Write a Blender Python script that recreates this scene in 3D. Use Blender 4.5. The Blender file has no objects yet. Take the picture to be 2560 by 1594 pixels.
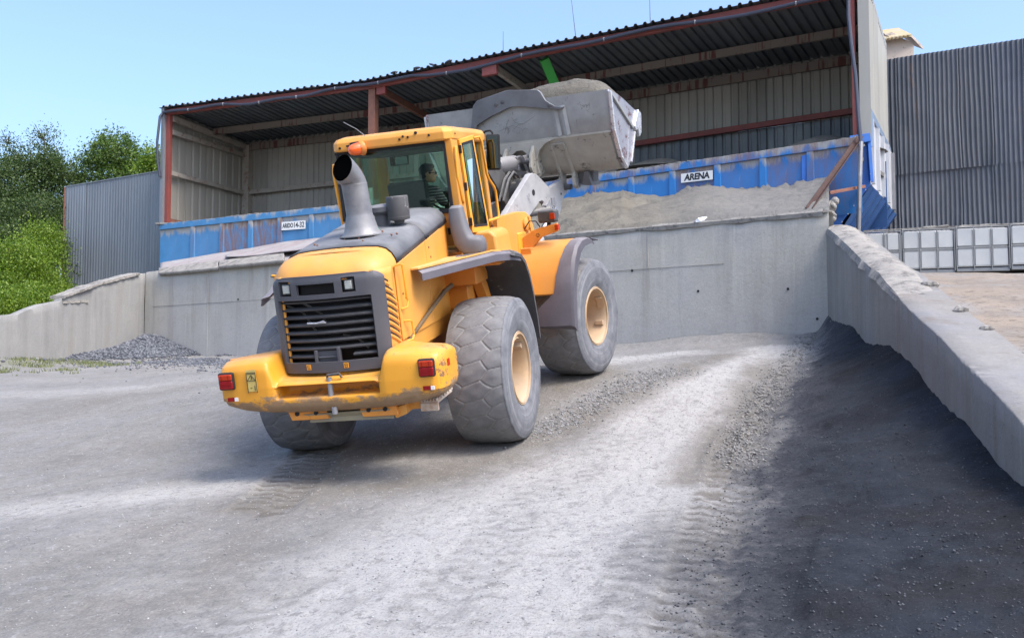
import bpy, bmesh, math, random
import numpy as np
from mathutils import Vector, Matrix, Euler
random.seed(7); np.random.seed(7)
rng = np.random.RandomState(11)
S = bpy.context.scene
COL = S.collection
R = math.radians
# ---------------------------------------------------------------- camera, light, exposure
CAMPITCH = math.atan(163/2560)
cd = bpy.data.cameras.new('camera'); cam = bpy.data.objects.new('camera', cd); COL.objects.link(cam)
cam.location = (0, 0, 0); cam.rotation_euler = (R(90)+CAMPITCH, 0, 0)
cd.lens = 36; cd.sensor_width = 36; cd.clip_start = .1; cd.clip_end = 2000
S.camera = cam
SUN_DIR = Vector((0.42, -0.38, 0.78)).normalized()
w = bpy.data.worlds.new('World'); S.world = w; w.use_nodes = True
nt = w.node_tree; nt.nodes.clear()
sky = nt.nodes.new('ShaderNodeTexSky'); sky.sky_type = 'NISHITA'; sky.sun_disc = False
sky.sun_elevation = math.asin(SUN_DIR.z); sky.sun_rotation = math.atan2(SUN_DIR.x, SUN_DIR.y)
sky.air_density = 1.0; sky.dust_density = 4.0; sky.ozone_density = 4.5
bg = nt.nodes.new('ShaderNodeBackground'); bg.inputs[1].default_value = .15
wo = nt.nodes.new('ShaderNodeOutputWorld')
nt.links.new(sky.outputs[0], bg.inputs[0]); nt.links.new(bg.outputs[0], wo.inputs[0])
sl = bpy.data.lights.new('sun', 'SUN'); sl.energy = 1.2; sl.angle = R(24); sl.color = (1, .92, .80)
sun = bpy.data.objects.new('sun', sl); COL.objects.link(sun)
sun.rotation_euler = SUN_DIR.to_track_quat('Z', 'Y').to_euler()
S.view_settings.view_transform = 'Standard'; S.view_settings.look = 'None'
S.view_settings.gamma = 1; S.view_settings.use_curve_mapping = False
S.view_settings.exposure = 1.33

# ---------------------------------------------------------------- helpers
def at(px, py, Y):
    """survey helper: a point seen at photo pixel (px,py) that stands Y metres away."""
    v = Vector(((px-1280)/2560, 1, -(py-797)/2560)); c, s = math.cos(CAMPITCH), math.sin(CAMPITCH)
    v = Vector((v.x, c*v.y-s*v.z, s*v.y+c*v.z)); return v*(Y/v.y)
def new_mat(name):
    m = bpy.data.materials.new(name); m.use_nodes = True; n = m.node_tree; n.nodes.clear()
    o = n.nodes.new('ShaderNodeOutputMaterial'); b = n.nodes.new('ShaderNodeBsdfPrincipled')
    n.links.new(b.outputs[0], o.inputs[0]); return m, n, b, o
def N(n, t, **k):
    x = n.nodes.new(t)
    for a, v in k.items():
        if a.startswith('i_'): x.inputs[a[2:].replace('_', ' ')].default_value = v
        else: setattr(x, a, v)
    return x
def c4(c): return (c[0], c[1], c[2], 1)
def noise(n, scale, vec=None, detail=6, rough=.6, stretch=None):
    t = N(n, 'ShaderNodeTexNoise'); t.inputs['Scale'].default_value = scale
    t.inputs['Detail'].default_value = detail; t.inputs['Roughness'].default_value = rough
    src = vec
    if stretch:
        mp = N(n, 'ShaderNodeMapping'); mp.inputs['Scale'].default_value = stretch
        n.links.new(src, mp.inputs[0]); src = mp.outputs[0]
    n.links.new(src, t.inputs['Vector']); return t.outputs['Fac']
def ramp(n, fac, a, b, ca=0., cb=1.):
    r = N(n, 'ShaderNodeMapRange'); r.clamp = True
    r.inputs[1].default_value = a; r.inputs[2].default_value = b; r.inputs[3].default_value = ca; r.inputs[4].default_value = cb
    n.links.new(fac, r.inputs[0]); return r.outputs[0]
def math_(n, op, a, b=None):
    x = N(n, 'ShaderNodeMath', operation=op); x.use_clamp = False
    for i, v in enumerate((a, b)):
        if v is None: continue
        if isinstance(v, (int, float)): x.inputs[i].default_value = v
        else: n.links.new(v, x.inputs[i])
    return x.outputs[0]
def mix(n, fac, a, b):
    x = N(n, 'ShaderNodeMix', data_type='RGBA')
    if isinstance(fac, (int, float)): x.inputs[0].default_value = fac
    else: n.links.new(fac, x.inputs[0])
    for i, v in ((6, a), (7, b)):
        if isinstance(v, tuple): x.inputs[i].default_value = c4(v)
        else: n.links.new(v, x.inputs[i])
    return x.outputs[2]
def bump(n, b, h, strength=.3, dist=.01):
    x = N(n, 'ShaderNodeBump'); x.inputs['Strength'].default_value = strength; x.inputs['Distance'].default_value = dist
    n.links.new(h, x.inputs['Height']); n.links.new(x.outputs[0], b.inputs['Normal'])
def weathered(name, col, col2=None, scale=3, rough=.55, metal=0., dust=None, dust_amt=.5, chips=None, chip_thr=.7, bumps=(40, .1, .004),
              streak=False, up=.6, spec=.5, coat=0.):
    """paint / metal / rubber with tone variation, settled dust and optional chipped spots."""
    m, n, b, o = new_mat(name)
    tc = N(n, 'ShaderNodeTexCoord'); v = tc.outputs['Object']
    c = mix(n, ramp(n, noise(n, scale, v), .35, .7), col, col2 or tuple(x*.8 for x in col))
    if chips:
        f = math_(n, 'MULTIPLY', ramp(n, noise(n, 5, v, 8, .75), chip_thr-.06, chip_thr), ramp(n, noise(n, 30, v, 4), .35, .5))
        c = mix(n, f, c, chips)
    if dust:
        g = N(n, 'ShaderNodeNewGeometry'); sx = N(n, 'ShaderNodeSeparateXYZ'); n.links.new(g.outputs['Normal'], sx.inputs[0])
        u = ramp(n, sx.outputs[2], .0, 1., 0, up)
        nz = noise(n, 2.2, v, 8, .7, (1, 1, .35) if streak else None)
        f = math_(n, 'MULTIPLY', math_(n, 'ADD', u, dust_amt), ramp(n, nz, .3, .75, .25, 1.))
        fm = N(n, 'ShaderNodeClamp'); n.links.new(f, fm.inputs[0]); f = fm.outputs[0]
        c = mix(n, f, c, dust); c = mix(n, ramp(n, noise(n, 22, v, 8, .8, (1, 1, .5)), .58, .74, 0, .22), c, tuple(x*.45 for x in col))
        rr = ramp(n, f, 0, 1, rough, .9); n.links.new(rr, b.inputs['Roughness'])
    else:
        rr = ramp(n, noise(n, scale*2.5, v), .3, .7, max(0, rough-.1), min(1, rough+.12)); n.links.new(rr, b.inputs['Roughness'])
    n.links.new(c, b.inputs['Base Color'])
    b.inputs['Metallic'].default_value = metal
    b.inputs['Specular IOR Level'].default_value = spec
    if coat: b.inputs['Coat Weight'].default_value = coat
    if bumps: bump(n, b, noise(n, bumps[0], v, 6, .7), bumps[1], bumps[2])
    return m
def plain(name, col, rough=.5, metal=0., **k):
    m, n, b, o = new_mat(name); b.inputs['Base Color'].default_value = c4(col)
    b.inputs['Roughness'].default_value = rough; b.inputs['Metallic'].default_value = metal
    for a, v in k.items(): b.inputs[a].default_value = v
    return m

class MB:
    def __init__(s): s.v = []; s.f = []
    def add(s, vs, fs):
        o = len(s.v); s.v += [tuple(p) for p in vs]; s.f += [tuple(i+o for i in f) for f in fs]; return s
    def box(s, c, d, rot=None):
        vs = []
        for x in (-.5, .5):
            for y in (-.5, .5):
                for z in (-.5, .5):
                    p = Vector((x*d[0], y*d[1], z*d[2]))
                    if rot is not None: p = rot @ p
                    vs.append(p+Vector(c))
        return s.add(vs, [(0, 1, 3, 2), (4, 6, 7, 5), (0, 4, 5, 1), (2, 3, 7, 6), (0, 2, 6, 4), (1, 5, 7, 3)])
    def span(s, a, b): return s.box([(a[i]+b[i])/2 for i in range(3)], [abs(b[i]-a[i]) for i in range(3)])
    def prism(s, poly, off):
        n = len(poly); off = Vector(off); a = [Vector(p) for p in poly]
        vs = a+[p+off for p in a]
        fs = [tuple(range(n))[::-1], tuple(range(n, 2*n))]+[(i, (i+1) % n, n+(i+1) % n, n+i) for i in range(n)]
        return s.add(vs, fs)
    def beam(s, a, b, w, h, up=(0, 0, 1)):
        a = Vector(a); b = Vector(b); d = (b-a).normalized(); u = Vector(up); x = d.cross(u)
        if x.length < 1e-4: x = d.cross(Vector((1, 0, 0)))
        x.normalize(); u = x.cross(d).normalized()
        q = [a+x*(sx*w/2)+u*(sz*h/2) for sx, sz in ((-1, -1), (1, -1), (1, 1), (-1, 1))]
        return s.prism(q, b-a)
    def lbeam(s, a, b, w, h, t, up=(0, 0, 1)):
        a = Vector(a); b = Vector(b); d = (b-a).normalized(); u = Vector(up); x = d.cross(u).normalized(); u = x.cross(d)
        s.prism([a, a+x*w, a+x*w+u*t, a+x*t+u*t, a+x*t+u*h, a+u*h], b-a); return s
    def rings(s, rr, close=True, caps=True):
        k = len(rr[0]); o = len(s.v); s.v += [tuple(p) for r in rr for p in r]
        for i in range(len(rr)-1):
            for j in range(k if close else k-1):
                a = o+i*k+j; b_ = o+i*k+(j+1) % k; s.f.append((a, b_, b_+k, a+k))
        if caps and close: s.f.append(tuple(o+j for j in range(k))[::-1]); s.f.append(tuple(o+(len(rr)-1)*k+j for j in range(k)))
        return s
    def tube(s, path, r, n=10, caps=True):
        P = [Vector(p) for p in path]; rr = []; x = None
        for i, p in enumerate(P):
            d = ((P[min(i+1, len(P)-1)]-P[max(i-1, 0)])).normalized()
            if x is None: x = d.cross(Vector((0.13, .21, .97))).normalized()
            x = (x-d*x.dot(d)).normalized(); y = d.cross(x)
            ri = r[i] if isinstance(r, (list, tuple)) else r
            rr.append([p+x*(ri*math.cos(2*math.pi*j/n))+y*(ri*math.sin(2*math.pi*j/n)) for j in range(n)])
        return s.rings(rr, True, caps)
    def lathe(s, prof, o, ax, n=32, caps=True):
        ax = Vector(ax).normalized(); x = ax.cross(Vector((.1, .2, .97)) if abs(ax.z) < .9 else Vector((1, 0, 0))).normalized(); y = ax.cross(x); o = Vector(o)
        return s.rings([[o+ax*h+x*(r*math.cos(2*math.pi*j/n))+y*(r*math.sin(2*math.pi*j/n)) for j in range(n)] for r, h in prof], True, caps)
    def ball(s, c, r, n=16, m=10, rot=None):
        r = (r,)*3 if isinstance(r, (int, float)) else r
        vs = [[Vector((r[0]*math.sin(t)*math.cos(p), r[1]*math.sin(t)*math.sin(p), r[2]*math.cos(t))) for p in [2*math.pi*j/n for j in range(n)]]
              for t in [max(.02, min(math.pi-.02, math.pi*i/m)) for i in range(m+1)]]
        return s.rings([[(rot@p if rot is not None else p)+Vector(c) for p in ring] for ring in vs][::-1])
def obj(name, mb, m, parent=None, bev=0, smooth=False, xf=None, solid=0, seg=2, ang=35):
    vs = mb.v if xf is None else [tuple(xf(Vector(p))) for p in mb.v]
    me = bpy.data.meshes.new(name); me.from_pydata([tuple(v) for v in vs], [], mb.f); me.update()
    b = bmesh.new(); b.from_mesh(me); bmesh.ops.recalc_face_normals(b, faces=b.faces); b.to_mesh(me); b.free()
    if m is not None:
        for x in (m if isinstance(m, (list, tuple)) else [m]): me.materials.append(x)
    o = bpy.data.objects.new(name, me); COL.objects.link(o)
    if parent is not None: o.parent = parent
    if solid:
        q = o.modifiers.new('t', 'SOLIDIFY'); q.thickness = abs(solid); q.offset = 1 if solid > 0 else -1
    if bev:
        q = o.modifiers.new('b', 'BEVEL'); q.width = bev; q.segments = seg; q.limit_method = 'ANGLE'; q.angle_limit = R(ang); q.harden_normals = True
    if smooth or bev:
        me.polygons.foreach_set('use_smooth', [True]*len(me.polygons))
        if not bev: me.set_sharp_from_angle(angle=R(38))
    return o
def np_obj(name, V, F, m, parent=None, smooth=True, attrs=None):
    me = bpy.data.meshes.new(name); V = np.asarray(V, np.float32); F = np.asarray(F, np.int32); k = F.shape[1]
    me.vertices.add(len(V)); me.vertices.foreach_set('co', V.ravel())
    me.loops.add(F.size); me.loops.foreach_set('vertex_index', F.ravel())
    me.polygons.add(len(F)); me.polygons.foreach_set('loop_start', np.arange(0, F.size, k, dtype=np.int32))
    if smooth: me.polygons.foreach_set('use_smooth', np.ones(len(F), bool))
    me.update(calc_edges=True)
    if attrs:
        for a, val in attrs.items():
            at_ = me.attributes.new(a, 'FLOAT', 'POINT'); at_.data.foreach_set('value', np.asarray(val, np.float32))
    me.materials.append(m); o = bpy.data.objects.new(name, me); COL.objects.link(o)
    if parent is not None: o.parent = parent
    return o
def grid_faces(nr, nc, wrap=False):
    i, j = np.meshgrid(np.arange(nr-1), np.arange(nc if wrap else nc-1), indexing='ij'); j2 = (j+1) % nc
    return np.stack([i*nc+j, i*nc+j2, (i+1)*nc+j2, (i+1)*nc+j], -1).reshape(-1, 4)
def thing(name, label, cat, loc=(0, 0, 0), group=None, rot=None):
    o = bpy.data.objects.new(name, None); COL.objects.link(o); o.location = loc; o.empty_display_size = .2
    if rot is not None: o.rotation_euler = rot
    o['label'] = label; o['category'] = cat
    if group: o['group'] = group
    return o
def tag(o, label, cat, group=None):
    o['label'] = label; o['category'] = cat
    if group: o['group'] = group
    return o
def rel(mb, loc):
    l = Vector(loc); mb.v = [tuple(Vector(p)-l) for p in mb.v]; return mb
# value noise in numpy
_T = rng.rand(256, 256)
def vnoise(x, y):
    xi = np.floor(x).astype(int); yi = np.floor(y).astype(int); fx = x-xi; fy = y-yi
    fx = fx*fx*(3-2*fx); fy = fy*fy*(3-2*fy); g = lambda a, b: _T[a % 256, b % 256]
    return (g(xi, yi)*(1-fx)+g(xi+1, yi)*fx)*(1-fy)+(g(xi, yi+1)*(1-fx)+g(xi+1, yi+1)*fx)*fy
def fbm(x, y, o=4, g=.5):
    s = 0; a = 1; t = 0
    for k in range(o): s = s+a*(vnoise(x*2**k+17*k, y*2**k+31*k)-.5); t += a; a *= g
    return s/t*2

# ---------------------------------------------------------------- materials
YEL = (.80, .335, .022)
m_yellow = weathered('yellow_paint', YEL, (.62, .245, .016), 1.1, .45, dust=(.44, .35, .24), dust_amt=.28, up=.25, bumps=(60, .05, .002), coat=.08, streak=True, chips=(.30, .15, .05), chip_thr=.70)
m_orange = weathered('orange_paint', (.78, .28, .02), (.66, .22, .02), 3, .45, dust=(.5, .38, .25), dust_amt=.18, up=.3)
m_rail = weathered('rail_paint', (.86, .38, .03), (.8, .34, .02), 5, .4, dust=(.5, .38, .25), dust_amt=.05, up=.2)
m_grey_pl = weathered('grey_plastic', (.10, .10, .115), (.13, .13, .14), 2, .5, dust=(.33, .33, .34), dust_amt=.12, up=.55, streak=True)
m_grill = weathered('grille_plastic', (.058, .058, .07), (.08, .08, .092), 2, .5, dust=(.25, .25, .25), dust_amt=.04, up=.15)
m_gbar = weathered('grille_bar_plastic', (.028, .028, .033), (.045, .045, .05), 4, .45, dust=(.2, .2, .2), dust_amt=.0, up=.3)
m_cover = weathered('hood_cover_plastic', (.025, .026, .032), (.055, .056, .065), 3, .5, dust=(.36, .37, .39), dust_amt=-.05, up=.85)
m_black = weathered('black_rubber', (.035, .035, .04), (.06, .06, .065), 4, .55, dust=(.3, .29, .27), dust_amt=.12, up=.5, chips=(.35, .33, .3), chip_thr=.66)
m_fendlip = weathered('fender_rubber', (.07, .065, .08), (.1, .09, .11), 3, .5, dust=(.33, .31, .32), dust_amt=.15, up=.7)
m_dark = plain('dark_void', (.012, .012, .014), .8)
m_soot = plain('soot', (.002, .002, .002), 1., **{'Specular IOR Level': 0.})
m_steel = weathered('galvanised_steel', (.28, .28, .30), (.20, .20, .22), 3, .45, .35, dust=(.42, .41, .39), dust_amt=.25, up=.5, streak=True)
m_exh = weathered('exhaust_steel', (.27, .27, .28), (.075, .08, .10), 3, .45, .4, dust=(.42, .4, .37), dust_amt=.22, up=.4, bumps=(25, .1, .004))
m_grease = weathered('greasy_steel', (.10, .10, .105), (.05, .05, .055), 6, .45, .3, dust=(.35, .34, .32), dust_amt=.25, up=.6)
m_boom = weathered('worn_boom_paint', (.40, .40, .41), (.26, .26, .28), 4, .5, .1, dust=(.5, .49, .47), dust_amt=.25, up=.6, chips=(.16, .16, .17), chip_thr=.62, streak=True)
m_bucket = weathered('bucket_steel', (.34, .35, .35), (.22, .23, .235), 3, .42, .35, dust=(.42, .40, .36), dust_amt=.35, up=.4, chips=(.10, .09, .10), chip_thr=.64, bumps=(18, .2, .008))
m_bucket_low = weathered('dusty_bucket_shell', (.40, .38, .33), (.3, .28, .24), 3, .7, .05, chips=(.10, .10, .10), chip_thr=.62)
m_bside = weathered('bucket_side_steel', (.34, .34, .37), (.28, .28, .32), 2, .35, .35, chips=(.12, .05, .05), chip_thr=.58)
m_edge = weathered('polished_steel', (.62, .62, .64), (.5, .5, .52), 5, .3, .5)
m_chrome = plain('chrome', (.8, .8, .82), .12, 1.)
m_rim = weathered('dusty_rim_paint', (.52, .33, .16), (.34, .22, .12), 4, .6, dust=(.46, .40, .33), dust_amt=.5, up=.4)
m_hub = weathered('hub_paint', (.70, .30, .05), (.55, .24, .05), 4, .55, dust=(.5, .38, .22), dust_amt=.15, up=.5)
m_sand = weathered('beige_sand', (.36, .33, .27), (.29, .265, .22), 6, .95, chips=(.17, .15, .12), chip_thr=.66, bumps=(60, .6, .02))
m_red = plain('red_lens', (.24, .006, .009), .25, **{'Specular IOR Level': .3})
m_orl = plain('orange_red_lens', (.42, .035, .008), .25, **{'Specular IOR Level': .3})
m_amber = plain('amber_lens', (.85, .13, .01), .15, **{'Coat Weight': .8, 'Subsurface Weight': .25, 'Subsurface Radius': (.05, .02, .01)})
m_clearlens = weathered('lamp_lens', (.42, .43, .40), (.3, .31, .29), 20, .2)
m_sticker = plain('orange_sticker', (.85, .36, .02), .5)
m_stick_y = weathered('faded_yellow_sticker', (.62, .46, .12), (.5, .38, .12), 10, .5)
m_ink = plain('black_print', (.02, .02, .02), .6)
m_white = plain('white_plate', (.72, .72, .70), .5)
m_teal = plain('teal_cap', (.08, .32, .24), .4)
m_seat = weathered('seat_fabric', (.02, .022, .026), (.03, .032, .036), 8, .9)

def bumper_mat():
    m, n, b, o = new_mat('worn_counterweight_paint')
    tc = N(n, 'ShaderNodeTexCoord'); v = tc.outputs['Object']; sx = N(n, 'ShaderNodeSeparateXYZ'); n.links.new(v, sx.inputs[0])
    c = mix(n, ramp(n, noise(n, 2, v), .35, .7), (.74, .33, .024), (.68, .285, .02))
    g = N(n, 'ShaderNodeNewGeometry'); sn = N(n, 'ShaderNodeSeparateXYZ'); n.links.new(g.outputs['Normal'], sn.inputs[0])
    # settled dust on ledges and scuffed, scraped lower edge
    c = mix(n, math_(n, 'MULTIPLY', ramp(n, sn.outputs[2], .3, 1, 0, .5), ramp(n, noise(n, 4, v), .3, .7)), c, (.55, .42, .26))
    nz = noise(n, 3.2, v, 9, .75, (1, 1, 1.6)); low = ramp(n, sx.outputs[2], 1.16, .84)
    f = ramp(n, math_(n, 'ADD', nz, math_(n, 'ADD', math_(n, 'MULTIPLY', low, .42), math_(n, 'MULTIPLY', ramp(n, sx.outputs[0], .5, 1.2), .05))), .68, .76)
    c = mix(n, math_(n, 'MULTIPLY', f, .85), c, mix(n, noise(n, 14, v), (.26, .21, .15), (.13, .08, .055)))
    # rust chips, denser towards the right rear corner
    ax = ramp(n, sx.outputs[0], .45, 1.25)
    sp = ramp(n, math_(n, 'ADD', noise(n, 7, v, 9, .8), math_(n, 'MULTIPLY', ax, .10)), .635, .66)
    c = mix(n, sp, c, mix(n, noise(n, 30, v), (.13, .06, .03), (.24, .14, .09)))
    n.links.new(c, b.inputs['Base Color']); n.links.new(ramp(n, math_(n, 'ADD', f, sp), 0, 1, .4, .85), b.inputs['Roughness'])
    b.inputs['Coat Weight'].default_value = .12
    bump(n, b, math_(n, 'SUBTRACT', noise(n, 9, v, 5), math_(n, 'MULTIPLY', sp, .4)), .15, .006); return m
m_bumper = bumper_mat()

def tyre_mat():
    m, n, b, o = new_mat('worn_tyre_rubber')
    tc = N(n, 'ShaderNodeTexCoord'); v = tc.outputs['Object']
    a = N(n, 'ShaderNodeAttribute', attribute_name='groove'); t = N(n, 'ShaderNodeAttribute', attribute_name='tread')
    rub = mix(n, ramp(n, noise(n, 5, v, 8, .7), .35, .7), (.14, .14, .148), (.215, .215, .22))
    side = mix(n, ramp(n, noise(n, 6, v, 8, .7), .3, .75), (.085, .09, .105), (.19, .195, .21))
    sx = N(n, 'ShaderNodeSeparateXYZ'); n.links.new(v, sx.inputs[0]); rr_ = math_(n, 'SQRT', math_(n, 'ADD', math_(n, 'MULTIPLY', sx.outputs[1], sx.outputs[1]), math_(n, 'MULTIPLY', sx.outputs[2], sx.outputs[2])))
    cx_ = N(n, 'ShaderNodeCombineXYZ'); n.links.new(rr_, cx_.inputs[0]); bands = noise(n, 16, cx_.outputs[0], 4, .6)
    side = mix(n, math_(n, 'MULTIPLY', ramp(n, bands, .45, .62), ramp(n, noise(n, 3, v, 5), .35, .6)), side, (.24, .245, .26))  # pale rings put the sidewall's ring highlights into the colour
    c = mix(n, t.outputs['Fac'], side, rub)
    c = mix(n, math_(n, 'MULTIPLY', ramp(n, noise(n, 20, v, 6, .8), .5, .75), .25), c, (.26, .26, .25))
    c = mix(n, math_(n, 'MULTIPLY', a.outputs['Fac'], .75), c, (.36, .35, .32))
    n.links.new(c, b.inputs['Base Color']); b.inputs['Roughness'].default_value = .75
    bump(n, b, noise(n, 45, v, 8, .75), .25, .008); return m
m_tyre = tyre_mat()

def glass_mat(name, tint, rough=.02, fac=.75, refl=.12):
    m, n, b, o = new_mat(name); n.nodes.remove(b)
    t = N(n, 'ShaderNodeBsdfTransparent'); t.inputs[0].default_value = c4(tint)
    g = N(n, 'ShaderNodeBsdfGlossy'); g.inputs['Roughness'].default_value = rough; g.inputs[0].default_value = (.9, 1, .97, 1)
    fr = N(n, 'ShaderNodeFresnel'); fr.inputs[0].default_value = 1.5
    ms = N(n, 'ShaderNodeMixShader'); n.links.new(math_(n, 'ADD', math_(n, 'MULTIPLY', fr.outputs[0], .8), refl), ms.inputs[0])
    n.links.new(t.outputs[0], ms.inputs[1]); n.links.new(g.outputs[0], ms.inputs[2]); n.links.new(ms.outputs[0], o.inputs[0]); return m
m_glass = glass_mat('green_tinted_glass', (.80, .94, .87), refl=.0)
m_glass_d = glass_mat('door_glass', (.72, .74, .50), refl=.03)

def concrete(name, base, base2, blue=(.30, .33, .38), streaks=True, seedoff=0., lowtone=None, zr=(1., 3.6), aux=None):
    m, n, b, o = new_mat(name); tc = N(n, 'ShaderNodeTexCoord'); v = tc.outputs['Object']
    c = mix(n, ramp(n, noise(n, .6, v, 8, .65), .35, .68), base, base2)
    c = mix(n, math_(n, 'MULTIPLY', ramp(n, noise(n, .35, v, 6, .7, (1, 1, .8)), .48, .68), .55), c, blue)
    if streaks:
        st = noise(n, 2.2, v, 6, .7, (1, 1, .07)); c = mix(n, math_(n, 'MULTIPLY', ramp(n, st, .50, .68), .42), c, tuple(x*.5 for x in base))
        st2 = noise(n, 4.5, v, 5, .7, (1, 1, .05)); c = mix(n, math_(n, 'MULTIPLY', ramp(n, st2, .54, .70), .3), c, tuple(min(1, x*1.45) for x in base))
        st4 = noise(n, 1.1, v, 5, .7, (1, 1, .12)); c = mix(n, math_(n, 'MULTIPLY', ramp(n, st4, .56, .68), .4), c, (.22, .16, .11))
    if lowtone:
        sx = N(n, 'ShaderNodeSeparateXYZ'); n.links.new(v, sx.inputs[0])
        f = math_(n, 'MULTIPLY', ramp(n, math_(n, 'ADD', sx.outputs[2], math_(n, 'MULTIPLY', noise(n, .8, v, 6), 1.6)), zr[1], zr[0]), .6)
        c = mix(n, f, c, lowtone)
    pv = N(n, 'ShaderNodeTexVoronoi'); pv.inputs['Scale'].default_value = 14; n.links.new(v, pv.inputs['Vector'])
    pit = math_(n, 'MULTIPLY', ramp(n, pv.outputs['Distance'], .16, .06), ramp(n, noise(n, .9, v, 4), .5, .62))
    c = mix(n, math_(n, 'MULTIPLY', pit, .7), c, (.09, .11, .15))
    c = mix(n, ramp(n, noise(n, 30, v, 8, .8), .35, .75, 0, .5), c, tuple(x*.55 for x in base2)); c = mix(n, ramp(n, noise(n, 3.2, v, 8, .8), .52, .7, 0, .5), c, tuple(x*.72 for x in base2))
    n.links.new(c, b.inputs['Base Color']); b.inputs['Roughness'].default_value = .9
    h = math_(n, 'SUBTRACT', noise(n, 12, v, 9, .75), math_(n, 'MULTIPLY', pit, .8)); bump(n, b, h, .45, .02); return m
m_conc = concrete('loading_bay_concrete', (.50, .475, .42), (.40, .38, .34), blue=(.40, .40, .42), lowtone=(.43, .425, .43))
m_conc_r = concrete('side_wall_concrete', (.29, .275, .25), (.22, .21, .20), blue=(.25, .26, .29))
m_conc_l = concrete('low_wall_concrete', (.32, .315, .30), (.26, .26, .258), blue=(.28, .30, .33))
m_crust = weathered('crumbly_concrete', (.33, .31, .28), (.22, .21, .2), 5, .95, bumps=(25, .8, .03), chips=(.14, .13, .12), chip_thr=.6)
m_slab = weathered('dusty_rubber_sheet', (.36, .35, .35), (.30, .25, .25), 1.5, .9, bumps=(20, .4, .015), chips=(.16, .13, .12), chip_thr=.64)

def sheet_mat(name, col, dustc, amt, rough=.5, metal=.3, rust=None, zfade=None):
    m, n, b, o = new_mat(name); tc = N(n, 'ShaderNodeTexCoord'); v = tc.outputs['Object']
    c = mix(n, ramp(n, noise(n, 1.2, v, 7, .7, (1, 1, .2)), .35, .7), col, tuple(x*.75 for x in col))
    f = ramp(n, noise(n, .5, v, 7, .7, (1, 1, .5)), .5-.35*amt, .8-.35*amt, 0, min(1, .4+amt*.6))
    c = mix(n, f, c, dustc)
    if rust: c = mix(n, ramp(n, noise(n, 3, v, 8, .7, (1, 1, .3)), .62, .68, 0, .8), c, rust)
    oi = N(n, 'ShaderNodeObjectInfo'); c2 = N(n, 'ShaderNodeHueSaturation'); n.links.new(ramp(n, oi.outputs['Random'], 0, 1, .86, 1.12), c2.inputs['Value'])
    n.links.new(c, c2.inputs['Color']); n.links.new(c2.outputs[0], b.inputs['Base Color'])
    b.inputs['Roughness'].default_value = rough; b.inputs['Metallic'].default_value = metal
    bump(n, b, noise(n, 20, v, 5), .1, .006); return m
m_inner = sheet_mat('dusty_cladding', (.29, .285, .26), (.35, .328, .285), .8, .8, .05)
m_inner_d = sheet_mat('blue_grey_cladding', (.13, .155, .18), (.30, .29, .26), .35, .6, .2)
m_roof = sheet_mat('roof_sheet_metal', (.085, .10, .115), (.14, .14, .135), .35, .6, .2)
m_outer = sheet_mat('pale_cladding', (.36, .36, .33), (.32, .31, .28), .4, .5, .1)
m_fence_r = sheet_mat('grey_corrugated_steel', (.085, .10, .125), (.165, .17, .19), .4, .55, .25, rust=(.16, .12, .11))
m_fence_l = sheet_mat('blue_grey_corrugated_steel', (.25, .27, .30), (.27, .29, .31), .3, .5, .25)
m_redsteel = weathered('red_oxide_steel', (.26, .045, .035), (.17, .04, .035), 3, .6, dust=(.33, .27, .22), dust_amt=.12, up=.4)
m_rustbeam = weathered('rusty_beam', (.24, .09, .055), (.15, .055, .04), 5, .75, dust=(.32, .26, .2), dust_amt=.18, up=.5)
def purlin_mat():
    m, n, b, o = new_mat('dusty_purlin'); tc = N(n, 'ShaderNodeTexCoord'); v = tc.outputs['Object']
    f = ramp(n, math_(n, 'ADD', math_(n, 'MULTIPLY', noise(n, 9, v, 3, .6, (1, 1, .04)), .6), math_(n, 'MULTIPLY', noise(n, .8, v, 3, .6), .4)), .53, .58)
    c = mix(n, f, (.20, .17, .145), (.12, .042, .035)); n.links.new(c, b.inputs['Base Color']); b.inputs['Roughness'].default_value = .8; return m
m_purlin = purlin_mat()
m_purlin_d = weathered('dust_covered_rail', (.37, .34, .29), (.30, .26, .22), 3, .85, chips=(.22, .10, .07), chip_thr=.62)
m_green = plain('green_paint', (.05, .36, .06), .45)
m_cable = plain('dark_conduit', (.045, .05, .075), .45)
m_brace = weathered('brown_primer', (.05, .018, .013), (.035, .014, .011), 4, .7)

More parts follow.
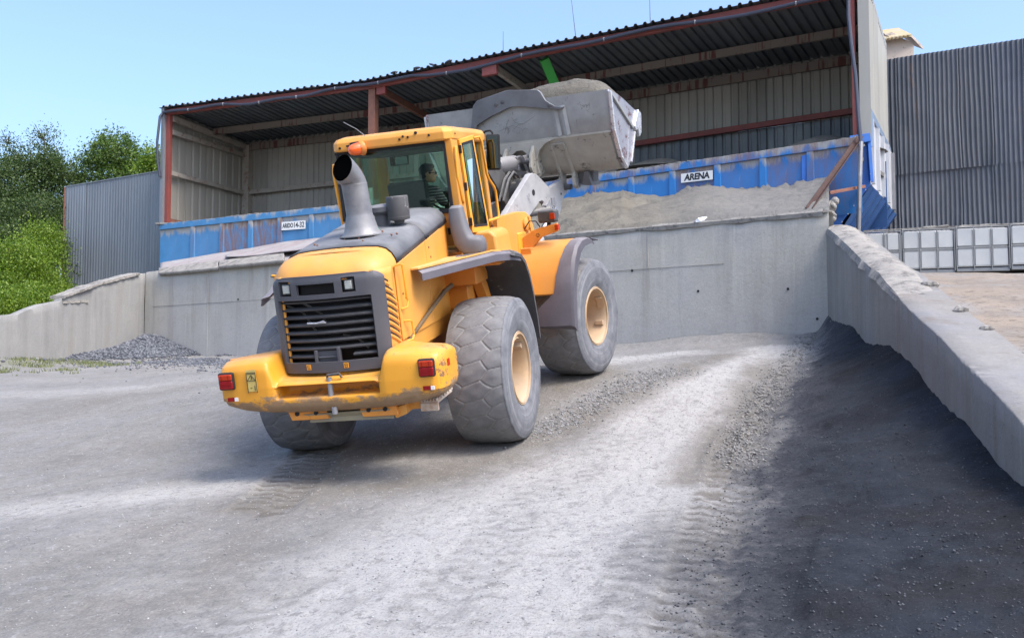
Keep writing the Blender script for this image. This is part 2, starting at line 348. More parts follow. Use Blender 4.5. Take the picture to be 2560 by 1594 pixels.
def hopper_mat(name, dusty, rusty, blue=(.02, .155, .42)):
    m, n, b, o = new_mat(name); tc = N(n, 'ShaderNodeTexCoord'); v = tc.outputs['Object']; sx = N(n, 'ShaderNodeSeparateXYZ'); n.links.new(v, sx.inputs[0])
    c = mix(n, ramp(n, noise(n, 2, v, 6), .3, .7), blue, tuple(x*1.25 for x in blue))
    # dust caked under the top rail, running down in tongues
    z = sx.outputs[2]; tongues = noise(n, 2.6, v, 7, .7, (1, 1, .25))
    f = ramp(n, math_(n, 'ADD', math_(n, 'MULTIPLY', z, 1.1), math_(n, 'MULTIPLY', tongues, 1.1)), .76-dusty*.22, .92-dusty*.22)
    c = mix(n, math_(n, 'MULTIPLY', f, .92), c, mix(n, noise(n, 8, v), (.40, .38, .33), (.33, .33, .33)))
    oi = N(n, 'ShaderNodeObjectInfo'); r = math_(n, 'MULTIPLY', ramp(n, noise(n, 3.5, v, 9, .75, (1, 1, .16)), .44, .60), ramp(n, math_(n, 'ADD', oi.outputs['Random'], (rusty-.5)*.5), .62, .80, .12*rusty, 1.)); c = mix(n, math_(n, 'MULTIPLY', r, .8), c, (.20, .10, .065))
    s = ramp(n, noise(n, 16, v, 8, .8, (1, 1, .3)), .62, .7); c = mix(n, math_(n, 'MULTIPLY', s, .6), c, (.42, .44, .46))
    n.links.new(c, b.inputs['Base Color']); n.links.new(ramp(n, math_(n, 'ADD', f, r), 0, 1, .45, .85), b.inputs['Roughness'])
    bump(n, b, noise(n, 14, v, 6), .2, .01); return m
m_hop_l = hopper_mat('old_blue_paint', .7, .8, (.05, .19, .38)); m_hop_r = hopper_mat('blue_paint', .45, .1)
m_blue = weathered('blue_steel', (.03, .15, .52), (.03, .12, .42), 3, .45, chips=(.2, .2, .2), chip_thr=.68)
m_blue_d = weathered('dark_blue_steel', (.03, .09, .25), (.04, .11, .27), 3, .5)
m_whitepanel = weathered('white_ribbed_panel', (.50, .52, .55), (.42, .43, .46), 2, .5)
# ---------------------------------------------------------------- loader pose (the machine climbs the ramp, steered to the right)
LW = Matrix(((0.975018, 0.206887, -0.080854), (-0.219260, 0.954693, -0.201211), (0.035563, 0.213913, 0.976205)))
LW = LW @ Matrix.Rotation(R(-1.3), 3, 'Y')
LT = Vector((-1.22429, 12.18392, -0.64055)); PHI = .26
def FX(p):
    c, s = math.cos(PHI), math.sin(PHI); x, y, z = p; y -= 1.775
    return Vector((x*c+y*s+.065, -x*s+y*c+1.775+.06, z))
def LWd(p): return LW @ Vector(p)+LT
# ---------------------------------------------------------------- terrain
WL, WR = Vector((-11.65, 32.4)), Vector((6.554, 21.0))      # loading bay wall, plan line
def wall_hit(px):
    k = (px-1280)/2560; d = WR-WL; t = (k*WL.y-WL.x)/(d.x-k*d.y); return WL+d*t
ctl = []
for p in (LWd((1.14, 0, -.065)), LWd((-1.14, 0, -.04)), LWd(FX((1.14, 3.55, .02))), LWd(FX((-1.14, 3.55, .0))), LWd((0, 1.7, -.03))): ctl.append(tuple(p))
for px, py in ((2060, 846), (1932, 848), (1828, 853), (1709, 859), (1527, 883), (1100, 900), (800, 905), (587, 900), (459, 900), (364, 912)):
    q = wall_hit(px); ctl.append((q.x, q.y, (960-py)/2560*q.y))
ctl += [(-13.5, 27, .44), (-16, 26, .42), (-9, 21, .0), (-6.5, 13, -.75), (-4.5, 9, -1.08), (-2.5, 5, -1.36), (0, 5, -1.36), (2.5, 5, -1.30),
        (0, 8, -1.12), (2, 9.5, -.92), (3, 12, -.5), (3.6, 15, .08), (4.8, 18, .55), (-4, 16, -.2), (-10, 12, -.9), (-9, 6, -1.3), (5, 5, -1.25), (0, 3, -1.5), (-14, 18, -.2), (4.2, 8, -1.0), (-5, 22, .35), (2.5, 20, .6)]
ctl = np.array(ctl)
def _phi(r2): return np.where(r2 > 1e-9, .5*r2*np.log(np.maximum(r2, 1e-9)), 0)
_n = len(ctl); _A = _phi(((ctl[:, None, :2]-ctl[None, :, :2])**2).sum(-1)); _A[np.arange(_n), np.arange(_n)] += .02
_A[:5, :5] -= np.diag([.02]*5)
_P = np.c_[np.ones(_n), ctl[:, :2]]; _M = np.zeros((_n+3, _n+3)); _M[:_n, :_n] = _A; _M[:_n, _n:] = _P; _M[_n:, :_n] = _P.T
_W = np.linalg.solve(_M, np.r_[ctl[:, 2], 0, 0, 0])
def G0(x, y):
    x = np.clip(np.asarray(x, float), -18, 9); y = np.clip(np.asarray(y, float), 3, 34); sh = x.shape; x = x.ravel(); y = y.ravel(); out = np.zeros_like(x)
    for k in range(0, len(x), 50000):
        X = x[k:k+50000]; Y = y[k:k+50000]; r2 = (X[:, None]-ctl[None, :, 0])**2+(Y[:, None]-ctl[None, :, 1])**2
        out[k:k+50000] = _phi(r2) @ _W[:_n]+_W[_n]+_W[_n+1]*X+_W[_n+2]*Y
    return out.reshape(sh)
def plan(px, py):
    """where the sight line through a photo pixel meets the ground (plan position)."""
    d = at(px, py, 1.); lo, hi = 3., 34.
    ys = np.linspace(lo, hi, 600); z = G0(d.x*ys, ys)-d.z*ys
    i = np.where(z > 0)[0]; y = ys[i[0]] if len(i) else hi; return (d.x*y, y)
def dist_poly(x, y, pts):
    best = np.full(x.shape, 1e9); along = np.zeros(x.shape); acc = 0; side = np.zeros(x.shape)
    for (ax, ay), (bx, by) in zip(pts[:-1], pts[1:]):
        dx, dy = bx-ax, by-ay; L = math.hypot(dx, dy); t = np.clip(((x-ax)*dx+(y-ay)*dy)/L**2, 0, 1)
        d = np.hypot(x-ax-t*dx, y-ay-t*dy); m = d < best; best = np.where(m, d, best); along = np.where(m, acc+t*L, along)
        side = np.where(m, np.sign((x-ax)*dy-(y-ay)*dx), side); acc += L
    return best, along, side
# side retaining wall: plan line X = RWX0 + .2 Y, top and buried foot heights by distance
RWX0 = 2.3
rw_top = np.array([(2.0, -1.75), (5, -1.0), (7.67, -.32), (8, -.222), (8.7, -.02), (9.53, .197), (10.53, .485), (11.78, .787), (13.92, 1.38), (14.5, 1.56), (15.25, 1.71), (16.3, 1.98), (17.6, 2.33), (19.2, 2.75), (20.3, 3.02), (21.2, 3.22)])
pile_top = np.array([(2.0, -1.6), (5, -1.1), (7.67, -.78), (8.47, -.665), (9.02, -.5), (9.53, -.354), (10.2, -.24), (11.13, -.03), (12.07, .25), (13.57, .514), (15.7, .61), (17.3, .98), (20.5, 1.30), (22, 1.3)])
berm = [plan(px, py) for px, py in ((2092, 826), (2030, 848), (1960, 925), (1925, 985), (1895, 1030), (1855, 1110), (1838, 1165))]
foot = [plan(px, py) for px, py in ((2092, 822), (2010, 880), (1960, 935), (1900, 1025), (1850, 1130), (1800, 1230), (1760, 1330), (1690, 1450), (1620, 1560))]+[(1.05, 3.6), (.8, 2.5)]
trackL = [plan(px, py) for px, py in ((742, 1195), (770, 1170), (800, 1140))]
trackL = [plan(655, 1275), plan(800, 1125)]
trackR = [plan(1890, 1050), plan(1835, 1140), plan(1830, 1250)]
trackR2 = [plan(1800, 1240), plan(1745, 1500), plan(1730, 1590)]
trackR3 = [plan(1950, 1330), plan(1890, 1470), plan(1880, 1590)]
heap_c = (-11.3, 31.6)
def ground_parts(x, y):
    z = G0(x, y)
    fd, fa, fs = dist_poly(x, y, foot)
    wx = RWX0+.2*y                                           # wall line
    inside = (fs < 0) & (x < wx+1)
    dw = np.maximum(wx-x, 0)
    # width of the bank between foot and wall
    pt = np.interp(y, pile_top[:, 0], pile_top[:, 1])
    t = np.where(inside, fd/(fd+dw+1e-3), 0); t = np.clip(t, 0, 1)
    n1 = fbm(x*1.1, y*1.1, 5, .55); n2 = fbm(x*4+9, y*4, 4, .6)
    rise = np.maximum(pt-z, .1)
    lump = fbm(x*.55+3, y*.35+7, 3)*.16
    bank = rise*t**1.35+(n1*.07+lump)*t*(1-t)*3+n2*.02*np.minimum(t*8, 1)
    bd, ba, bs = dist_poly(x, y, berm)
    bn = fbm(x*6, y*6, 4, .65)
    L = 6.
    bridge = np.exp(-(bd/.17)**2)*(.075+.15*bn+.08*fbm(x*13, y*13, 3, .7))*np.clip(1.2-ba/14, .5, 1)*(y > 7.5)
    z = z+np.where(inside, bank, 0)+bridge
    # heap of coarse gravel in the far left corner and a skirt along the bay wall
    r = np.hypot((x-heap_c[0])*.85, (y-heap_c[1])*1.0); heap = np.maximum(0, .85-r*.46)*.8
    heap = heap+.0*x
    dl, _, _ = dist_poly(x, y, [tuple(WL), tuple(WR)]); skirt = .13*np.exp(-(dl/.5)**2)*(1+fbm(x*.8, y*.8, 3))
    dll, _, _ = dist_poly(x, y, [(-11.65, 32.4), (-13.6, 27), (-16, 21)]); skirt2 = .3*np.exp(-(dll/.9)**2)*(.8+.6*fbm(x*.9, y*.9, 3))
    z = z+np.maximum(heap, 0)+skirt+skirt2
    # general unevenness; long low ruts along the driving direction
    u = x*.21+y*.98; v = x*.98-y*.21
    z = z+.022*fbm(x*1.7, y*1.7, 5, .6)+.012*fbm(x*8, y*6, 3, .7)+np.where(inside, .02*fbm(x*6+2, y*6, 3, .7), 0)+.02*fbm(v*1.5, u*.18, 3)
    masks = {}
    tr = np.zeros_like(x); imp = np.zeros_like(x)
    for pts, wd, dep in ((trackL, .30, .022), (trackR, .26, .03), (trackR2, .26, .016), (trackR3, .30, .02)):
        d, a, sd = dist_poly(x, y, pts); mm = np.clip((wd-d)/.05, 0, 1)
        sv = d*sd; bars = (np.mod(a/.24+sv*1.2+.2*np.sin(sv*14), 1.) < .38).astype(float)
        z = z-mm*.010-mm*bars*dep*.45*(.5+fbm(x*3, y*3, 3)*1.2)+np.exp(-((d-wd-.03)/.05)**2)*dep*.5*(a > .01)
        imp = np.maximum(imp, mm*bars); tr = np.maximum(tr, mm)
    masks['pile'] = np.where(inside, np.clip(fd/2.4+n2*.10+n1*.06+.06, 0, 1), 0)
    masks['berm'] = np.exp(-(bd/.25)**2)*(y > 7)
    masks['print'] = imp
    return z, masks, (fd, inside, heap, dll)
def spaced(a, b, f):
    o = [a]
    while o[-1] < b: o.append(o[-1]+f(o[-1]))
    return np.array(o)
ys = spaced(3.2, 34.5, lambda y: max(.022, .0055*y))
ys = np.r_[[-300, -100, -40, -15, -5, 0, 1.5, 2.4], ys, [37, 42, 50, 70, 110, 180, 300]]
xs = spaced(-4.4, 3.8, lambda x: .034); xl = -4.4-np.cumsum(.034*1.016**np.arange(170)); xl = xl[xl > -20]
xs = np.r_[[-300, -160, -90, -50, -32, -24], xl[::-1], xs, np.arange(3.9, 8.6, .06), [10, 14, 20, 40, 90, 160, 300]]
gx, gy = np.meshgrid(xs, ys)
gz, gm, (fd_, ins_, heap_, dll_) = ground_parts(gx, gy)
# patches of pale dust and bands of darker, browner ground
def band(pts, wd, soft=.5):
    d, a, s = dist_poly(gx, gy, pts); return np.clip((wd-d)/soft+.5, 0, 1)
nzz = fbm(gx*.6, gy*.6, 5, .55); nz2 = fbm(gx*2.2+5, gy*.9+5, 4, .6)
pale = np.maximum.reduce([
    band([plan(1960, 868), plan(1800, 960), plan(1600, 1110), plan(1450, 1230)], .55, .7)*1.0,
    band([plan(1500, 1200), plan(1350, 1330), plan(1100, 1520)], 1.25, 1.1)*.85,
    band([plan(1700, 880), plan(1500, 905)], .5, .7)*.7,
    band([plan(760, 1130), plan(560, 1220), plan(100, 1270)], .45, .7)*.55,
    band([plan(450, 960), plan(100, 985)], .9, 1.2)*.35,
    band([plan(700, 1480), plan(1150, 1400)], .6, 1.2)*.4])
damp = np.maximum.reduce([
    band([plan(690, 1260), plan(850, 1150), plan(1100, 1090), plan(1300, 1010), plan(1480, 930)], .45, .8)*.85,
    band([plan(1330, 1110), plan(1620, 960), plan(1850, 880)], .30, .5)*.8,
    band([plan(1250, 1150), plan(1050, 1200), plan(900, 1220)], .45, .8)*.75,
    band([plan(500, 1430), plan(760, 1250)], .28, .6)*.5,
    band([plan(1930, 900), plan(1830, 1060), plan(1740, 1200)], .30, .5)*.9,
    band([plan(10, 1050), plan(300, 990), plan(500, 960)], .9, 1.5)*.5,
    band([plan(-60, 1180), plan(420, 1110)], .5, 1.2)*.4,
    band([plan(-60, 1480), plan(350, 1330)], .5, 1.)*.4,
    band([plan(-80, 1560), plan(500, 1500)], .55, 1.0)*.5,
    band([plan(0, 1440), plan(200, 1380)], .3, .6)*.4,
    np.clip(.5+(gx-1.05-.06*(8-gy))/.6, 0, 1)*np.clip((9.2-gy)/2.5, 0, 1)*.95*(1-gm['pile'])])
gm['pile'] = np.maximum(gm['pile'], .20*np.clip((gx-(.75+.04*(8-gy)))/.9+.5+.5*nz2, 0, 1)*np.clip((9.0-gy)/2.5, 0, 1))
pale = np.clip(pale+nzz*.35*(pale > .02), 0, 1); damp = np.clip(damp*(1+nz2*.8), 0, 1)
gravel_m = np.clip(np.maximum(np.clip(heap_*3, 0, 1), np.clip((1.3-dll_)/1.2, 0, 1)*(gx > -12.8)), 0, 1)
trk = np.zeros_like(gx)
for pts_, wd_ in (([(1895, 852), (1640, 985), (1330, 1250), (1050, 1594)], .30), ([(1800, 862), (1500, 1000), (1050, 1250), (500, 1594)], .30), ([(1330, 1100), (950, 1290), (420, 1530), (200, 1640)], .28), ([(830, 1140), (560, 1290), (60, 1500)], .30),
                  ([(560, 985), (250, 1040), (-60, 1090)], .5), ([(700, 1010), (380, 1130), (-80, 1260)], .32), ([(1950, 930), (1800, 1130), (1640, 1400), (1560, 1594)], .30)):
    d_k, a_k, s_k = dist_poly(gx+.12*fbm(gx*.5, gy*.5, 2), gy, [plan(*q_) for q_ in pts_]); sv_ = d_k*s_k; mm_ = np.clip((wd_-d_k)/.06, 0, 1); bars_ = (np.mod(a_k/.27+np.abs(sv_)*1.8+.2*np.sin(sv_*17), 1.) < .42).astype(float)
    trk = np.maximum(trk, mm_*np.clip(.55+fbm(gx*.9+wd_*7, gy*.7, 4)*1.4, 0, 1)*(.25+.75*bars_))
green_m = np.clip((2.2-dll_)/1.4, 0, 1)*np.clip((-11.6-gx)/.9, 0, 1)
V = np.stack([gx, gy, gz], -1).reshape(-1, 3)
def ground_mat():
    m, n, b, o = new_mat('dusty_ramp_ground'); tc = N(n, 'ShaderNodeTexCoord'); v = tc.outputs['Object']
    A = lambda k: N(n, 'ShaderNodeAttribute', attribute_name=k).outputs['Fac']
    big = noise(n, .7, v, 9, .65); fine = noise(n, 22, v, 9, .8)
    rot = N(n, 'ShaderNodeMapping'); rot.inputs['Rotation'].default_value = (0, 0, .22); n.links.new(v, rot.inputs[0])
    stre = noise(n, 1.6, rot.outputs[0], 7, .7, (1.6, .22, 1))
    c = mix(n, ramp(n, big, .32, .68), (.30, .288, .27), (.21, .203, .192))
    c = mix(n, ramp(n, stre, .45, .65, 0, .55), c, (.27, .272, .28))
    pn = ramp(n, math_(n, 'ADD', A('pale'), math_(n, 'MULTIPLY', math_(n, 'SUBTRACT', fine, .5), .5)), .12, .7)
    c = mix(n, math_(n, 'MULTIPLY', pn, .85), c, (.46, .45, .435))
    dn = ramp(n, math_(n, 'ADD', A('damp'), math_(n, 'MULTIPLY', math_(n, 'SUBTRACT', noise(n, 2.5, v, 8, .7), .5), .7)), .15, .85)
    c = mix(n, math_(n, 'MULTIPLY', dn, .72), c, mix(n, big, (.145, .125, .098), (.19, .168, .135)))
    c = mix(n, math_(n, 'MULTIPLY', A('berm'), .5), c, (.17, .165, .155))
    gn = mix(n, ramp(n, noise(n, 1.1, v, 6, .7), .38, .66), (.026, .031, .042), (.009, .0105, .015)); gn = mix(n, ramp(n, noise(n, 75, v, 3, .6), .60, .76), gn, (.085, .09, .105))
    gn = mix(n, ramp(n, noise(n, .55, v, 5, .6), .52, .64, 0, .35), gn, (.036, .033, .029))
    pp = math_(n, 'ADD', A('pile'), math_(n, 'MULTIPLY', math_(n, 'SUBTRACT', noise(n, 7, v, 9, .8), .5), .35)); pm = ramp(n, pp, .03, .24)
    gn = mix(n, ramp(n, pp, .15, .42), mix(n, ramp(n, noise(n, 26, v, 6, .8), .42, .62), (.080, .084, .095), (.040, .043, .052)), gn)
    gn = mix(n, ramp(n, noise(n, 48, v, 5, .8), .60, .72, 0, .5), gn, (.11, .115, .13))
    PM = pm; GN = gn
    c = mix(n, math_(n, 'MULTIPLY', A('gravel'), .6), c, (.20, .205, .22))
    c = mix(n, math_(n, 'MULTIPLY', A('green'), .75), c, mix(n, ramp(n, noise(n, 3, v, 6, .7), .4, .65), (.15, .165, .10), (.24, .235, .2)))
    c = mix(n, math_(n, 'MULTIPLY', A('track'), .45), c, (.15, .145, .135))
    c = mix(n, math_(n, 'MULTIPLY', A('print'), .8), c, (.12, .105, .085))
    sp = N(n, 'ShaderNodeTexVoronoi'); sp.inputs['Scale'].default_value = 16; n.links.new(v, sp.inputs['Vector'])
    s1 = math_(n, 'MULTIPLY', ramp(n, sp.outputs['Distance'], .16, .07), ramp(n, noise(n, 3, v, 3), .5, .66))
    c = mix(n, math_(n, 'MULTIPLY', s1, .55), c, (.12, .12, .13))
    cl = noise(n, 11, rot.outputs[0], 6, .8, (1, .6, 1)); c = mix(n, ramp(n, cl, .53, .63, 0, .65), c, (.17, .165, .16)); c = mix(n, ramp(n, cl, .44, .34, 0, .45), c, (.45, .45, .45))
    sp2 = N(n, 'ShaderNodeTexVoronoi'); sp2.inputs['Scale'].default_value = 34; n.links.new(v, sp2.inputs['Vector']); s2 = math_(n, 'MULTIPLY', ramp(n, sp2.outputs['Distance'], .22, .10), ramp(n, noise(n, 1.3, v, 5), .42, .6)); c = mix(n, math_(n, 'MULTIPLY', s2, .6), c, (.09, .09, .10))
    c = mix(n, ramp(n, fine, .50, .72, 0, .6), c, (.15, .15, .155))
    grit = noise(n, 70, rot.outputs[0], 4, .7, (1, .45, 1)); c = mix(n, ramp(n, grit, .54, .68, 0, .55), c, (.12, .12, .125)); c = mix(n, ramp(n, grit, .45, .30, 0, .4), c, (.46, .46, .46))
    st3 = noise(n, 5, rot.outputs[0], 8, .75, (1.5, .3, 1)); c = mix(n, ramp(n, st3, .52, .70, 0, .5), c, (.165, .16, .155))
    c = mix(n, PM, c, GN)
    n.links.new(c, b.inputs['Base Color']); b.inputs['Roughness'].default_value = .95; b.inputs['Specular IOR Level'].default_value = .25
    h = math_(n, 'ADD', math_(n, 'MULTIPLY', noise(n, 9, v, 10, .72), 1.3), math_(n, 'MULTIPLY', noise(n, 60, v, 5, .7), .4)); bump(n, b, h, .9, .035); return m
g = np_obj('ground', V, grid_faces(*gx.shape), ground_mat(), attrs={k: a.ravel() for k, a in dict(pile=gm['pile'], berm=gm['berm'], print=gm['print'], pale=pale, damp=damp, gravel=gravel_m, green=green_m, track=trk).items()})
g['kind'] = 'structure'
# loose stones
def stones(name, label, pts, sizes, m, cat, flat=.65):
    octv = np.array([(1, 0, 0), (-1, 0, 0), (0, 1, 0), (0, -1, 0), (0, 0, 1), (0, 0, -1)], float)
    octf = np.array([(0, 2, 4), (2, 1, 4), (1, 3, 4), (3, 0, 4), (2, 0, 5), (1, 2, 5), (3, 1, 5), (0, 3, 5)])
    n_ = len(pts); jit = 1+rng.uniform(-.35, .35, (n_, 6, 1)); Vv = octv[None]*jit+rng.uniform(-.22, .22, (n_, 6, 3))
    Vv = Vv*sizes[:, None, None]*np.array([1, 1, flat]); a = rng.uniform(0, 6.28, n_); c, s = np.cos(a), np.sin(a)
    X = Vv[..., 0]*c[:, None]-Vv[..., 1]*s[:, None]; Y = Vv[..., 0]*s[:, None]+Vv[..., 1]*c[:, None]
    Vv = np.stack([X, Y, Vv[..., 2]], -1)+pts[:, None, :]; F = (octf[None]+6*np.arange(n_)[:, None, None]).reshape(-1, 3)
    o = np_obj(name, Vv.reshape(-1, 3), F, m, smooth=False); o['kind'] = 'stuff'; o['label'] = label; o['category'] = cat; return o
def stone_mat(name, c1, c2):
    m, n, b, o = new_mat(name); g_ = N(n, 'ShaderNodeNewGeometry')
    n.links.new(mix(n, g_.outputs['Random Per Island'], c1, c2), b.inputs['Base Color']); b.inputs['Roughness'].default_value = .9; return m
m_st_l = stone_mat('pale_stone', (.20, .20, .21), (.46, .45, .44)); m_st_d = stone_mat('dark_grit', (.018, .02, .026), (.10, .105, .12))
m_st_g = stone_mat('blue_grey_gravel', (.055, .062, .078), (.20, .21, .235))
def zat(x, y): return ground_parts(np.asarray(x, float), np.asarray(y, float))[0]
def scatter(n_, fx, fy, smin, smax, keep=None, pw=2.5):
    x, y = fx(n_), fy(n_)
    if keep is not None: k = keep(x, y); x, y = x[k], y[k]
    s = smin+(smax-smin)*rng.rand(len(x))**pw; return np.stack([x, y, zat(x, y)+s*.25], -1), s
def inpile(x, y): fd, fa, fs = dist_poly(x, y, foot); return (fs < 0) & (x < RWX0+.2*y)
p, s = scatter(26000, lambda n_: rng.uniform(-7, 3.5, n_), lambda n_: 4+18*rng.rand(n_)**1.3, .002, .011, lambda x, y: (np.abs(x) < y*.52) & ~inpile(x, y)); stones('loose_chippings', 'small pale stone chips scattered over the dusty ramp', p, s, m_st_l, 'gravel')
p, s = scatter(46000, lambda n_: rng.uniform(-1.5, 6, n_), lambda n_: 4.2+16*rng.rand(n_)**1.2, .002, .012, inpile); stones('dark_grit', 'fine dark grit banked against the side wall', p, s, m_st_d, 'grit')
bp = np.array(berm); _t = rng.rand(9000)*(len(berm)-1); _i = _t.astype(int); _f = (_t-_i)[:, None]; q = bp[_i]*(1-_f)+bp[_i+1]*_f+rng.normal(0, .13, (9000, 2))
s = .004+.016*rng.rand(9000)**3; stones('berm_clods', 'crumbly clods pushed up in a ridge along the wheel track', np.c_[q, zat(q[:, 0], q[:, 1])+s*.3], s, stone_mat('clod', (.16, .155, .145), (.30, .29, .275)), 'clods')
q0 = np.array(plan(1330, 1090)); q1 = np.array(plan(1700, 925)); t_ = rng.rand(5000)[:, None]; q = q0*(1-t_)+q1*t_+rng.normal(0, .18, (5000, 2)); s = .004+.018*rng.rand(5000)**4
stones('track_rubble', 'loose rubble strewn beside the right wheels', np.c_[q, zat(q[:, 0], q[:, 1])+s*.3], s, stone_mat('rubble', (.14, .14, .14), (.36, .36, .36)), 'rubble')
x = heap_c[0]+rng.normal(.3, 1.3, 20000); y = heap_c[1]+rng.normal(-1.0, 1.3, 20000); k = (zat(x, y)-G0(x, y) > .12) & (x < 12); x, y = x[k], y[k]; s = .015+.045*rng.rand(len(x))**2
stones('gravel_heap', 'heap of coarse blue-grey gravel in the left corner of the bay', np.c_[x, y, zat(x, y)+s*.4], s, m_st_g, 'gravel heap')
x = rng.uniform(-13.6, -4, 9000); y = 31.8-(x+11.65)*.62-rng.exponential(1.1, 9000); s = .012+.035*rng.rand(9000)**2; stones('gravel_spill', 'blue-grey gravel spilled along the foot of the left walls', np.c_[x, y, zat(x, y)+s*.3], s, m_st_g, 'gravel')
# sparse weeds at far left
nb = 9000; x = rng.uniform(-15.5, -10.2, nb); y = 23.0+rng.rand(nb)*6; k = fbm(x*1.2, y*1.2, 3) > .02; x, y = x[k], y[k]; z = zat(x, y); h = rng.uniform(.03, .11, len(x)); a = rng.uniform(0, 6.28, len(x)); wd = .012
dx, dy = np.cos(a)*wd, np.sin(a)*wd; lx, ly = rng.normal(0, .03, (2, len(x)))
Vw = np.stack([np.stack([x-dx, y-dy, z], -1), np.stack([x+dx, y+dy, z], -1), np.stack([x+lx, y+ly, z+h], -1)], 1).reshape(-1, 3)
m_weed = stone_mat('weed_green', (.09, .13, .04), (.22, .22, .11)); wv = np_obj('weeds', Vw, np.arange(len(Vw)).reshape(-1, 3), m_weed, smooth=False); wv['kind'] = 'stuff'; wv['label'] = 'sparse dry green weeds at the foot of the left wall'; wv['category'] = 'weeds'

# raised ground behind the bay walls
def yard_z(x, y): return np.interp(y, [2, 7.7, 9.7, 14, 18, 24, 30, 45], [-1.95, -.55, .02, 1.3, 1.95, 2.57, 2.95, 3.1])
ys2 = np.r_[spaced(2, 60, lambda y: .05+.006*y), [80, 120, 200, 400]]; us = np.r_[np.arange(0, 8, .11), np.arange(8, 30, 1.5), [60, 150, 400]]
uu, yy = np.meshgrid(us, ys2); xx = RWX0+.2*np.minimum(yy, 21.5)+.5+uu; nz = fbm(xx*.9, yy*.9, 5, .55)
crk = np.abs(fbm(xx*1.8+4, yy*3.2, 4, .5)); zz = yard_z(xx, yy)+.05*nz-.035*(crk < .03)
m, n, b, o = new_mat('trampled_tan_earth'); v = N(n, 'ShaderNodeTexCoord').outputs['Object']
c = mix(n, ramp(n, noise(n, 1., v, 8, .7, (1, 2.5, 1)), .35, .68), (.30, .245, .195), (.21, .18, .15)); c = mix(n, ramp(n, noise(n, .45, v, 5), .5, .60, 0, .8), c, (.26, .255, .25))
c = mix(n, ramp(n, noise(n, 7, v, 9, .8, (1, 2.4, 1)), .53, .60, 0, .8), c, (.12, .095, .075)); n.links.new(c, b.inputs['Base Color']); b.inputs['Roughness'].default_value = .95; bump(n, b, noise(n, 6, v, 10, .75, (1, 2, 1)), .7, .05)
o = np_obj('yard', np.stack([xx, yy, zz], -1).reshape(-1, 3), grid_faces(*xx.shape), m); o['kind'] = 'structure'
# embankment behind bay wall and left wall
xs3 = np.r_[[-300, -120, -60, -40], np.arange(-30, 6.6, .5)]; vs3 = np.r_[np.arange(0, 12, .6), [14, 18, 25, 40, 80, 200]]
xx, vv = np.meshgrid(xs3, vs3)
def back_line(x): return np.where(x > -11.65, 32.4-(x+11.65)*.6262, 32.4+(x+11.65)*2.75)
yy = np.maximum(back_line(xx), 8.)+.38+vv
top = np.interp(xx, [-40, -17, -14, -12.5, -11.4, 8], [.4, .4, 1.2, 2.4, 3.42, 3.42])
zz = top+.12*fbm(xx*.3, yy*.3, 3)*(vv > 1)*(xx < -13)
o = np_obj('embankment', np.stack([xx, yy, zz], -1).reshape(-1, 3), grid_faces(*xx.shape), weathered('grassy_earth', (.10, .11, .05), (.16, .14, .09), 1, .95)); o['kind'] = 'structure'
# ---------------------------------------------------------------- concrete walls
def lerp(a, b, t): return a+(b-a)*t
def strip_wall(name, label, line, tops, bot, thick, m, rough=.02, chip=.03, step=.14, cat='wall', seams=()):
    """wall along a plan polyline with rounded, chipped top edges. line: [(x,y)], tops: heights at those points; thickness to the left of travel."""
    L = [0]
    for a, b_ in zip(line[:-1], line[1:]): L.append(L[-1]+math.hypot(b_[0]-a[0], b_[1]-a[1]))
    s = np.arange(0, L[-1]+1e-6, step); s[-1] = L[-1]; s = np.unique(np.r_[s, L])
    X = np.interp(s, L, [p[0] for p in line]); Y = np.interp(s, L, [p[1] for p in line]); Zt = np.interp(s, L, tops)
    tx = np.gradient(X); ty = np.gradient(Y); k = np.hypot(tx, ty); nx, ny = -ty/k, tx/k
    Zt = Zt+chip*fbm(s*.9+3, s*0+1.5, 5, .6)
    rings = []
    ch = np.maximum(0, fbm(s*5, s*0+8, 5, .8)-.22)*max(chip, .02)*3.5
    zs = np.array([0, .12, .25, .4, .6, .8, .93])
    for t in zs: rings.append((t, 0., 0))
    prof = [(0, bot+(Zt-bot)*t) for t in zs]+[(0.0, Zt-.012-ch), (.012+ch, Zt), (thick*.35, Zt+.012*fbm(s*3, s*0, 3)), (thick*.7, Zt+.015*fbm(s*3, s*0+4, 3)), (thick-.015, Zt-.003), (thick, Zt-.03-ch*.6), (thick, bot+0*Zt)]
    V = []
    for i, (d, z) in enumerate(prof):
        d = d+rough*fbm(s*1.3+i*.7, s*0+i*.9, 4)*(1 if 0 < i < 8 else .2)
        z = z+0*s
        V.append(np.stack([X+nx*d, Y+ny*d, z], -1))
    V = np.array(V); o = np_obj(name, V.reshape(-1, 3), grid_faces(len(prof), len(s))[:, ::-1], m)
    b = bmesh.new(); b.from_mesh(o.data); bmesh.ops.holes_fill(b, edges=[e for e in b.edges if e.is_boundary], sides=40); bmesh.ops.recalc_face_normals(b, faces=b.faces); b.to_mesh(o.data); b.free()
    o.data.set_sharp_from_angle(angle=R(50))
    return tag(o, label, cat)
wall = strip_wall('bay_wall', 'tall stained grey concrete wall below the blue hopper', [tuple(WL), tuple(WR)], [3.554, 3.568], -1.2, .35, m_conc, .012, .03)
d_ = (WR-WL).normalized(); nrm = Vector((-d_.y, d_.x))
def wp(s, z, off=0.): q = WL+d_*s-(-nrm if False else nrm)*off; return (q.x, q.y, z)
WLEN = (WR-WL).length
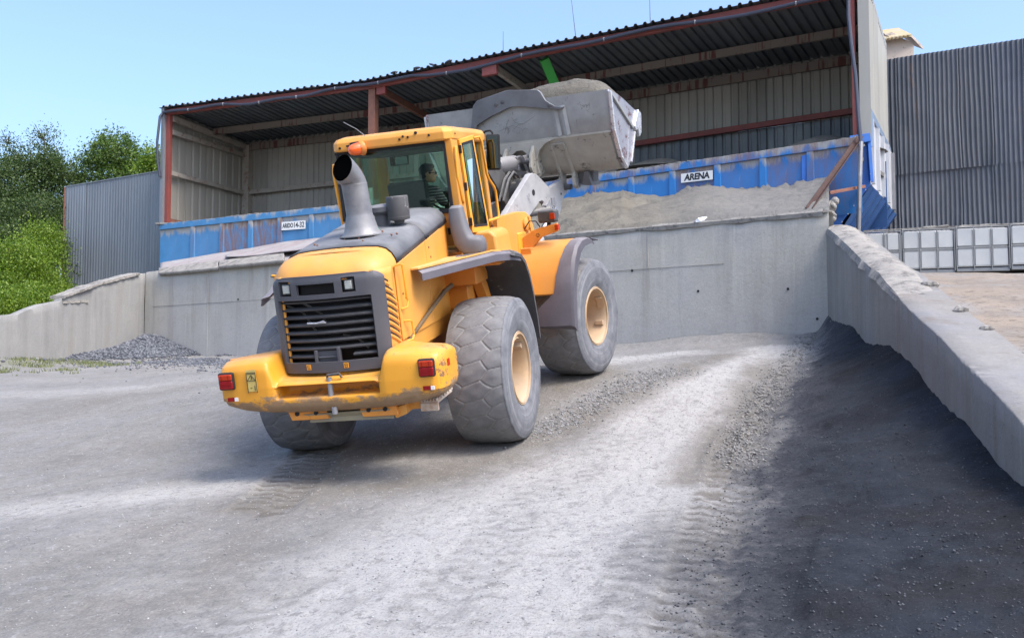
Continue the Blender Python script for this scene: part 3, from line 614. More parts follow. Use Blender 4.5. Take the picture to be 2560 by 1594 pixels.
# shutter joint lines and tie holes: thin recess-coloured strips built as shallow relief
mb = MB()
for s0, s1, z in ((12.8, 19.2, 2.62), (0.4, 6.0, 2.45)): mb.beam(wp(s0, z, .006), wp(s1, z+.01, .006), .012, .018)
for s0, z0, z1 in ((17.4, 2.62, 3.45), (2.9, .9, 3.3)): mb.beam(wp(s0, z0, .004), wp(s0, z1, .004), .01, .016, up=(1, 0, 0))
obj('joint_fin', mb, m_conc, wall)
mb = MB()
for s0, z in ((18.6, 2.05), (13.3, 2.55), (17.0, 2.6), (20.6, 2.0), (12.6, .95), (17.9, 1.0), (4.2, 2.5), (21.2, 1.35)):
    p0 = Vector(wp(s0, z, -.03)); p1 = Vector(wp(s0, z, .014)); mb.tube([p0, p1], .028, 10)
obj('tie_hole', mb, m_dark, wall)
mb = MB()
for k in range(7): a = wp(15.9+rng.uniform(0, .5), 1.28+rng.uniform(-.05, .05), .02); mb.beam(a, (a[0]+rng.uniform(.05, .2), a[1]-.02, a[2]+rng.uniform(-.02, .02)), .01, .02)
obj('rebar_stub', mb, m_rustbeam, wall)
# low wall at far left
lw_pts = [(-11.65, 32.4, 684, 364), (0, 0, 684, 320), (0, 0, 690, 296), (0, 0, 714, 222), (0, 0, 739, 153), (0, 0, 753, 148), (0, 0, 760, 102), (0, 0, 784, 42), (0, 0, 788, 0), (0, 0, 800, -160)]
line, tops = [], []
for _, _, py, px in lw_pts:
    k = (px-1280)/2560; t = (32.4-2.75*-11.65*-1) if False else None
    # intersect X = k Y with Y = 32.4 + 2.75 (X + 11.65)
    Y = (32.4+2.75*11.65)/(1-2.75*k); X = k*Y; line.append((X, Y)); tops.append((960-py)/2560*Y)
line[0] = (-11.66, 32.38); tops[0] = (960-682)/2560*32.4; line += [(-16.5, 19.1)]; tops += [1.1]
lw = strip_wall('low_side_wall', 'low pale concrete wall stepping down at the left edge', line[::-1], tops[::-1], -1.2, .3, m_conc_l, .015, .03)
# broken pieces on its crest
def lwp(px, py, back=.15, dz=.0): k = (px-1280)/2560; Y = (32.4+2.75*11.65)/(1-2.75*k); return Vector((k*Y-.94*back, Y+.34*back, (960-py)/2560*Y+dz))
for i, (a_, b_, wd_, nm_) in enumerate((((150, 741), (226, 713), .40, 'lowest'), ((186, 728), (268, 700), .32, 'middle'), ((250, 706), (340, 683), .36, 'highest'), ((152, 754), (215, 752), .30, 'short fallen'))):
    pa, pb_ = lwp(*a_), lwp(*b_); c0 = (pa+pb_)/2; mb = MB(); ns_ = 14; rr = []
    for k in range(ns_+1):
        p_ = pa.lerp(pb_, k/ns_)-c0; w2 = wd_*(.5+.16*rng.rand()); t_ = .035+.02*rng.rand(); rr.append([p_+Vector((w2, -.3*w2, -t_)), p_+Vector((w2, -.3*w2, t_*.5)), p_+Vector((-w2, .3*w2, t_*.6)), p_+Vector((-w2, .3*w2, -t_))])
    mb.rings(rr); o = obj('broken_slab', mb, m_crust); o.location = c0; tag(o, nm_+' flat broken slab lying along the crest of the low left wall', 'rubble', 'broken concrete on the low wall')
# retaining wall on the right, running towards the camera
Yr = np.array(sorted(set([21.3]+[a for a, _ in rw_top])))[::-1]; Yr = Yr[Yr <= 21.3]
rline = [(RWX0+.2*y, y) for y in Yr]; rtops = [float(np.interp(y, rw_top[:, 0], rw_top[:, 1])) for y in Yr]
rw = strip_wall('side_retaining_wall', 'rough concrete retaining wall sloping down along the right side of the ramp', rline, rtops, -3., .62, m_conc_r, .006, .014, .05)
# cement and dirt crust on its upper stretch
cm = MB(); ss = np.linspace(21.2, 13.0, 90); q = []
for i, y in enumerate(ss):
    x0 = RWX0+.2*y; zt = np.interp(y, rw_top[:, 0], rw_top[:, 1]); f = min(1, (y-12.9)/2)
    h = (.05+.09*float(fbm(np.array(y*2.4), np.array(2.), 5, .7)))*f
    q.append([(x0-.03+.05*float(fbm(np.array(y*2.), np.array(7.), 3)), y, zt-.08), (x0+.02, y, zt+.03*f), (x0+.16, y, zt+h+.02*rng.rand()), (x0+.34, y, zt+h*1.2+.03*rng.rand()), (x0+.52, y, zt+h*.7+.02*rng.rand()), (x0+.66, y, zt-.1)])
cm.rings(q, close=False, caps=False); tag(obj('dirt_crust', cm, m_crust, smooth=True), 'crumbly grey crust of cement and dirt on top of the right retaining wall', 'crust')
for i, (px, py, Y, d) in enumerate(((2445, 868, 10.8, (.16, .14, .09)), (2418, 812, 11.9, (.20, .16, .12)), (2305, 728, 13.6, (.24, .2, .12)))):
    mb = MB(); mb.ball((0, 0, 0), (d[0]/2, d[1]/2, d[2]/2), 9, 6); mb.v = [tuple(c*(1+rng.uniform(-.12, .12)) for c in p) for p in mb.v]
    x_ = RWX0+.2*Y+.55; o = obj('dirt_clod', mb, m_crust); o.location = (x_, Y, np.interp(Y, rw_top[:, 0], rw_top[:, 1])+.03)
    tag(o, ['nearest lump of dirt on the right retaining wall', 'middle lump of dirt on the right retaining wall', 'dark lump of dirt on the upper part of the right retaining wall'][i], 'clod')

# ---------------------------------------------------------------- shed plan
FA, FB, FC = Vector((-12.0, 35.0)), Vector((-4.40, 31.75)), Vector((8.12, 24.0))      # eave line
BA, BB, BC = Vector((-10.25, 39.0)), Vector((-2.5, 35.7)), Vector((10.26, 27.9))      # back line
ZF, ZB = 9.49, 9.22
def v3(p, z): return Vector((p.x, p.y, z))
shed = thing('storage_shed', 'open fronted corrugated metal shed with red steel frame above the blue hoppers', 'shed', v3(FA, 4.2))
SO = Vector(shed.location)
def sobj(name, mb, m, **k): return obj(name, rel(mb, SO), m, shed, **k)
def sheet(name, a, b, u0, u1, m, parent, org, pitch=.27, rib=.045, nside=1, wavy=0., joints=1.08, lower=None, sine=False, jz=None):
    """trapezoid (or sine) profiled sheets laid from line a-b, ribs running from offset u0 to u1 (vectors at a and at b). One object per sheet."""
    L = (b-a).length; ns = max(1, round(L/joints)); res = []
    for k in range(ns):
        t0, t1 = k/ns-.012/L*1.5, (k+1)/ns+.03/L; w_ = L/ns; nr = max(1, round(w_/pitch)); pts = []
        if sine:
            for j in range(nr*8+1): pts.append((j/(nr*8), rib*.5*math.sin(2*math.pi*j/8)))
        else:
            for j in range(nr):
                o_ = j/nr; e = 1/nr; pts += [(o_, 0), (o_+.55*e, 0), (o_+.66*e, rib), (o_+.88*e, rib), (o_+.985*e, 0)]
            pts.append((1, 0))
        mb = MB(); rr = []; tilt = rng.uniform(-.01, .01)
        nseg = 6 if wavy else 1
        ph = 3.7
        for i in range(nseg+1):
            f = i/nseg; row = []
            for t, d in pts:
                tt = lerp(t0, t1, t); base = a.lerp(b, tt); du = u0.lerp(u1, tt); along = (b-a).normalized(); nn = along.cross(du).normalized()*nside
                p = base+du*f+nn*(d+tilt)
                if wavy: p += along*(wavy*float(fbm(np.array(tt*L*1.1+ph), np.array(f*2.2), 3)))+nn*(wavy*1.2*float(fbm(np.array(tt*L*.8+ph), np.array(f*1.5+5), 3)))
                row.append(p-org)
            rr.append(row)
        mb.rings(rr, close=False, caps=False)
        o = obj(name, mb, m, parent, smooth=False); res.append(o)
    return res
DZ = lambda z: Vector((0, 0, z))
for (f0, f1, b0, b1) in ((FA, FB, BA, BB), (FB, FC, BB, BC)):
    e0 = (f0-b0).normalized()*.22; e1 = (f1-b1).normalized()*.22
    ex_ = (f0-f1).normalized()*(.12 if f0 is FA else 0); a0, a1 = v3(f0+e0+ex_, ZF+.03), v3(f1+e1, ZF+.03)
    sheet('roof_sheet', a0, a1, v3(b0-e0+ex_, ZB+.07)-a0, v3(b1-e1, ZB+.07)-a1, m_roof, shed, SO, nside=1, rib=.06)
# back wall: dusty bright upper part at left, darker blue-grey to the right
sheet('back_wall_sheet', v3(BA, 4.6), v3(BB, 4.6), DZ(ZB-4.48), DZ(ZB-4.48), m_inner, shed, SO, nside=-1)
Bm = BB.lerp(BC, .5)
sheet('back_wall_sheet', v3(BB, 4.6), v3(Bm, 4.6), DZ(ZB-4.48), DZ(ZB-4.48), m_inner, shed, SO, nside=-1)
sheet('back_wall_sheet', v3(Bm, 7.5), v3(BC, 7.5), DZ(ZB-7.38), DZ(ZB-7.38), m_inner, shed, SO, nside=-1)
sheet('back_wall_sheet', v3(Bm, 4.6), v3(BC, 4.6), DZ(2.9), DZ(2.9), m_inner_d, shed, SO, nside=-1)
# left wall, inside visible
sheet('side_wall_sheet', v3(FA, 5.45), v3(BA, 5.45), DZ(ZF-5.28), DZ(ZB-5.23), m_inner, shed, SO, nside=-1, pitch=.4, joints=1.2)
# right wall, outside visible
RO = Vector((.16, -.06)); Fc2, Bc2 = Vector((8.28, 23.95))+RO, Vector((10.38, 27.95))
sheet('side_wall_sheet', v3(Fc2, 6.38), v3(Bc2, 6.38), DZ(ZF+.12-6.38), DZ(ZB+.12-6.38), m_outer, shed, SO, nside=1, pitch=.22, rib=.035)
# eave beam, fascia and posts
for a, b_ in ((FA, FB), (FB, FC)):
    mb = MB(); mb.beam(v3(a, ZF-.10), v3(b_, ZF-.10), .12, .20); sobj('eave_beam', mb, m_redsteel, bev=.006)
mb = MB()
for a, b_ in ((FA, FB), (FB, FC)):
    e = (a-lerp(BA, BC, .5)).normalized()*0
mb.beam(v3(FC, ZF-.06)+Vector((0, -.1, 0)), v3(BC, ZB-.06)+Vector((.08, 0, 0)), .05, .16); sobj('verge_trim', mb, m_redsteel)
def post(p, z0, z1, m=m_redsteel, w_=.16, nm='post'):
    mb = MB(); mb.box((p.x, p.y, (z0+z1)/2), (w_, w_, z1-z0), Matrix.Rotation(-.4, 3, 'Z')); return sobj(nm, mb, m, bev=.008)
post(FA+Vector((.12, .0)), 5.55, ZF-.2)
post(FB+Vector((.02, .12)), 5.6, ZF-.2, m_rustbeam, .24)
post(Vector((8.17, 24.05)), 5.8, ZF-.2, m_redsteel, .10)
mb = MB(); mb.box((FA.x-.04, FA.y-.06, (5.4+ZF)/2), (.12, .16, ZF-5.3), Matrix.Rotation(-.4, 3, 'Z')); sobj('corner_flashing', mb, m_fence_l)
mb = MB(); mb.box((Fc2.x-.08, Fc2.y-.03, (5.75+ZF+.2)/2), (.25, .05, ZF+.2-5.75), Matrix.Rotation(-.35, 3, 'Z')); mb.box((8.16, 23.93, 5.62), (.32, .2, .05)); sobj('corner_flashing', mb, m_outer)
mb = MB(); mb.beam(v3(Fc2, ZF+.14), v3(Bc2, ZB+.14), .07, .16); sobj('verge_trim', mb, m_outer)
mb = MB(); mb.beam(v3(Fc2+Vector((.05, .05)), 6.42), v3(Bc2+Vector((.05, 0)), 6.42), .09, .17); mb.beam(v3(Fc2+Vector((.03, .02)), 6.45), v3(Fc2+Vector((.03, .02)), 5.6), .1, .12, up=(1, 0, 0)); sobj('side_rail', mb, plain('blue_grey_rail', (.20, .27, .38), .4))
# foot plates of the front posts on the hopper rim
mb = MB(); mb.box((FA.x+.05, FA.y-.02, 5.49), (.5, .45, .05)); mb.prism([(FA.x-.14, FA.y-.1, 5.47), (FA.x+.24, FA.y-.1, 5.47), (FA.x+.05, FA.y-.1, 5.3)], (0, .3, 0)); sobj('foot_plate', mb, m_crust)
# purlins and rails
def L3(t0, t1, z0, z1): return None
def purl(f, dz, m, w_=.10, h=.20):
    for f0, f1, b0, b1 in ((FA, FB, BA, BB), (FB, FC, BB, BC)):
        z = lerp(ZF, ZB, f)-.02+dz; mb = MB(); mb.beam(v3(f0.lerp(b0, f), z-h/2), v3(f1.lerp(b1, f), z-h/2), w_, h); sobj('purlin', mb, m, bev=.005)
purl(.52, 0, m_purlin, .12, .22); purl(.965, -.02, m_purlin, .1, .26)
for a, b_, z0, z1, m in ((BA, BB, 7.3, 7.42, m_purlin_d), (BB, Bm, 7.42, 7.5, m_purlin_d), (Bm, BC, 7.5, 7.62, m_redsteel)):
    mb = MB(); o_ = Vector((-.06, -.14)); mb.beam(v3(a+o_, z0), v3(b_+o_, z1), .12, .16); sobj('wall_rail', mb, m, bev=.005)
mb = MB(); mb.beam(v3(FA+Vector((.2, .05)), 7.28), v3(BA+Vector((.08, -.1)), 7.28), .10, .15); sobj('wall_rail', mb, m_purlin_d)
mb = MB(); mb.beam(v3(FA+Vector((.2, .05)), 5.62), v3(BA+Vector((.08, -.1)), 5.62), .10, .15); sobj('wall_rail', mb, m_rustbeam)
mb = MB(); mb.beam(v3(FA+Vector((.2, .05)), 8.72), v3(BA+Vector((.08, -.1)), 8.72), .10, .16); sobj('wall_rail', mb, m_purlin_d)
mb = MB(); mb.beam(v3(FA+Vector((.2, .05)), 9.2), v3(BA+Vector((.08, -.1)), 9.05), .16, .2); sobj('rafter', mb, m_purlin_d)
post(BA+Vector((.12, -.2)), 4.6, ZB-.1, m_purlin_d, .3, 'corner_post')
# rafters: front eave to back
def rafter(t0, t1, m):
    p0 = FA.lerp(FB, t0) if t0 <= 1 else FB.lerp(FC, t0-1); p1 = BA.lerp(BB, t1) if t1 <= 1 else BB.lerp(BC, t1-1)
    mb = MB(); mb.beam(v3(p0, ZF-.28), v3(p1, ZB-.34), .12, .22); sobj('rafter', mb, m, bev=.005)
rafter(1.02, 1.03, m_rustbeam); rafter(1.31, 1.32, m_purlin_d)
pb = FB.lerp(FC, .31); mb = MB(); mb.box((pb.x-.12, pb.y-.02, ZF-.36), (.5, .14, .34), Matrix.Rotation(-.55, 3, 'Z')); sobj('gusset', mb, m_redsteel, bev=.02)
mb = MB(); pb2 = FB.lerp(FC, .01); mb.box((pb2.x+.18, pb2.y-.05, ZF-.30), (.34, .12, .26), Matrix.Rotation(-.5, 3, 'Z')); sobj('gusset', mb, m_redsteel, bev=.02)
a = at(1360, 148, 28.9); b_ = at(1397, 235, 29.6); b2 = a+(b_-a)*3.6; mb = MB(); mb.beam(a, b2, .26, .16, up=(0, 1, 0)); sobj('green_strut', mb, m_green, bev=.01)
# bent ridge flashings sticking up behind the eave
for i, t in enumerate((1.06, 1.12, 1.16, 1.2)):
    p = FB.lerp(FC, t-1); mb = MB(); mb.ball((p.x, p.y-.16, ZF+.12), (.14, .08, .035), 8, 5, Euler((0, rng.uniform(-.4, .4), -.5)).to_matrix()); sobj('loose_flashing', mb, m_fence_r, smooth=True)
# cable conduit slung under the eave
pts = []
for i in range(46):
    t = i/45*2; p = (FA.lerp(FB, t) if t <= 1 else FB.lerp(FC, t-1)); o_ = Vector((-.06, -.15))
    sag = .05*math.sin(t*9)+.035*math.sin(t*23+1)+(.07 if .9 < t < 1.15 else 0)
    pts.append(v3(p+o_, ZF-.17+sag-.0))
cb = MB(); cb.tube([v3(FA+Vector((-.1, -.17)), 7.1), v3(FA+Vector((-.18, -.2)), 7.6), v3(FA+Vector((-.22, -.2)), 8.3), v3(FA+Vector((-.14, -.2)), 9.2)]+pts, .048, 8)
o = tag(obj('conduit', rel(cb, pts[0]), m_cable, smooth=True), 'dark corrugated cable conduit slung along the front edge of the shed roof', 'cable'); o.location = pts[0]
clip = MB()
for i in range(3, 45, 4): clip.tube([pts[i]-Vector((.02, 0, 0)), pts[i]+Vector((.02, 0, 0))], .058, 8)
obj('clip', rel(clip, pts[0]), m_steel, o)
pp = [at(2121, -45, 23.75), at(2121, 40, 23.7), at(2128, 110, 23.6), at(2139, 195, 23.6), at(2146, 290, 23.5), at(2152, 355, 23.4), at(2149, 440, 23.3), at(2147, 520, 23.3), at(2145, 588, 23.4)]
cb = MB(); cb.tube(pp, .045, 8); o = tag(obj('conduit', rel(cb, pp[-1]), m_cable, smooth=True), 'dark conduit hanging down the right corner of the shed to the yard', 'cable'); o.location = pp[-1]
cb = MB(); cb.tube([p_+Vector((.004, -.004, 0)) for p_ in pp[5:]], .052, 8); obj('galvanised_pipe', rel(cb, pp[-1]), m_steel, o)
# thin aerial rods
for i, (px, y0, y1, Y, dx) in enumerate(((1258, 78, 134, 29.4, 0), (1428, -5, 96, 28.3, 14), (1624, -10, 64, 27, 2))):
    a, b_ = at(px+dx, y1, Y), at(px, y0, Y); a.z = ZF; mb = MB(); mb.tube([(0, 0, 0), b_-a], [.014, .006], 6); mb.ball((0, 0, 0), .03, 6, 4)
    o = obj('aerial_rod', mb, m_fence_r); o.location = a; tag(o, ['thin leftmost aerial rod standing on the shed roof', 'thin tilted aerial rod standing on the shed roof', 'thin rightmost aerial rod standing on the shed roof'][i], 'antenna')

# ---------------------------------------------------------------- blue hoppers
def hopper(name, label, a, b_, za, zb, h, ribs, mat, rail_h=.22, depth=2.6, group=None):
    root = thing(name, label, 'hopper', v3(a, 4), group); o0 = Vector(root.location)
    d = (b_-a).normalized(); nf = Vector((d.y, -d.x)); L = (b_-a).length
    q = lambda s, z, off=0.: v3(a+d*s+nf*off, z)
    zt = lambda s: lerp(za, zb, s/L)
    rad = math.atan2(d.y, d.x)
    def part(nm, mb, m=mat, bev=.008, s0=0, top=0):
        o = obj(nm, rel(mb, q(s0, top)), m, root, bev=bev); o.location = q(s0, top)-o0; return o
    # top rail in lengths
    mb = MB(); mb.prism([q(0, zt(0)-rail_h, .06), q(0, zt(0), .06), q(0, zt(0)+.015, -.12), q(0, zt(0)-rail_h, -.12)], q(L, zt(L), .06)-q(0, zt(0), .06)); part('top_rail', mb, mat, .01, 0, zt(0)-.05)
    mb = MB()
    for k in range(int(L/.06)):
        s = k*.06+rng.uniform(0, .05); hh = rng.uniform(.01, .045)*max(0, .5+float(fbm(np.array(s*.8), np.array(3.), 3))); mb.box(q(s, zt(s)+hh/2, .0+rng.uniform(-.04, .03)), (.07, .08, hh), Matrix.Rotation(rad, 3, 'Z'))
    part('dust_crust', mb, m_crust, 0)
    edges = [0]+[r for r in ribs]+[L]
    for s in ribs:
        mb = MB(); mb.prism([q(s-.09, zt(s)-rail_h, .05), q(s-.07, zt(s)-rail_h, .05), q(s+.07, zt(s)-rail_h, .05), q(s+.09, zt(s)-rail_h, .0), q(s-.09, zt(s)-rail_h, .0)], (0, 0, -h)); part('rib', mb, mat, .006, s, zt(s)-rail_h-.25)
    for s0, s1 in zip(edges[:-1], edges[1:]):
        mb = MB(); mb.prism([q(s0+.0, zt(s0)-rail_h-.004, .0), q(s1-.0, zt(s1)-rail_h-.004, .0), q(s1, zt(s1)-rail_h-h, .0), q(s0, zt(s0)-rail_h-h, .0)], (nf.x*-.02, nf.y*-.02, 0)); part('panel', mb, mat, 0, (s0+s1)/2, zt(s0)-rail_h-.25)
    mb = MB(); mb.prism([q(0, zt(0)-.1, -depth), q(L, zt(L)-.1, -depth), q(L, zt(L)-rail_h-h, -depth), q(0, zt(0)-rail_h-h, -depth)], (nf.x*-.02, nf.y*-.02, 0)); part('rear_panel', mb, m_blue_d, 0)
    return root, q, zt, L
SP = Vector((-3.55, 31.25))
def onln(px, a, b_):
    k = (px-1280)/2560; d = b_-a; t = (k*a.y-a.x)/(d.x-k*d.y); return t*d.length
off = Vector((-.09, -.14))
HA, HB = Vector((-12.05, 34.95))+off*.3, Vector((-3.4, 31.1))
r1 = [onln(px, HA, HB) for px in (478, 551, 623, 697, 776, 862)]
hl, ql, ztl, LL = hopper('aggregate_hopper', 'blue steel hopper with rust-streaked ribs at left under the shed', HA, HB, 5.48, 5.66, 1.3, r1, m_hop_l, .20)
HC, HD = Vector((-3.38, 31.09)), Vector((8.2, 23.75))
r2 = [onln(px, HC, HD) for px in (1050, 1180, 1290, 1390, 1486, 1583, 1687, 1801, 1916, 2036)]
hr, qr, ztr, LR = hopper('aggregate_hopper', 'bright blue steel hopper filled with sand at right under the shed', HC, HD, 5.52, 5.80, 1.6, r2, m_hop_r, .19)
# hopper end: front web, ribbed side panels and sloping chute
h0 = Vector(hr.location); A3 = Vector
e0, e1 = Vector((8.50, 24.0)), Vector((10.46, 27.85))
def hp(nm, mb, m, **k): return obj(nm, rel(mb, h0), m, hr, **k)
mb = MB(); mb.prism([A3((7.0, 24.45, 5.5)), A3((8.42, 23.9, 5.85)), A3((8.5, 24.0, 4.72)), A3((7.9, 24.2, 3.9)), A3((7.62, 24.3, 3.3)), A3((7.0, 24.5, 3.3))], (0, .03, 0)); hp('end_web', mb, m_blue)
mb = MB(); mb.beam((8.42, 23.88, 5.85), (8.48, 23.9, 4.75), .10, .08, up=(1, 0, 0)); mb.beam((7.98, 23.86, 5.74), (8.44, 23.80, 5.80), .06, .2); mb.beam((8.22, 23.9, 5.7), (8.22, 23.95, 4.75), .04, .03, up=(1, 0, 0)); hp('end_frame', mb, m_blue, bev=.006)
for k in range(11):
    mb = MB(); z = 5.7-k*.19; x = 8.46 if z > 4.72 else 8.46-(4.72-z)*.75; mb.ball((x-.02, 23.86, z), .018, 6, 4); hp('bolt', mb, m_steel)
mb = MB(); a, b_ = v3(e0, 6.35), v3(e1, 6.35); mb.prism([a, b_, v3(e1, 4.75), v3(e0, 4.72)], (-.03, .015, 0)); hp('side_panel', mb, m_whitepanel)
for t in (.03, .25, .47, .69, .96):
    p0 = e0.lerp(e1, t); mb = MB(); mb.beam(v3(p0+Vector((.035, -.02)), 6.3), v3(p0+Vector((.035, -.02)), 4.74), .09, .10, up=(.44, .9, 0)); hp('side_rib', mb, m_whitepanel if t < .9 else m_steel, bev=.006)
# sloping underside made of folded strips
g0, g1 = Vector((7.60, 24.4)), Vector((9.5, 28.15)); n_ = 6
for k in range(n_):
    t0, t1 = k/n_, (k+1)/n_; a, b_ = e0.lerp(e1, t0), e0.lerp(e1, t1); c_, d__ = g0.lerp(g1, t0), g0.lerp(g1, t1)
    up_ = .05; tm = lerp(t0, t1, .75); am, cm_ = e0.lerp(e1, tm), g0.lerp(g1, tm); mb = MB()
    mb.add([v3(a, 4.72), v3(am, 4.72), v3(cm_, 3.25), v3(c_, 3.25)], [(0, 1, 2, 3)])
    n3 = Vector((.1, -.03, -.1))*.9
    mb.add([v3(am, 4.72), v3(b_, 4.72), v3(d__, 3.25), v3(cm_, 3.25), v3(am, 4.72)+n3, v3(b_, 4.72)+n3, v3(d__, 3.25)+n3, v3(cm_, 3.25)+n3], [(4, 5, 6, 7), (0, 3, 7, 4), (1, 5, 6, 2), (0, 4, 5, 1), (3, 2, 6, 7)]); hp('chute_plate', mb, m_blue_d)
mb = MB(); p0, p1 = Vector((8.17, 23.72, 5.72)), Vector((6.25, 21.35, 3.62)); mb.lbeam(p0, p1, .12, .12, .02, up=(.6, -.5, .6)); pass
tag(obj('diagonal_brace', rel(mb, p1), m_brace, bev=.003), 'brown steel angle brace leaning from the bay wall up to the blue hopper', 'brace').location = p1
mb = MB(); a, b_ = at(2072, 481, 22.6), at(2160, 465, 23.8); mb.beam(a, b_, .07, .05); mb.beam(a+Vector((0, -.01, -.04)), b_+Vector((0, -.01, -.04)), .09, .015)
tag(obj('tie_bar', rel(mb, a), m_rustbeam, bev=.003), 'thin rusty bar tying the brown brace to the hopper end', 'bar').location = a

# signs on the hoppers
def sign(label, q, zt, L, pxm, pxw, pyc, word, hgt, a, b_, bold=.004, shear=0., wd=None, gap=None):
    s = onln(pxm, a, b_); w_ = wd; p = q(s, 0, .055); Y = p.y; z = (960-pyc)/2560*Y; p.z = z
    d = (b_-a).normalized(); slope = .0; ang = math.atan2(d.y, d.x)
    o = thing('sign', label, 'sign', p); o.rotation_euler = (0, slope, ang)
    mb = MB(); mb.box((0, 0, 0), (w_, .008, hgt)); obj('plate', mb, m_white, o)
    for txt, x, sz, bd, shr, sx_ in word:
        cu = bpy.data.curves.new('t', 'FONT'); cu.body = txt; cu.size = sz; cu.extrude = .0015; cu.align_x = 'CENTER'; cu.align_y = 'CENTER'; cu.offset = bd; cu.shear = shr; cu.space_character = .96
        to = bpy.data.objects.new('lettering', cu); me = to.data; COL.objects.link(to)
        bpy.context.view_layer.update(); dg = bpy.context.evaluated_depsgraph_get(); mesh = bpy.data.meshes.new_from_object(to.evaluated_get(dg)); bpy.data.objects.remove(to)
        mesh.materials.clear(); mesh.materials.append(m_ink); t2 = bpy.data.objects.new('lettering', mesh); COL.objects.link(t2); t2.parent = o; t2.location = (x, -.0065, 0); t2.rotation_euler = (R(90), 0, 0); t2.scale = (sx_, 1, 1)
    return o
sign('white sign reading ARENA fixed to the right blue hopper', qr, ztr, LR, 1749, 72, 437, [('ARENA', .0, .225, .009, .12, .95)], .235, HC, HD, wd=.86)
sign('white sign reading ARIDO 14-32 fixed to the left blue hopper', ql, ztl, LL, 732, 66, 561, [('ARIDO', -.215, .20, .005, 0, .68), ('14-32', .205, .24, .003, 0, .80)], .27, HA, HB, wd=.92)

# ---------------------------------------------------------------- sand slope between wall and hopper
ns, nt = 260, 46
def slope_sheet(name, label, s0, s1, foot_z, botf, m, cat, offwall=.0, rough=1., topoff=.02, a=HC, b_=HD):
    S_ = np.linspace(s0, s1, ns); T_ = np.linspace(0, 1, nt); ss_, tt = np.meshgrid(S_, T_)
    fx_ = WL.x+d_.x*ss_-nrm.x*(offwall); fy_ = WL.y+d_.y*ss_-nrm.y*(offwall)
    # top line follows hopper plane at the same sight direction
    k = (WL.x+d_.x*ss_)/(WL.y+d_.y*ss_); dd = b_-a; t = (k*a.y-a.x)/(dd.x-k*dd.y); tx_ = a.x+dd.x*t; ty_ = a.y+dd.y*t
    X = fx_+(tx_-fx_)*tt; Y = fy_+(ty_-fy_)*tt
    return S_, ss_, tt, X, Y
S_, ss_, tt, X, Y = slope_sheet('', '', 9.0, WLEN+.02, 0, 0, None, '', .04)
pxs = 1280+2560*X/Y
toppix = np.interp(pxs, [1200, 1330, 1400, 1420, 1500, 1560, 1575, 1600, 1655, 1700, 1720, 1745, 1790, 1875, 1990, 2075, 2100], [500, 500, 497, 490, 478, 472, 486, 482, 488, 476, 470, 462, 458, 470, 460, 437, 434])
ztop = (960-toppix)/2560*Y
tp = ztop[-1][None, :]*np.ones_like(tt)
Z = 3.60+(tp-3.60)*(tt**.85)
n1 = fbm(X*1.1, Y*2.4, 5, .6); n2 = fbm(X*6, Y*6, 4, .6)
# eroded gully running down to the left
gl = np.abs((X*.75+Y*.15)-(4.05+tt*1.5+.25*n1)); ridge = np.exp(-(((X-1.6-2.4*tt)+.3*n1)/.25)**2)*(tt > .12)*(tt < .8)
Z = Z+(.08*n1+.03*n2)*np.clip(tt*8, 0, 1)-.13*ridge+.10*np.exp(-(((X-1.25-2.4*tt)+.3*n1)/.25)**2)*(tt > .1)*(tt < .85)
lumps = np.maximum(0, fbm(X*3.2, Y*3.2, 4, .6))*np.clip((tt-.8)*5, 0, 1)*.30; Z = Z+lumps
Z = Z-.05*(tt < .03)
lip = (tt < .02)
def sandslope_mat():
    m, n, b, o = new_mat('caked_sand'); v = N(n, 'ShaderNodeTexCoord').outputs['Object']
    c = mix(n, ramp(n, noise(n, .7, v, 8, .65), .35, .68), (.235, .215, .175), (.165, .153, .128)); c = mix(n, ramp(n, noise(n, 2.2, v, 8, .75), .52, .62, 0, .75), c, (.13, .118, .10))
    sx = N(n, 'ShaderNodeSeparateXYZ'); n.links.new(v, sx.inputs[0]); c = mix(n, ramp(n, sx.outputs[0], 2.8, 5.0, 0, .6), c, (.225, .225, .225))
    n.links.new(c, b.inputs['Base Color']); b.inputs['Roughness'].default_value = .95; bump(n, b, noise(n, 7, v, 10, .75), 1., .09); return m
m_caked = sandslope_mat()
o = np_obj('sand_bank', np.stack([X, Y, Z], -1).reshape(-1, 3), grid_faces(nt, ns), m_caked); tag(o, 'caked beige sand bank spilled from the hopper onto the bay wall', 'sand'); o['kind'] = 'stuff'
# crusty lip over the wall edge
mb = MB(); q = []
for i in range(160):
    s = lerp(9.0, WLEN-.1, i/159); h = .03+.03*rng.rand(); f_ = float(fbm(np.array(s*2.2), np.array(4.), 4)); q.append([wp(s, 3.5-.03*f_-.02, .035+.02*f_), wp(s, 3.56, .06+.03*f_), wp(s, 3.60+.03*f_, .03), wp(s, 3.62, -.15)])
mb.rings(q, close=False, caps=False); obj('sand_lip', mb, m_crust, o)
# crushed bottle / bag caught on the edge
mb = MB(); pm = Vector(wp(onln(1745, WL, WR), 3.58, .07)); mb.tube([(0, 0, 0), (.08, -.02, .04), (.17, 0, .06), (.26, .02, .11)], [.03, .05, .035, .015], 7); mb.v = [tuple(c+rng.uniform(-.015, .015) for c in p) for p in mb.v]
o = obj('plastic_scrap', mb, plain('crumpled_plastic', (.62, .66, .72), .25), smooth=False); o.location = pm; tag(o, 'crumpled white plastic scrap caught on the edge of the bay wall', 'litter')
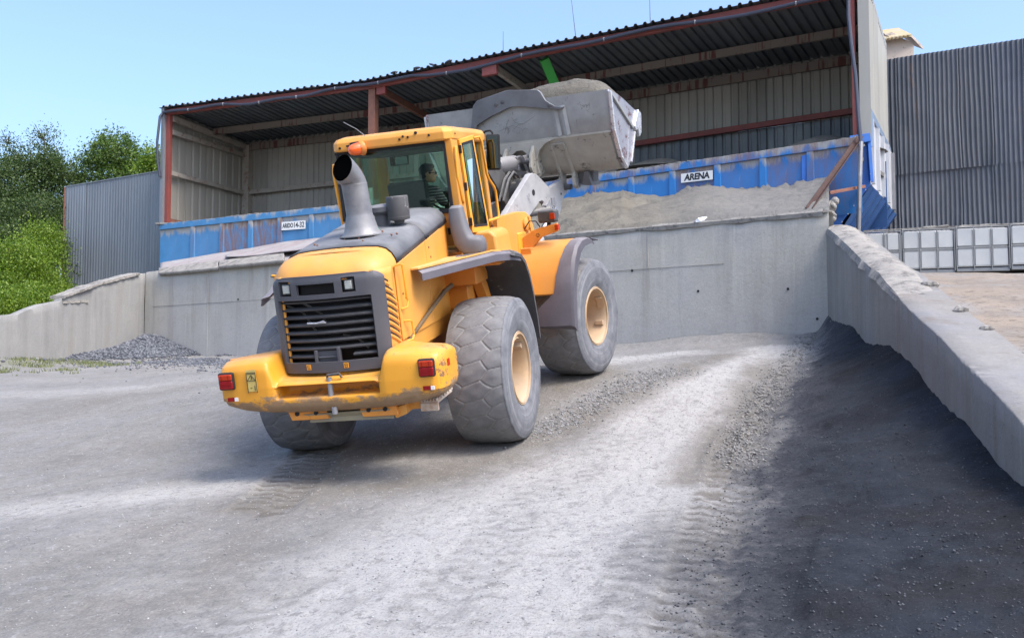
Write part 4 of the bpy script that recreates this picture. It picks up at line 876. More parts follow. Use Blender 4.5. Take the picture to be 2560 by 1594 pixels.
# crumbling block at the right end
mb = MB()
for k in range(9): p = at(2068+rng.uniform(-8, 20), 505+k*6+rng.uniform(-6, 6), 21.6); mb.ball(tuple(p-at(2070, 545, 21.6)), tuple(rng.uniform(.07, .16, 3)), 7, 5, Euler(tuple(rng.uniform(0, 3, 3))).to_matrix())
o = obj('broken_block', mb, m_crust); o.location = at(2070, 545, 21.6); tag(o, 'crumbling pale concrete block at the right end of the bay wall', 'rubble')
# left: worn rubber sheets and slabs lying from hopper down to the wall
def left_sheet(name, label, cat, px0, px1, topk, botk, m, dz=0., thick=.05, front=.12, kind=None, seed=0, part=None):
    n1_, n2_ = 60, 14; V = []; 
    for j in range(n2_):
        f = j/(n2_-1)
        for i in range(n1_):
            px = lerp(px0, px1, i/(n1_-1)); pyt = np.interp(px, topk[0], topk[1]); pyb = np.interp(px, botk[0], botk[1])
            h = wall_hit(px); sT = onln(px, HA, HB); tpv = HA+(HB-HA).normalized()*sT+Vector((.02, -.06)); 
            yb = h.y-front; yt = tpv.y
            # slope from hopper to wall: map row pixel range to depth range
            zt_ = (960-np.interp(px, topk[0], topk[1]))/2560*(lerp(yb, yt, topk[2])); Yt = lerp(yb, yt, topk[2]); Yb = lerp(yb, yt, botk[2]); zb_ = (960-pyb)/2560*Yb; k = (px-1280)/2560
            Yq = lerp(Yb, Yt, f); z = lerp(zb_, zt_, f)+dz+.03*float(fbm(np.array(px*.012+seed), np.array(f*2.+seed), 4)); V.append((k*Yq, Yq, z))
    V = np.array(V); F = grid_faces(n2_, n1_); c0 = V[0].copy(); V -= c0
    o = np_obj(name, V, F, m); o.location = c0; q = o.modifiers.new('t', 'SOLIDIFY'); q.thickness = thick; q.offset = -1
    tag(o, label, cat); return o
left_sheet('dust_bank', 'pinkish dusty slope of fines along the foot of the left hopper', 'dust', 396, 905, ([396, 560, 700, 900], [655, 628, 603, 580], 1.), ([396, 560, 700, 900], [672, 660, 652, 640], .15), m_slab, .0, .3)
left_sheet('worn_sheet', 'long worn grey rubber sheet below the left hopper', 'sheet', 560, 905, ([560, 700, 905], [640, 612, 590], .75), ([560, 650, 760, 905], [643, 640, 622, 612], .3), m_slab, .05, .03, seed=3)
left_sheet('edge_slab', 'cracked concrete slab lipping over the left end of the bay wall', 'slab', 392, 540, ([392, 540], [668, 650], .2), ([392, 540], [682, 668], 0.), m_crust, .0, .10, .2, seed=5)
left_sheet('edge_slab', 'cracked concrete slab with broken corner lying nearest the loader on the left wall edge', 'slab', 543, 706, ([543, 706], [651, 632], .2), ([543, 706], [667, 650], 0.), m_crust, .02, .10, .25, seed=8)
# sand heaped inside the right hopper
for i, (px, py, Y, rx, h) in enumerate(((2065, 345, 26.2, 1.1, .5), (1655, 402, 28.8, .9, .35), (1480, 425, 29.6, 1.4, .5))):
    p = at(px, py, Y); n_ = 24; rr = []
    for j in range(9):
        r = (1-j/8)*rx*1.3+.02; z = h*(1-(r/rx/1.3)**1.3)-.0; rr.append([(r*math.cos(a_*2*math.pi/n_)*(1+.1*rng.rand()), r*math.sin(a_*2*math.pi/n_)*.8, z-h) for a_ in range(n_)])
    mb = MB(); mb.rings(rr); o = obj('sand_heap', mb, m_caked, smooth=True); o.location = p+Vector((0, 0, .08)); tag(o, ['grey sand heap showing above the right end of the blue hopper', 'low sand heap above the middle of the blue hopper', 'sand heap inside the hopper behind the raised bucket'][i], 'sand')
# fill inside hoppers so that they read as full of material
for (a, b_, z) in ((HA, HB, 5.3), (HC, HD, 5.35)):
    d = (b_-a).normalized(); nb_ = Vector((-d.y, d.x)); mb = MB(); q0, q1 = v3(a+nb_*.03, z), v3(b_+nb_*.03, z); mb.prism([q0, q1, v3(b_+nb_*2.55, z), v3(a+nb_*2.55, z)], (0, 0, -.1)); o = obj('hopper_fill', rel(mb, q0), m_caked); o.location = q0; o['kind'] = 'stuff'; o['label'] = 'level fill of aggregate lying in the hopper'; o['category'] = 'aggregate'

# ---------------------------------------------------------------- fences
root = thing('corrugated_fence', 'smooth blue-grey corrugated metal screen beside the left end of the shed', 'fence', (-16.9, 38.4, 2.6)); o0 = Vector(root.location)
a, b_ = Vector((-16.9, 38.4, 2.6)), Vector((-12.05, 35.9, 2.6))
for o in sheet('sheet', a, b_, DZ(4.85), DZ(5.0), m_fence_l, root, o0, pitch=.13, rib=.015, nside=-1, sine=True, joints=1.0, wavy=.003): pass
mb = MB(); mb.beam(a+Vector((-.03, .04, -.3)), a+Vector((-.03, .04, 4.85)), .08, .08, up=(1, 0, 0)); obj('post', rel(mb, o0), m_rustbeam, root)
mb = MB(); mb.beam(a+DZ(4.86), b_+DZ(5.01), .05, .04); obj('cap', rel(mb, o0), m_fence_l, root)
root = thing('corrugated_fence', 'tall wavy dark grey corrugated metal screen behind the white tank cages at right', 'fence', (8.6, 29.6, 2.5)); o0 = Vector(root.location)
a, b_ = Vector((9.3, 28.75, 2.6)), Vector((15.5, 25.3, 2.6))
ZL = (960-437)/2560*28.3
sheet('sheet', a, b_, DZ(ZL-2.6), DZ(ZL-2.6+.1), m_fence_r, root, o0, pitch=.115, rib=.035, nside=-1, sine=True, joints=.8, wavy=.035)
a2, b2 = Vector((9.28, 28.71, ZL-.05)), Vector((15.48, 25.26, ZL+.05))
sheet('sheet', a2, b2, DZ(9.08-ZL), DZ(9.03-ZL), m_fence_r, root, o0, pitch=.115, rib=.04, nside=-1, sine=True, joints=.8, wavy=.045)

# ---------------------------------------------------------------- caged white tanks
m_tank = weathered('white_plastic_tank', (.46, .48, .48), (.38, .40, .42), 2, .5, dust=(.4, .38, .35), dust_amt=.1, up=.6); m_cage = plain('cage_tube', (.22, .23, .24), .5, .4)
tk = None
def caged_tank():
    t = thing('caged_tank', '', 'tank', (0, 0, 0), 'white tanks in tube cages'); W_, D_, H_ = 1.13, .95, 1.0
    mb = MB(); mb.box((0, 0, .56), (W_-.06, D_-.06, .9)); obj('tank', mb, m_tank, t, bev=.06, seg=3)
    cells = MB()
    for i in range(3):
        for j in range(2): cells.box(((i-1)*.375, -D_/2+.018, .33+j*.46), (.33, .05, .40))
    obj('bulge', cells, m_tank, t, bev=.02)
    mb = MB(); mb.span((-W_/2, -D_/2, 0), (W_/2, D_/2, .09)); obj('pallet', mb, m_cage, t, bev=.01)
    for z in (.12, .55, 1.03):
        mb = MB(); mb.tube([(-W_/2, -D_/2-.01, z), (W_/2, -D_/2-.01, z), (W_/2, D_/2, z), (-W_/2, D_/2, z), (-W_/2, -D_/2-.01, z)], .013, 6); obj('hoop', mb, m_cage, t, smooth=True)
    for x in (-.56, -.1875, .1875, .56):
        mb = MB(); mb.tube([(x, -D_/2-.02, .05), (x, -D_/2-.02, 1.03)], .013, 6); obj('bar', mb, m_cage, t, smooth=True)
    return t
def dup(root, label=None):
    r = root.copy(); COL.objects.link(r)
    if label: r['label'] = label
    for ch in root.children:
        c = ch.copy(); COL.objects.link(c); c.parent = r
        for g_ in ch.children: d2 = g_.copy(); COL.objects.link(d2); d2.parent = c
    return r
tk = caged_tank(); ang = math.atan2(-1.15, 4.3)
names = ['white caged tank furthest left, half hidden by the retaining wall', 'white caged tank second from the left in front of the corrugated screen', 'white caged tank third from the left in front of the corrugated screen', 'white caged tank at the right edge of the photo']
for i in range(4):
    t = tk if i == 0 else dup(tk); s = .55+i*1.16; t['label'] = names[i]; t.location = (8.15+s*math.cos(ang), 24.55+s*math.sin(ang), 2.54+.02*i); t.rotation_euler = (0, 0, ang)
mb = MB(); a, b_ = at(2405, 592, 23.9)*1, at(2285, 592, 24.2); mb.beam(Vector((8.4, 24.3, 3.65)), Vector((12.8, 23.1, 3.71)), .05, .025); 
for k in range(16): x = 9.6+rng.rand()*2.6; mb.box((x, 24.3-(x-8.4)*.27+rng.uniform(-.05, .2), 3.68), (rng.uniform(.1, .5), .12, .03), Euler((rng.uniform(-.3, .3), rng.uniform(-.1, .1), rng.uniform(-.6, .2))).to_matrix())
o = obj('scrap_laths', rel(mb, (8.4, 24.3, 3.66)), m_crust); o.location = (8.4, 24.3, 3.66); tag(o, 'row of old laths and scrap lying on top of the white tank cages', 'scrap')
for i, px in enumerate((2218, 2248)):
    p = at(px, 590, 23.3); mb = MB(); mb.tube([(0, 0, -1.), (0, 0, .05)], .02, 6); o = obj('fence_stake', mb, m_cage); o.location = p; tag(o, ['left thin steel stake in front of the first white tank', 'right thin steel stake in front of the first white tank'][i], 'stake')

# ---------------------------------------------------------------- distant gable house with a bird
hs = thing('gable_house', 'pale weathered house top with yellow lichen roof above the corrugated screen', 'house', (17.4, 46, 1.2)); HL = Vector((17.4, 46, 1.2))
m_plaster = weathered('weathered_plaster', (.46, .39, .34), (.38, .33, .29), 1.5, .9, chips=(.2, .17, .15), chip_thr=.62)
m_tile = weathered('lichen_roof', (.40, .35, .28), (.44, .34, .14), 1.2, .9, chips=(.42, .34, .18), chip_thr=.56)
mb = MB(); mb.prism([(-1.5, 0, 2), (1.0, 0, 2), (1.0, 0, 14.3), (-.0, 0, 14.9), (-1.5, 0, 14.3)], (0, 2.6, 0)); obj('wall', mb, m_plaster, hs)
mb = MB(); mb.prism([(-2.2, -.35, 14.1), (.75, -.35, 14.55), (.75, -.35, 14.68), (-2.2, -.35, 14.25)], (.2, 2.0, 1.0)); ro = obj('roof', mb, m_tile, hs)
mb = MB(); mb.prism([(.75, -.35, 14.55), (.75, -.35, 14.68), (1.5, .2, 14.3), (1.5, .2, 14.15)], (.2, 2., .9)); obj('roof', mb, m_plaster, hs)
mb = MB(); 
for k in range(16): mb.ball((-2.1+k*.18, -.4, 14.16+k*.0275), (.07, .12, .06), 6, 4)
obj('tile_edge', mb, m_tile, ro)
# small bird
mb = MB(); mb.ball((0, 0, .16), (.17, .08, .09), 10, 8, Euler((0, -.25, 0)).to_matrix()); mb.ball((-.15, 0, .26), (.06, .05, .055), 8, 6); mb.tube([(-.19, 0, .26), (-.26, 0, .25)], [.02, .004], 5); mb.prism([(.1, -.03, .14), (.1, .03, .14), (.34, .03, .08), (.34, -.03, .08)], (0, 0, .02)); mb.tube([(0, .02, .1), (0, .02, 0)], .008, 4); mb.tube([(0, -.02, .1), (0, -.02, 0)], .008, 4)
bd = obj('bird', mb, plain('dark_feather', (.05, .05, .06), .7), smooth=True); bd.location = HL+Vector((-.55, -.2, 14.52)); tag(bd, 'small dark bird perched on the lichen covered house roof', 'bird')

# ---------------------------------------------------------------- trees
def leaf_mat(name, c1, c2, c3):
    m, n, b, o = new_mat(name); g_ = N(n, 'ShaderNodeNewGeometry'); a = N(n, 'ShaderNodeAttribute', attribute_name='tone')
    c = mix(n, g_.outputs['Random Per Island'], c1, c2); c = mix(n, a.outputs['Fac'], c, c3); n.links.new(c, b.inputs['Base Color']); b.inputs['Roughness'].default_value = .5
    tr = N(n, 'ShaderNodeBsdfTranslucent'); n.links.new(c, tr.inputs[0]); ms = N(n, 'ShaderNodeMixShader'); ms.inputs[0].default_value = .35; n.links.new(b.outputs[0], ms.inputs[1]); n.links.new(tr.outputs[0], ms.inputs[2]); n.links.new(ms.outputs[0], o.inputs[0]); return m
lm_a = leaf_mat('dark_leaf', (.025, .05, .012), (.05, .095, .018), (.09, .14, .03)); lm_b = leaf_mat('fresh_leaf', (.06, .13, .008), (.13, .23, .015), (.24, .34, .03)); lm_c = leaf_mat('mid_leaf', (.04, .085, .014), (.08, .15, .022), (.16, .25, .04))
m_bark = weathered('bark', (.09, .07, .055), (.05, .04, .03), 8, .9)
def tree(name, label, base, blobs, nl, lm, size=.13, trunk_h=None, lean=(0, 0), tr=.14, clump=26, shell=.55, group=None, twigs=0):
    """blobs: (dx,dy,z,rx,ry,rz) crown masses in metres above base."""
    root = thing(name, label, 'tree' if 'bush' not in name else 'bush', base, group); vol = np.array([b_[3]*b_[4]*b_[5] for b_ in blobs])**.7; vol /= vol.sum()
    nl = int(nl*2.4); size *= .62; ncl = nl//clump; bi = rng.choice(len(blobs), ncl, p=vol); B = np.array(blobs)[bi]
    d = rng.normal(size=(ncl, 3)); d /= np.linalg.norm(d, axis=1)[:, None]; rad = (shell+(1-shell)*rng.rand(ncl)**.6)[:, None]; irregular = 1+.38*np.sin(d[:, :1]*7+bi[:, None])*np.cos(d[:, 2:]*6)
    cc = B[:, :3]+d*rad*irregular*B[:, 3:]
    tone = np.clip(rng.normal(.35, .3, ncl), 0, 1)
    cs = rng.uniform(.08, .34, (ncl, 1, 1)); P = cc[:, None, :]+rng.normal(size=(ncl, clump, 3))*cs*np.array([1, 1, .7]); P = P.reshape(-1, 3); n_ = len(P)
    u = rng.normal(size=(n_, 3)); u /= np.linalg.norm(u, axis=1)[:, None]; v_ = rng.normal(size=(n_, 3)); v_[:, 2] -= .3; v_ -= u*(u*v_).sum(1)[:, None]; v_ /= np.linalg.norm(v_, axis=1)[:, None]
    s_ = size*rng.uniform(.6, 1.3, (n_, 1)); q = np.stack([P-u*s_*.5, P+v_*s_*.32, P+u*s_*.6, P-v_*s_*.32], 1).reshape(-1, 3)
    np_obj('crown', q, np.arange(len(q)).reshape(-1, 4), lm, root, smooth=False, attrs={'tone': np.repeat(np.repeat(tone, clump), 4)})
    mb = MB(); top = np.array(blobs)[:, :3].mean(0); th = trunk_h or top[2]; mb.tube([(0, 0, -.6), (lean[0]*.3, 0, th*.35), (top[0]*.6, top[1]*.6, th*.7), (top[0], top[1], th)], [tr, tr*.8, tr*.55, tr*.2], 8)
    for b_ in blobs: mb.tube([(top[0]*.3, top[1]*.3, th*.4), (b_[0]*.7, b_[1]*.7, b_[2]*.75), (b_[0], b_[1], b_[2]+b_[5]*.5)], [tr*.45, tr*.3, .02], 6)
    for k in range(twigs):
        b_ = blobs[k % len(blobs)]; a_ = rng.uniform(0, 6.28); mb.tube([(b_[0], b_[1], b_[2]), (b_[0]+b_[3]*.7*math.cos(a_), b_[1]+b_[4]*.7*math.sin(a_), b_[2]+b_[5]*rng.uniform(.2, 1.1))], [.03, .008], 5)
    obj('trunk', mb, m_bark, root, smooth=True); return root
Tz = 1.5
def rb(px, py, Y, rx, rz, ry=None): p = at(px, py, Y); return (p, rx, ry or rx*.8, rz)
def mk(name, label, bx, Y, bl, nl, lm, **k):
    base = at(bx, 800, Y); base.z = 1.4; blobs = []
    for px, py, YY, rx, rz in bl: p = at(px, py, YY)-base; blobs.append((p.x, p.y, p.z, rx, rx*.8, rz))
    return tree(name, label, base, blobs, nl, lm, **k)
mk('leafy_tree', 'bright green leafy tree crown rising behind the blue-grey screen', 300, 44, [(285, 375, 44, 1.0, .75), (235, 395, 44, .75, .45), (330, 400, 44.5, .9, .6), (385, 410, 44, .55, .5), (270, 440, 44.5, 1.5, .7), (350, 450, 44, 1.1, .6)], 9500, lm_c, size=.15, twigs=8)
mk('leafy_tree', 'feathery drooping tree touching the left corner of the shed', 395, 41, [(385, 395, 40.5, .4, .45), (372, 425, 40.5, .45, .4)], 1300, lm_b, size=.14)
mk('leafy_tree', 'dark dense tree standing left behind the blue-grey screen', 90, 43, [(75, 410, 43, 1.1, .75), (30, 455, 43, 1.2, 1.0), (120, 440, 43, 1.0, .8), (170, 470, 43.5, .8, .8), (60, 540, 43, 1.7, 1.3), (130, 590, 43, 1.1, 1.5)], 15000, lm_a, size=.15, twigs=10)
mk('sparse_tree', 'thin sparse treetop with bare branches against the sky at left', 120, 48, [(110, 350, 48, .7, .8), (125, 395, 48, .8, .5), (20, 360, 48, .7, .6), (150, 430, 47, 1.0, .6)], 1500, lm_a, size=.14, clump=8, twigs=26, shell=.2)
mk('leafy_tree', 'large dark tree cut by the left edge of the photo', -60, 41, [(-40, 500, 41, 2.0, 1.7), (10, 600, 41, 1.5, 1.6), (-60, 650, 41, 2, 2)], 13000, lm_a, size=.16)
mk('round_bush', 'bright yellow-green bush at the left edge behind the low wall', 40, 33, [(20, 650, 33, 1.0, .75), (75, 680, 33, .75, .6), (-20, 700, 33, 1.1, .9), (30, 730, 32.5, 1.0, .55)], 11000, lm_b, size=.11, tr=.06)
mk('round_bush', 'yellow-green bush beside the end of the blue-grey screen', 110, 34.5, [(105, 590, 36, .55, .55), (115, 640, 35.5, .5, .7), (105, 720, 34, .8, .55), (60, 745, 32.5, .7, .4)], 9000, lm_b, size=.11, tr=.06)
mk('round_bush', 'dark green shrub between the yellow-green bushes at left', 60, 38, [(100, 540, 39, 1.3, .9), (60, 620, 38, 1.3, 1.0), (120, 680, 38, .8, 1.4)], 9000, lm_a, size=.13, tr=.06)

mk('round_bush', 'low bright green shrubs spilling over the low left wall', 60, 29.5, [(-30, 765, 29, .8, .45), (40, 762, 29.5, .6, .35), (100, 742, 30.5, .45, .3)], 6000, lm_b, size=.10, tr=.03)
# ---------------------------------------------------------------- wheel loader
LD = thing('wheel_loader', 'large yellow articulated wheel loader climbing the ramp with its full bucket raised', 'loader')
LD.matrix_world = Matrix.Translation(LT) @ LW.to_4x4()
def lp(name, mb, m, parent=None, front=False, label=None, **k):
    o = obj(name, mb, m, parent or LD, xf=FX if front else None, **k)
    if label: o['label'] = label
    return o
# --- engine hood: plan outline of the shell (right front -> rear -> left front)
HW, RY = .61, -1.96
def outline(inset=0., n=9, hw=HW, ry=RY):
    pts = [(hw-inset, .45), (hw-inset, 0.), (hw-inset, -.45), (hw-inset, -1.1), (hw-inset, ry+.34)]
    for i in range(1, n): a = i/n*math.pi/2; pts.append((hw-inset-.30*(1-math.cos(a)), ry+.34-(.30-inset)*math.sin(a)))
    xr = hw-inset-.30
    for i in range(0, 11): t = i/10; x = xr*(1-2*t); pts.append((x, ry+.04+inset-.045*(1-(x/xr)**2)))
    for i in range(n-1, 0, -1): a = i/n*math.pi/2; pts.append((-(hw-inset-.30*(1-math.cos(a))), ry+.34-(.30-inset)*math.sin(a)))
    pts += [(-(hw-inset), ry+.34), (-(hw-inset), -1.1), (-(hw-inset), -.45), (-(hw-inset), 0.), (-(hw-inset), .45)]
    return pts
def ztop(y): return 2.31+(y+1.9)*.148
RINGS = [(0, None, 1.25), (0, None, 1.6), (0, None, 1.95), (0, None, 2.14), (0, -.20, 0), (.012, -.145, 0), (.045, -.085, 0), (.10, -.035, 0), (.18, -.008, 0), (.32, .004, 0), (.5, .01, 0), (.59, .012, 0)]
def ring(i, out=0.):
    ins, dz, z0 = RINGS[i]; o = outline(max(ins, 0)); r = []
    for x, y in o:
        z = z0 if dz is None else ztop(y)+dz
        if out:
            k = math.hypot(x, y+1.2) or 1; x, y, z = x*(1+out/.7), y-(out if y < -1.5 else 0), z+(out if dz is not None else 0)
        r.append((x, y, z))
    return r
RR = [ring(i) for i in range(len(RINGS))]; K = len(RR[0]); n0 = 5
def patch(cond, out=0.):
    mb = MB(); R2 = [ring(i, out) for i in range(len(RINGS))]; mb.v = [p for r in R2 for p in r]
    for i in range(len(R2)-1):
        for j in range(K-1):
            if cond(i, j): mb.f.append((i*K+j, i*K+j+1, (i+1)*K+j+1, (i+1)*K+j))
    return mb
rear = lambda j: 4 <= j < K-5
capj = lambda j: 3 <= j < K-4
PROF = [(RINGS[i][0], RINGS[i][1]) for i in range(4, len(RINGS))]
def sect(y, out=0.):
    r = [(HW-a_+out, y, ztop(y)+d_+out) for a_, d_ in PROF]; return r+[(-x_, y_, z_) for x_, y_, z_ in r[::-1]]
def cap_patch():
    mb = patch(lambda i, j: (i >= 4 and 4 <= j < K-5)); mb.v = [(x, min(y, -1.47) if z > 2.1 else y, z if y < -1.47 else min(z, ztop(-1.47)+.008)) for x, y, z in mb.v]
    return mb
hd_ = lp('hood', cap_patch(), m_yellow, smooth=True)
b = bmesh.new(); b.from_mesh(hd_.data); bmesh.ops.delete(b, geom=[v_ for v_ in b.verts if not v_.link_faces], context='VERTS'); bmesh.ops.remove_doubles(b, verts=b.verts, dist=.001); b.to_mesh(hd_.data); b.free()
mb = MB(); mb.rings([sect(-1.64, -.002), sect(-1.46, -.002)], close=False, caps=False); lp('hood_band', mb, m_yellow, smooth=True)
mb = patch(lambda i, j: i < 4 and (j < 4 or j >= K-5)); lp('hood_side', mb, m_yellow)
# corner panels with the slanted louvres
def side_pt(t, z, s=1):      # t 0..1 around the rear corner from grille edge to side
    a = t*math.pi/2; return Vector((s*(HW-.30*(1-math.sin(a))), RY+.34-.30*math.cos(a), z))
for s in (1, -1):
    mb = MB(); rows = []
    for k in range(15):
        z = lerp(1.25, 2.17, k/14); rows.append([side_pt(t, z, s) for t in (.36, .46, .58, .7, .8, .9, 1.)])
    mb.rings(rows, close=False, caps=False); cp = lp('corner_panel', mb, m_yellow, smooth=True, solid=-.02)
    # raised slanted fins over dark slots
    for k in range(9):
        zc = 1.44+k*.066; 
        def pt(u, w_, h_):   # u along the slot, w_ out, h_ up
            y = -1.66+u*.26; z = zc+.02-u*.17+h_; x = HW+.012 if y > RY+.36 else HW-.30+math.sqrt(max(.0, .30**2-(RY+.34-y)**2))+.004
            return Vector((s*(x+w_), y, z))
        u0 = -.62 if k > 2 else -.40+.05*(2-k)*-1
        u0, u1 = (-.82, .12) if 1 < k < 7 else ((-.5, .12) if k <= 1 else (-.82+.12*(k-6), -.08-.2*(k-7)))
        if s < 0: u0 = max(u0, -.40)
        us = [lerp(u0, u1, i/6) for i in range(7)]
        sl = MB(); sl.rings([[pt(u, .003, -.010), pt(u, .003, .010)] for u in us], close=False, caps=False); lp('louvre_slot', sl, m_dark, cp)
        fin = MB(); fin.rings([[pt(u, .0, -.010), pt(u, .014, -.018), pt(u, .015, -.040), pt(u, .0, -.054)] for u in us]); lp('louvre_fin', fin, m_yellow, cp, smooth=True)
# grey cover over the top of the hood
for y0, y1 in ((-1.455, -.428), (-.42, .5)):
    mb = MB(); mb.rings([sect(y, .010) for y in np.linspace(y0, y1, 6)], close=False, caps=False); lp('hood_cover', mb, m_cover, smooth=True, solid=-.012)
# engine side panels (doors) and handles
for s in (1, -1):
    for y0, y1, z0 in ((-1.585, -.50, 1.42), (-.49, .16, 1.42)):
        mb = MB(); x = s*(HW+.004); mb.prism([(x, y0, z0), (x, y1, z0), (x, y1, ztop(y1)-.19), (x, y0, ztop(y0)-.19)], (s*.016, 0, 0)); lp('side_panel', mb, m_yellow, bev=.006)
    mb = MB(); x = s*(HW+.022)
    mb.tube([(x, -1.60, 2.17), (x+s*.05, -1.60, 2.18), (x+s*.055, -1.53, 2.17), (x+s*.055, -1.51, 2.05), (x+s*.055, -1.50, 1.84), (x+s*.055, -1.47, 1.80), (x+s*.05, -1.50, 1.74), (x, -1.55, 1.73)], .011, 8); lp('handle', mb, m_rail, smooth=True)
    mb = MB(); mb.tube([(x, -1.5, 1.60), (x+s*.05, -1.49, 1.60), (x+s*.055, -1.42, 1.58), (x+s*.055, -1.41, 1.44), (x+s*.05, -1.46, 1.40), (x, -1.5, 1.40)], .011, 8); lp('handle', mb, m_rail, smooth=True)
    mb = MB()
    for y, z in ((-.40, 2.36), (-.33, 2.37), (-.38, 2.25), (-.34, 2.14), (-1.36, 1.86), (-1.36, 1.82), (-1.25, 1.5), (-1.44, 1.87)): mb.tube([(x-s*.01, y, z), (x+s*.003, y, z)], .012, 8)
    lp('bolt', mb, m_dark)
# --- grille
gs = MB(); TX = outline(0, 12); 
def gx_at(x):                 # rear skin y at x
    xr = HW-.30
    if abs(x) <= xr: return RY+.04-.045*(1-(x/xr)**2)-.012
    d = min(.296, abs(x)-xr); return RY+.34-.012-math.sqrt(.30**2-d**2)
xs_ = [-.56, -.55, -.535, -.515, -.49, -.455, -.42, -.33, -.29, -.26, -.20, -.1, 0, .05, .08, .13, .17, .20, .29, .33, .42, .455, .49, .515, .535, .55, .56]
xs_ = sorted(set(xs_)); zs_ = [1.26, 1.31, 1.365, 1.45, 1.6, 1.75, 1.9, 1.985, 2.03, 2.06, 2.135, 2.165, 2.19, 2.215]
def hole(x, z):
    if -.49 < x < .455 and 1.365 < z < 1.985: return True
    if -.26 < x < .13 and 2.03 < z < 2.135: return True
    if (-.455 < x < -.33 or .20 < x < .33) and 2.03 < z < 2.165: return True
    return False
VV = [[Vector((x, gx_at(x)+(.0 if z < 2.18 else .012), min(z, 2.215-(max(0, abs(x)-.40)/.16)**2*.09))) for x in xs_] for z in zs_]
nx_ = len(xs_); gs.v = [tuple(p) for r in VV for p in r]
for i in range(len(zs_)-1):
    for j in range(nx_-1):
        if not hole((xs_[j]+xs_[j+1])/2, (zs_[i]+zs_[i+1])/2): gs.f.append((i*nx_+j, i*nx_+j+1, (i+1)*nx_+j+1, (i+1)*nx_+j))
gr = lp('grille', gs, m_grill, solid=.035, bev=.006, ang=50)
mb = MB(); mb.span((-.55, -1.70, 1.26), (.55, -1.2, 2.15)); mb.span((-.53, -1.86, 1.3), (-.515, -1.2, 2.12)); mb.span((.485, -1.90, 1.3), (.50, -1.2, 2.12)); lp('radiator', mb, m_dark)  # dark box and side liners paint the shade inside the hood
for k in range(8):
    z = 1.415+k*.078; mb = MB(); x0, x1 = -.505, .47
    pts = [(x, gx_at(x)+.012) for x in np.linspace(x0, x1, 13)]
    if k == 0:
        segs = (pts[:5], pts[9:])
    else: segs = (pts,)
    for sg in segs:
        mb = MB(); mb.rings([[(x, y+.03, z-.018), (x, y-.004, z-.012), (x, y-.008, z+.002), (x, y+.0, z+.011), (x, y+.05, z+.022), (x, y+.05, z-.002)] for x, y in sg]); lp('grille_bar', mb, m_gbar, gr, smooth=True)
mb = MB()
for x in (-.15, .09): mb.beam((x, gx_at(x)+.0, 1.34), (x, gx_at(x)+.0, 1.50 if x > 0 else 1.48), .03, .05, up=(0, 1, 0))
mb.span((-.15, -1.95, 1.36), (.09, -1.90, 1.47)); mb.span((-.13, -1.975, 1.40), (.07, -1.94, 1.415)); lp('hatch', mb, m_grill, gr, bev=.006)
mb = MB()
for a_ in ([(-.5, -1.83, 1.95), (-.3, -1.82, 1.85), (-.18, -1.83, 1.65)], [(-.35, -1.83, 1.98), (-.22, -1.82, 1.9), (-.1, -1.83, 1.82), (-.05, -1.83, 1.7)], [(.1, -1.83, 1.6), (.25, -1.83, 1.55), (.35, -1.83, 1.45)]): mb.tube(a_, .012, 6)
lp('hose', mb, m_grease, gr, smooth=True)
mb = MB(); mb.tube([(-.2, -1.975, 1.755), (-.1, -1.985, 1.75), (-.02, -1.985, 1.765)], .009, 6); mb.tube([(-.1, -1.985, 1.752), (0, -1.985, 1.752)], .007, 6); lp('emblem_bar', mb, m_edge, gr, smooth=True)
mb = MB(); 
for xa, xb in ((-.26, .13),):
    mb.prism([(xa, -1.90, 2.03), (xb, -1.90, 2.03), (xb, -1.90, 2.135), (xa, -1.90, 2.135)], (0, .01, 0))
lp('top_intake', mb, m_dark, gr)
for xa, xb in ((-.455, -.33), (.20, .33)):
    xm = (xa+xb)/2; yb = gx_at(xm); mb = MB(); mb.span((xa, yb+.01, 2.03), (xb, yb+.06, 2.165)); lp('lamp_recess', mb, m_dark, gr)
    mb = MB(); mb.span((xm-.048, yb-.016, 2.045), (xm+.048, yb+.03, 2.15)); lp('lamp_housing', mb, m_black, gr, bev=.012)
    mb = MB(); mb.box((xm, yb-.018, 2.098), (.072, .012, .080)); lp('lamp_lens', mb, m_clearlens, gr, bev=.012)
for x in (-.235, .16):
    y = gx_at(x)-.038; mb = MB(); mb.box((x, y, 1.322), (.048, .004, .052)); lp('sticker', mb, m_sticker, gr)
    mb = MB(); 
    for c_ in ((0, .018), (0, -.018), (0, 0)): mb.box((x, y-.003, 1.322+c_[1]), (.028 if c_[1] else .02, .002, .005))
    mb.box((x-.013, y-.003, 1.322), (.005, .002, .036)); mb.box((x+.013, y-.003, 1.322), (.005, .002, .036)) if x > 0 else mb.box((x+.008, y-.003, 1.312), (.005, .002, .018)); lp('print', mb, m_ink, gr)
gr.location.z = -.045
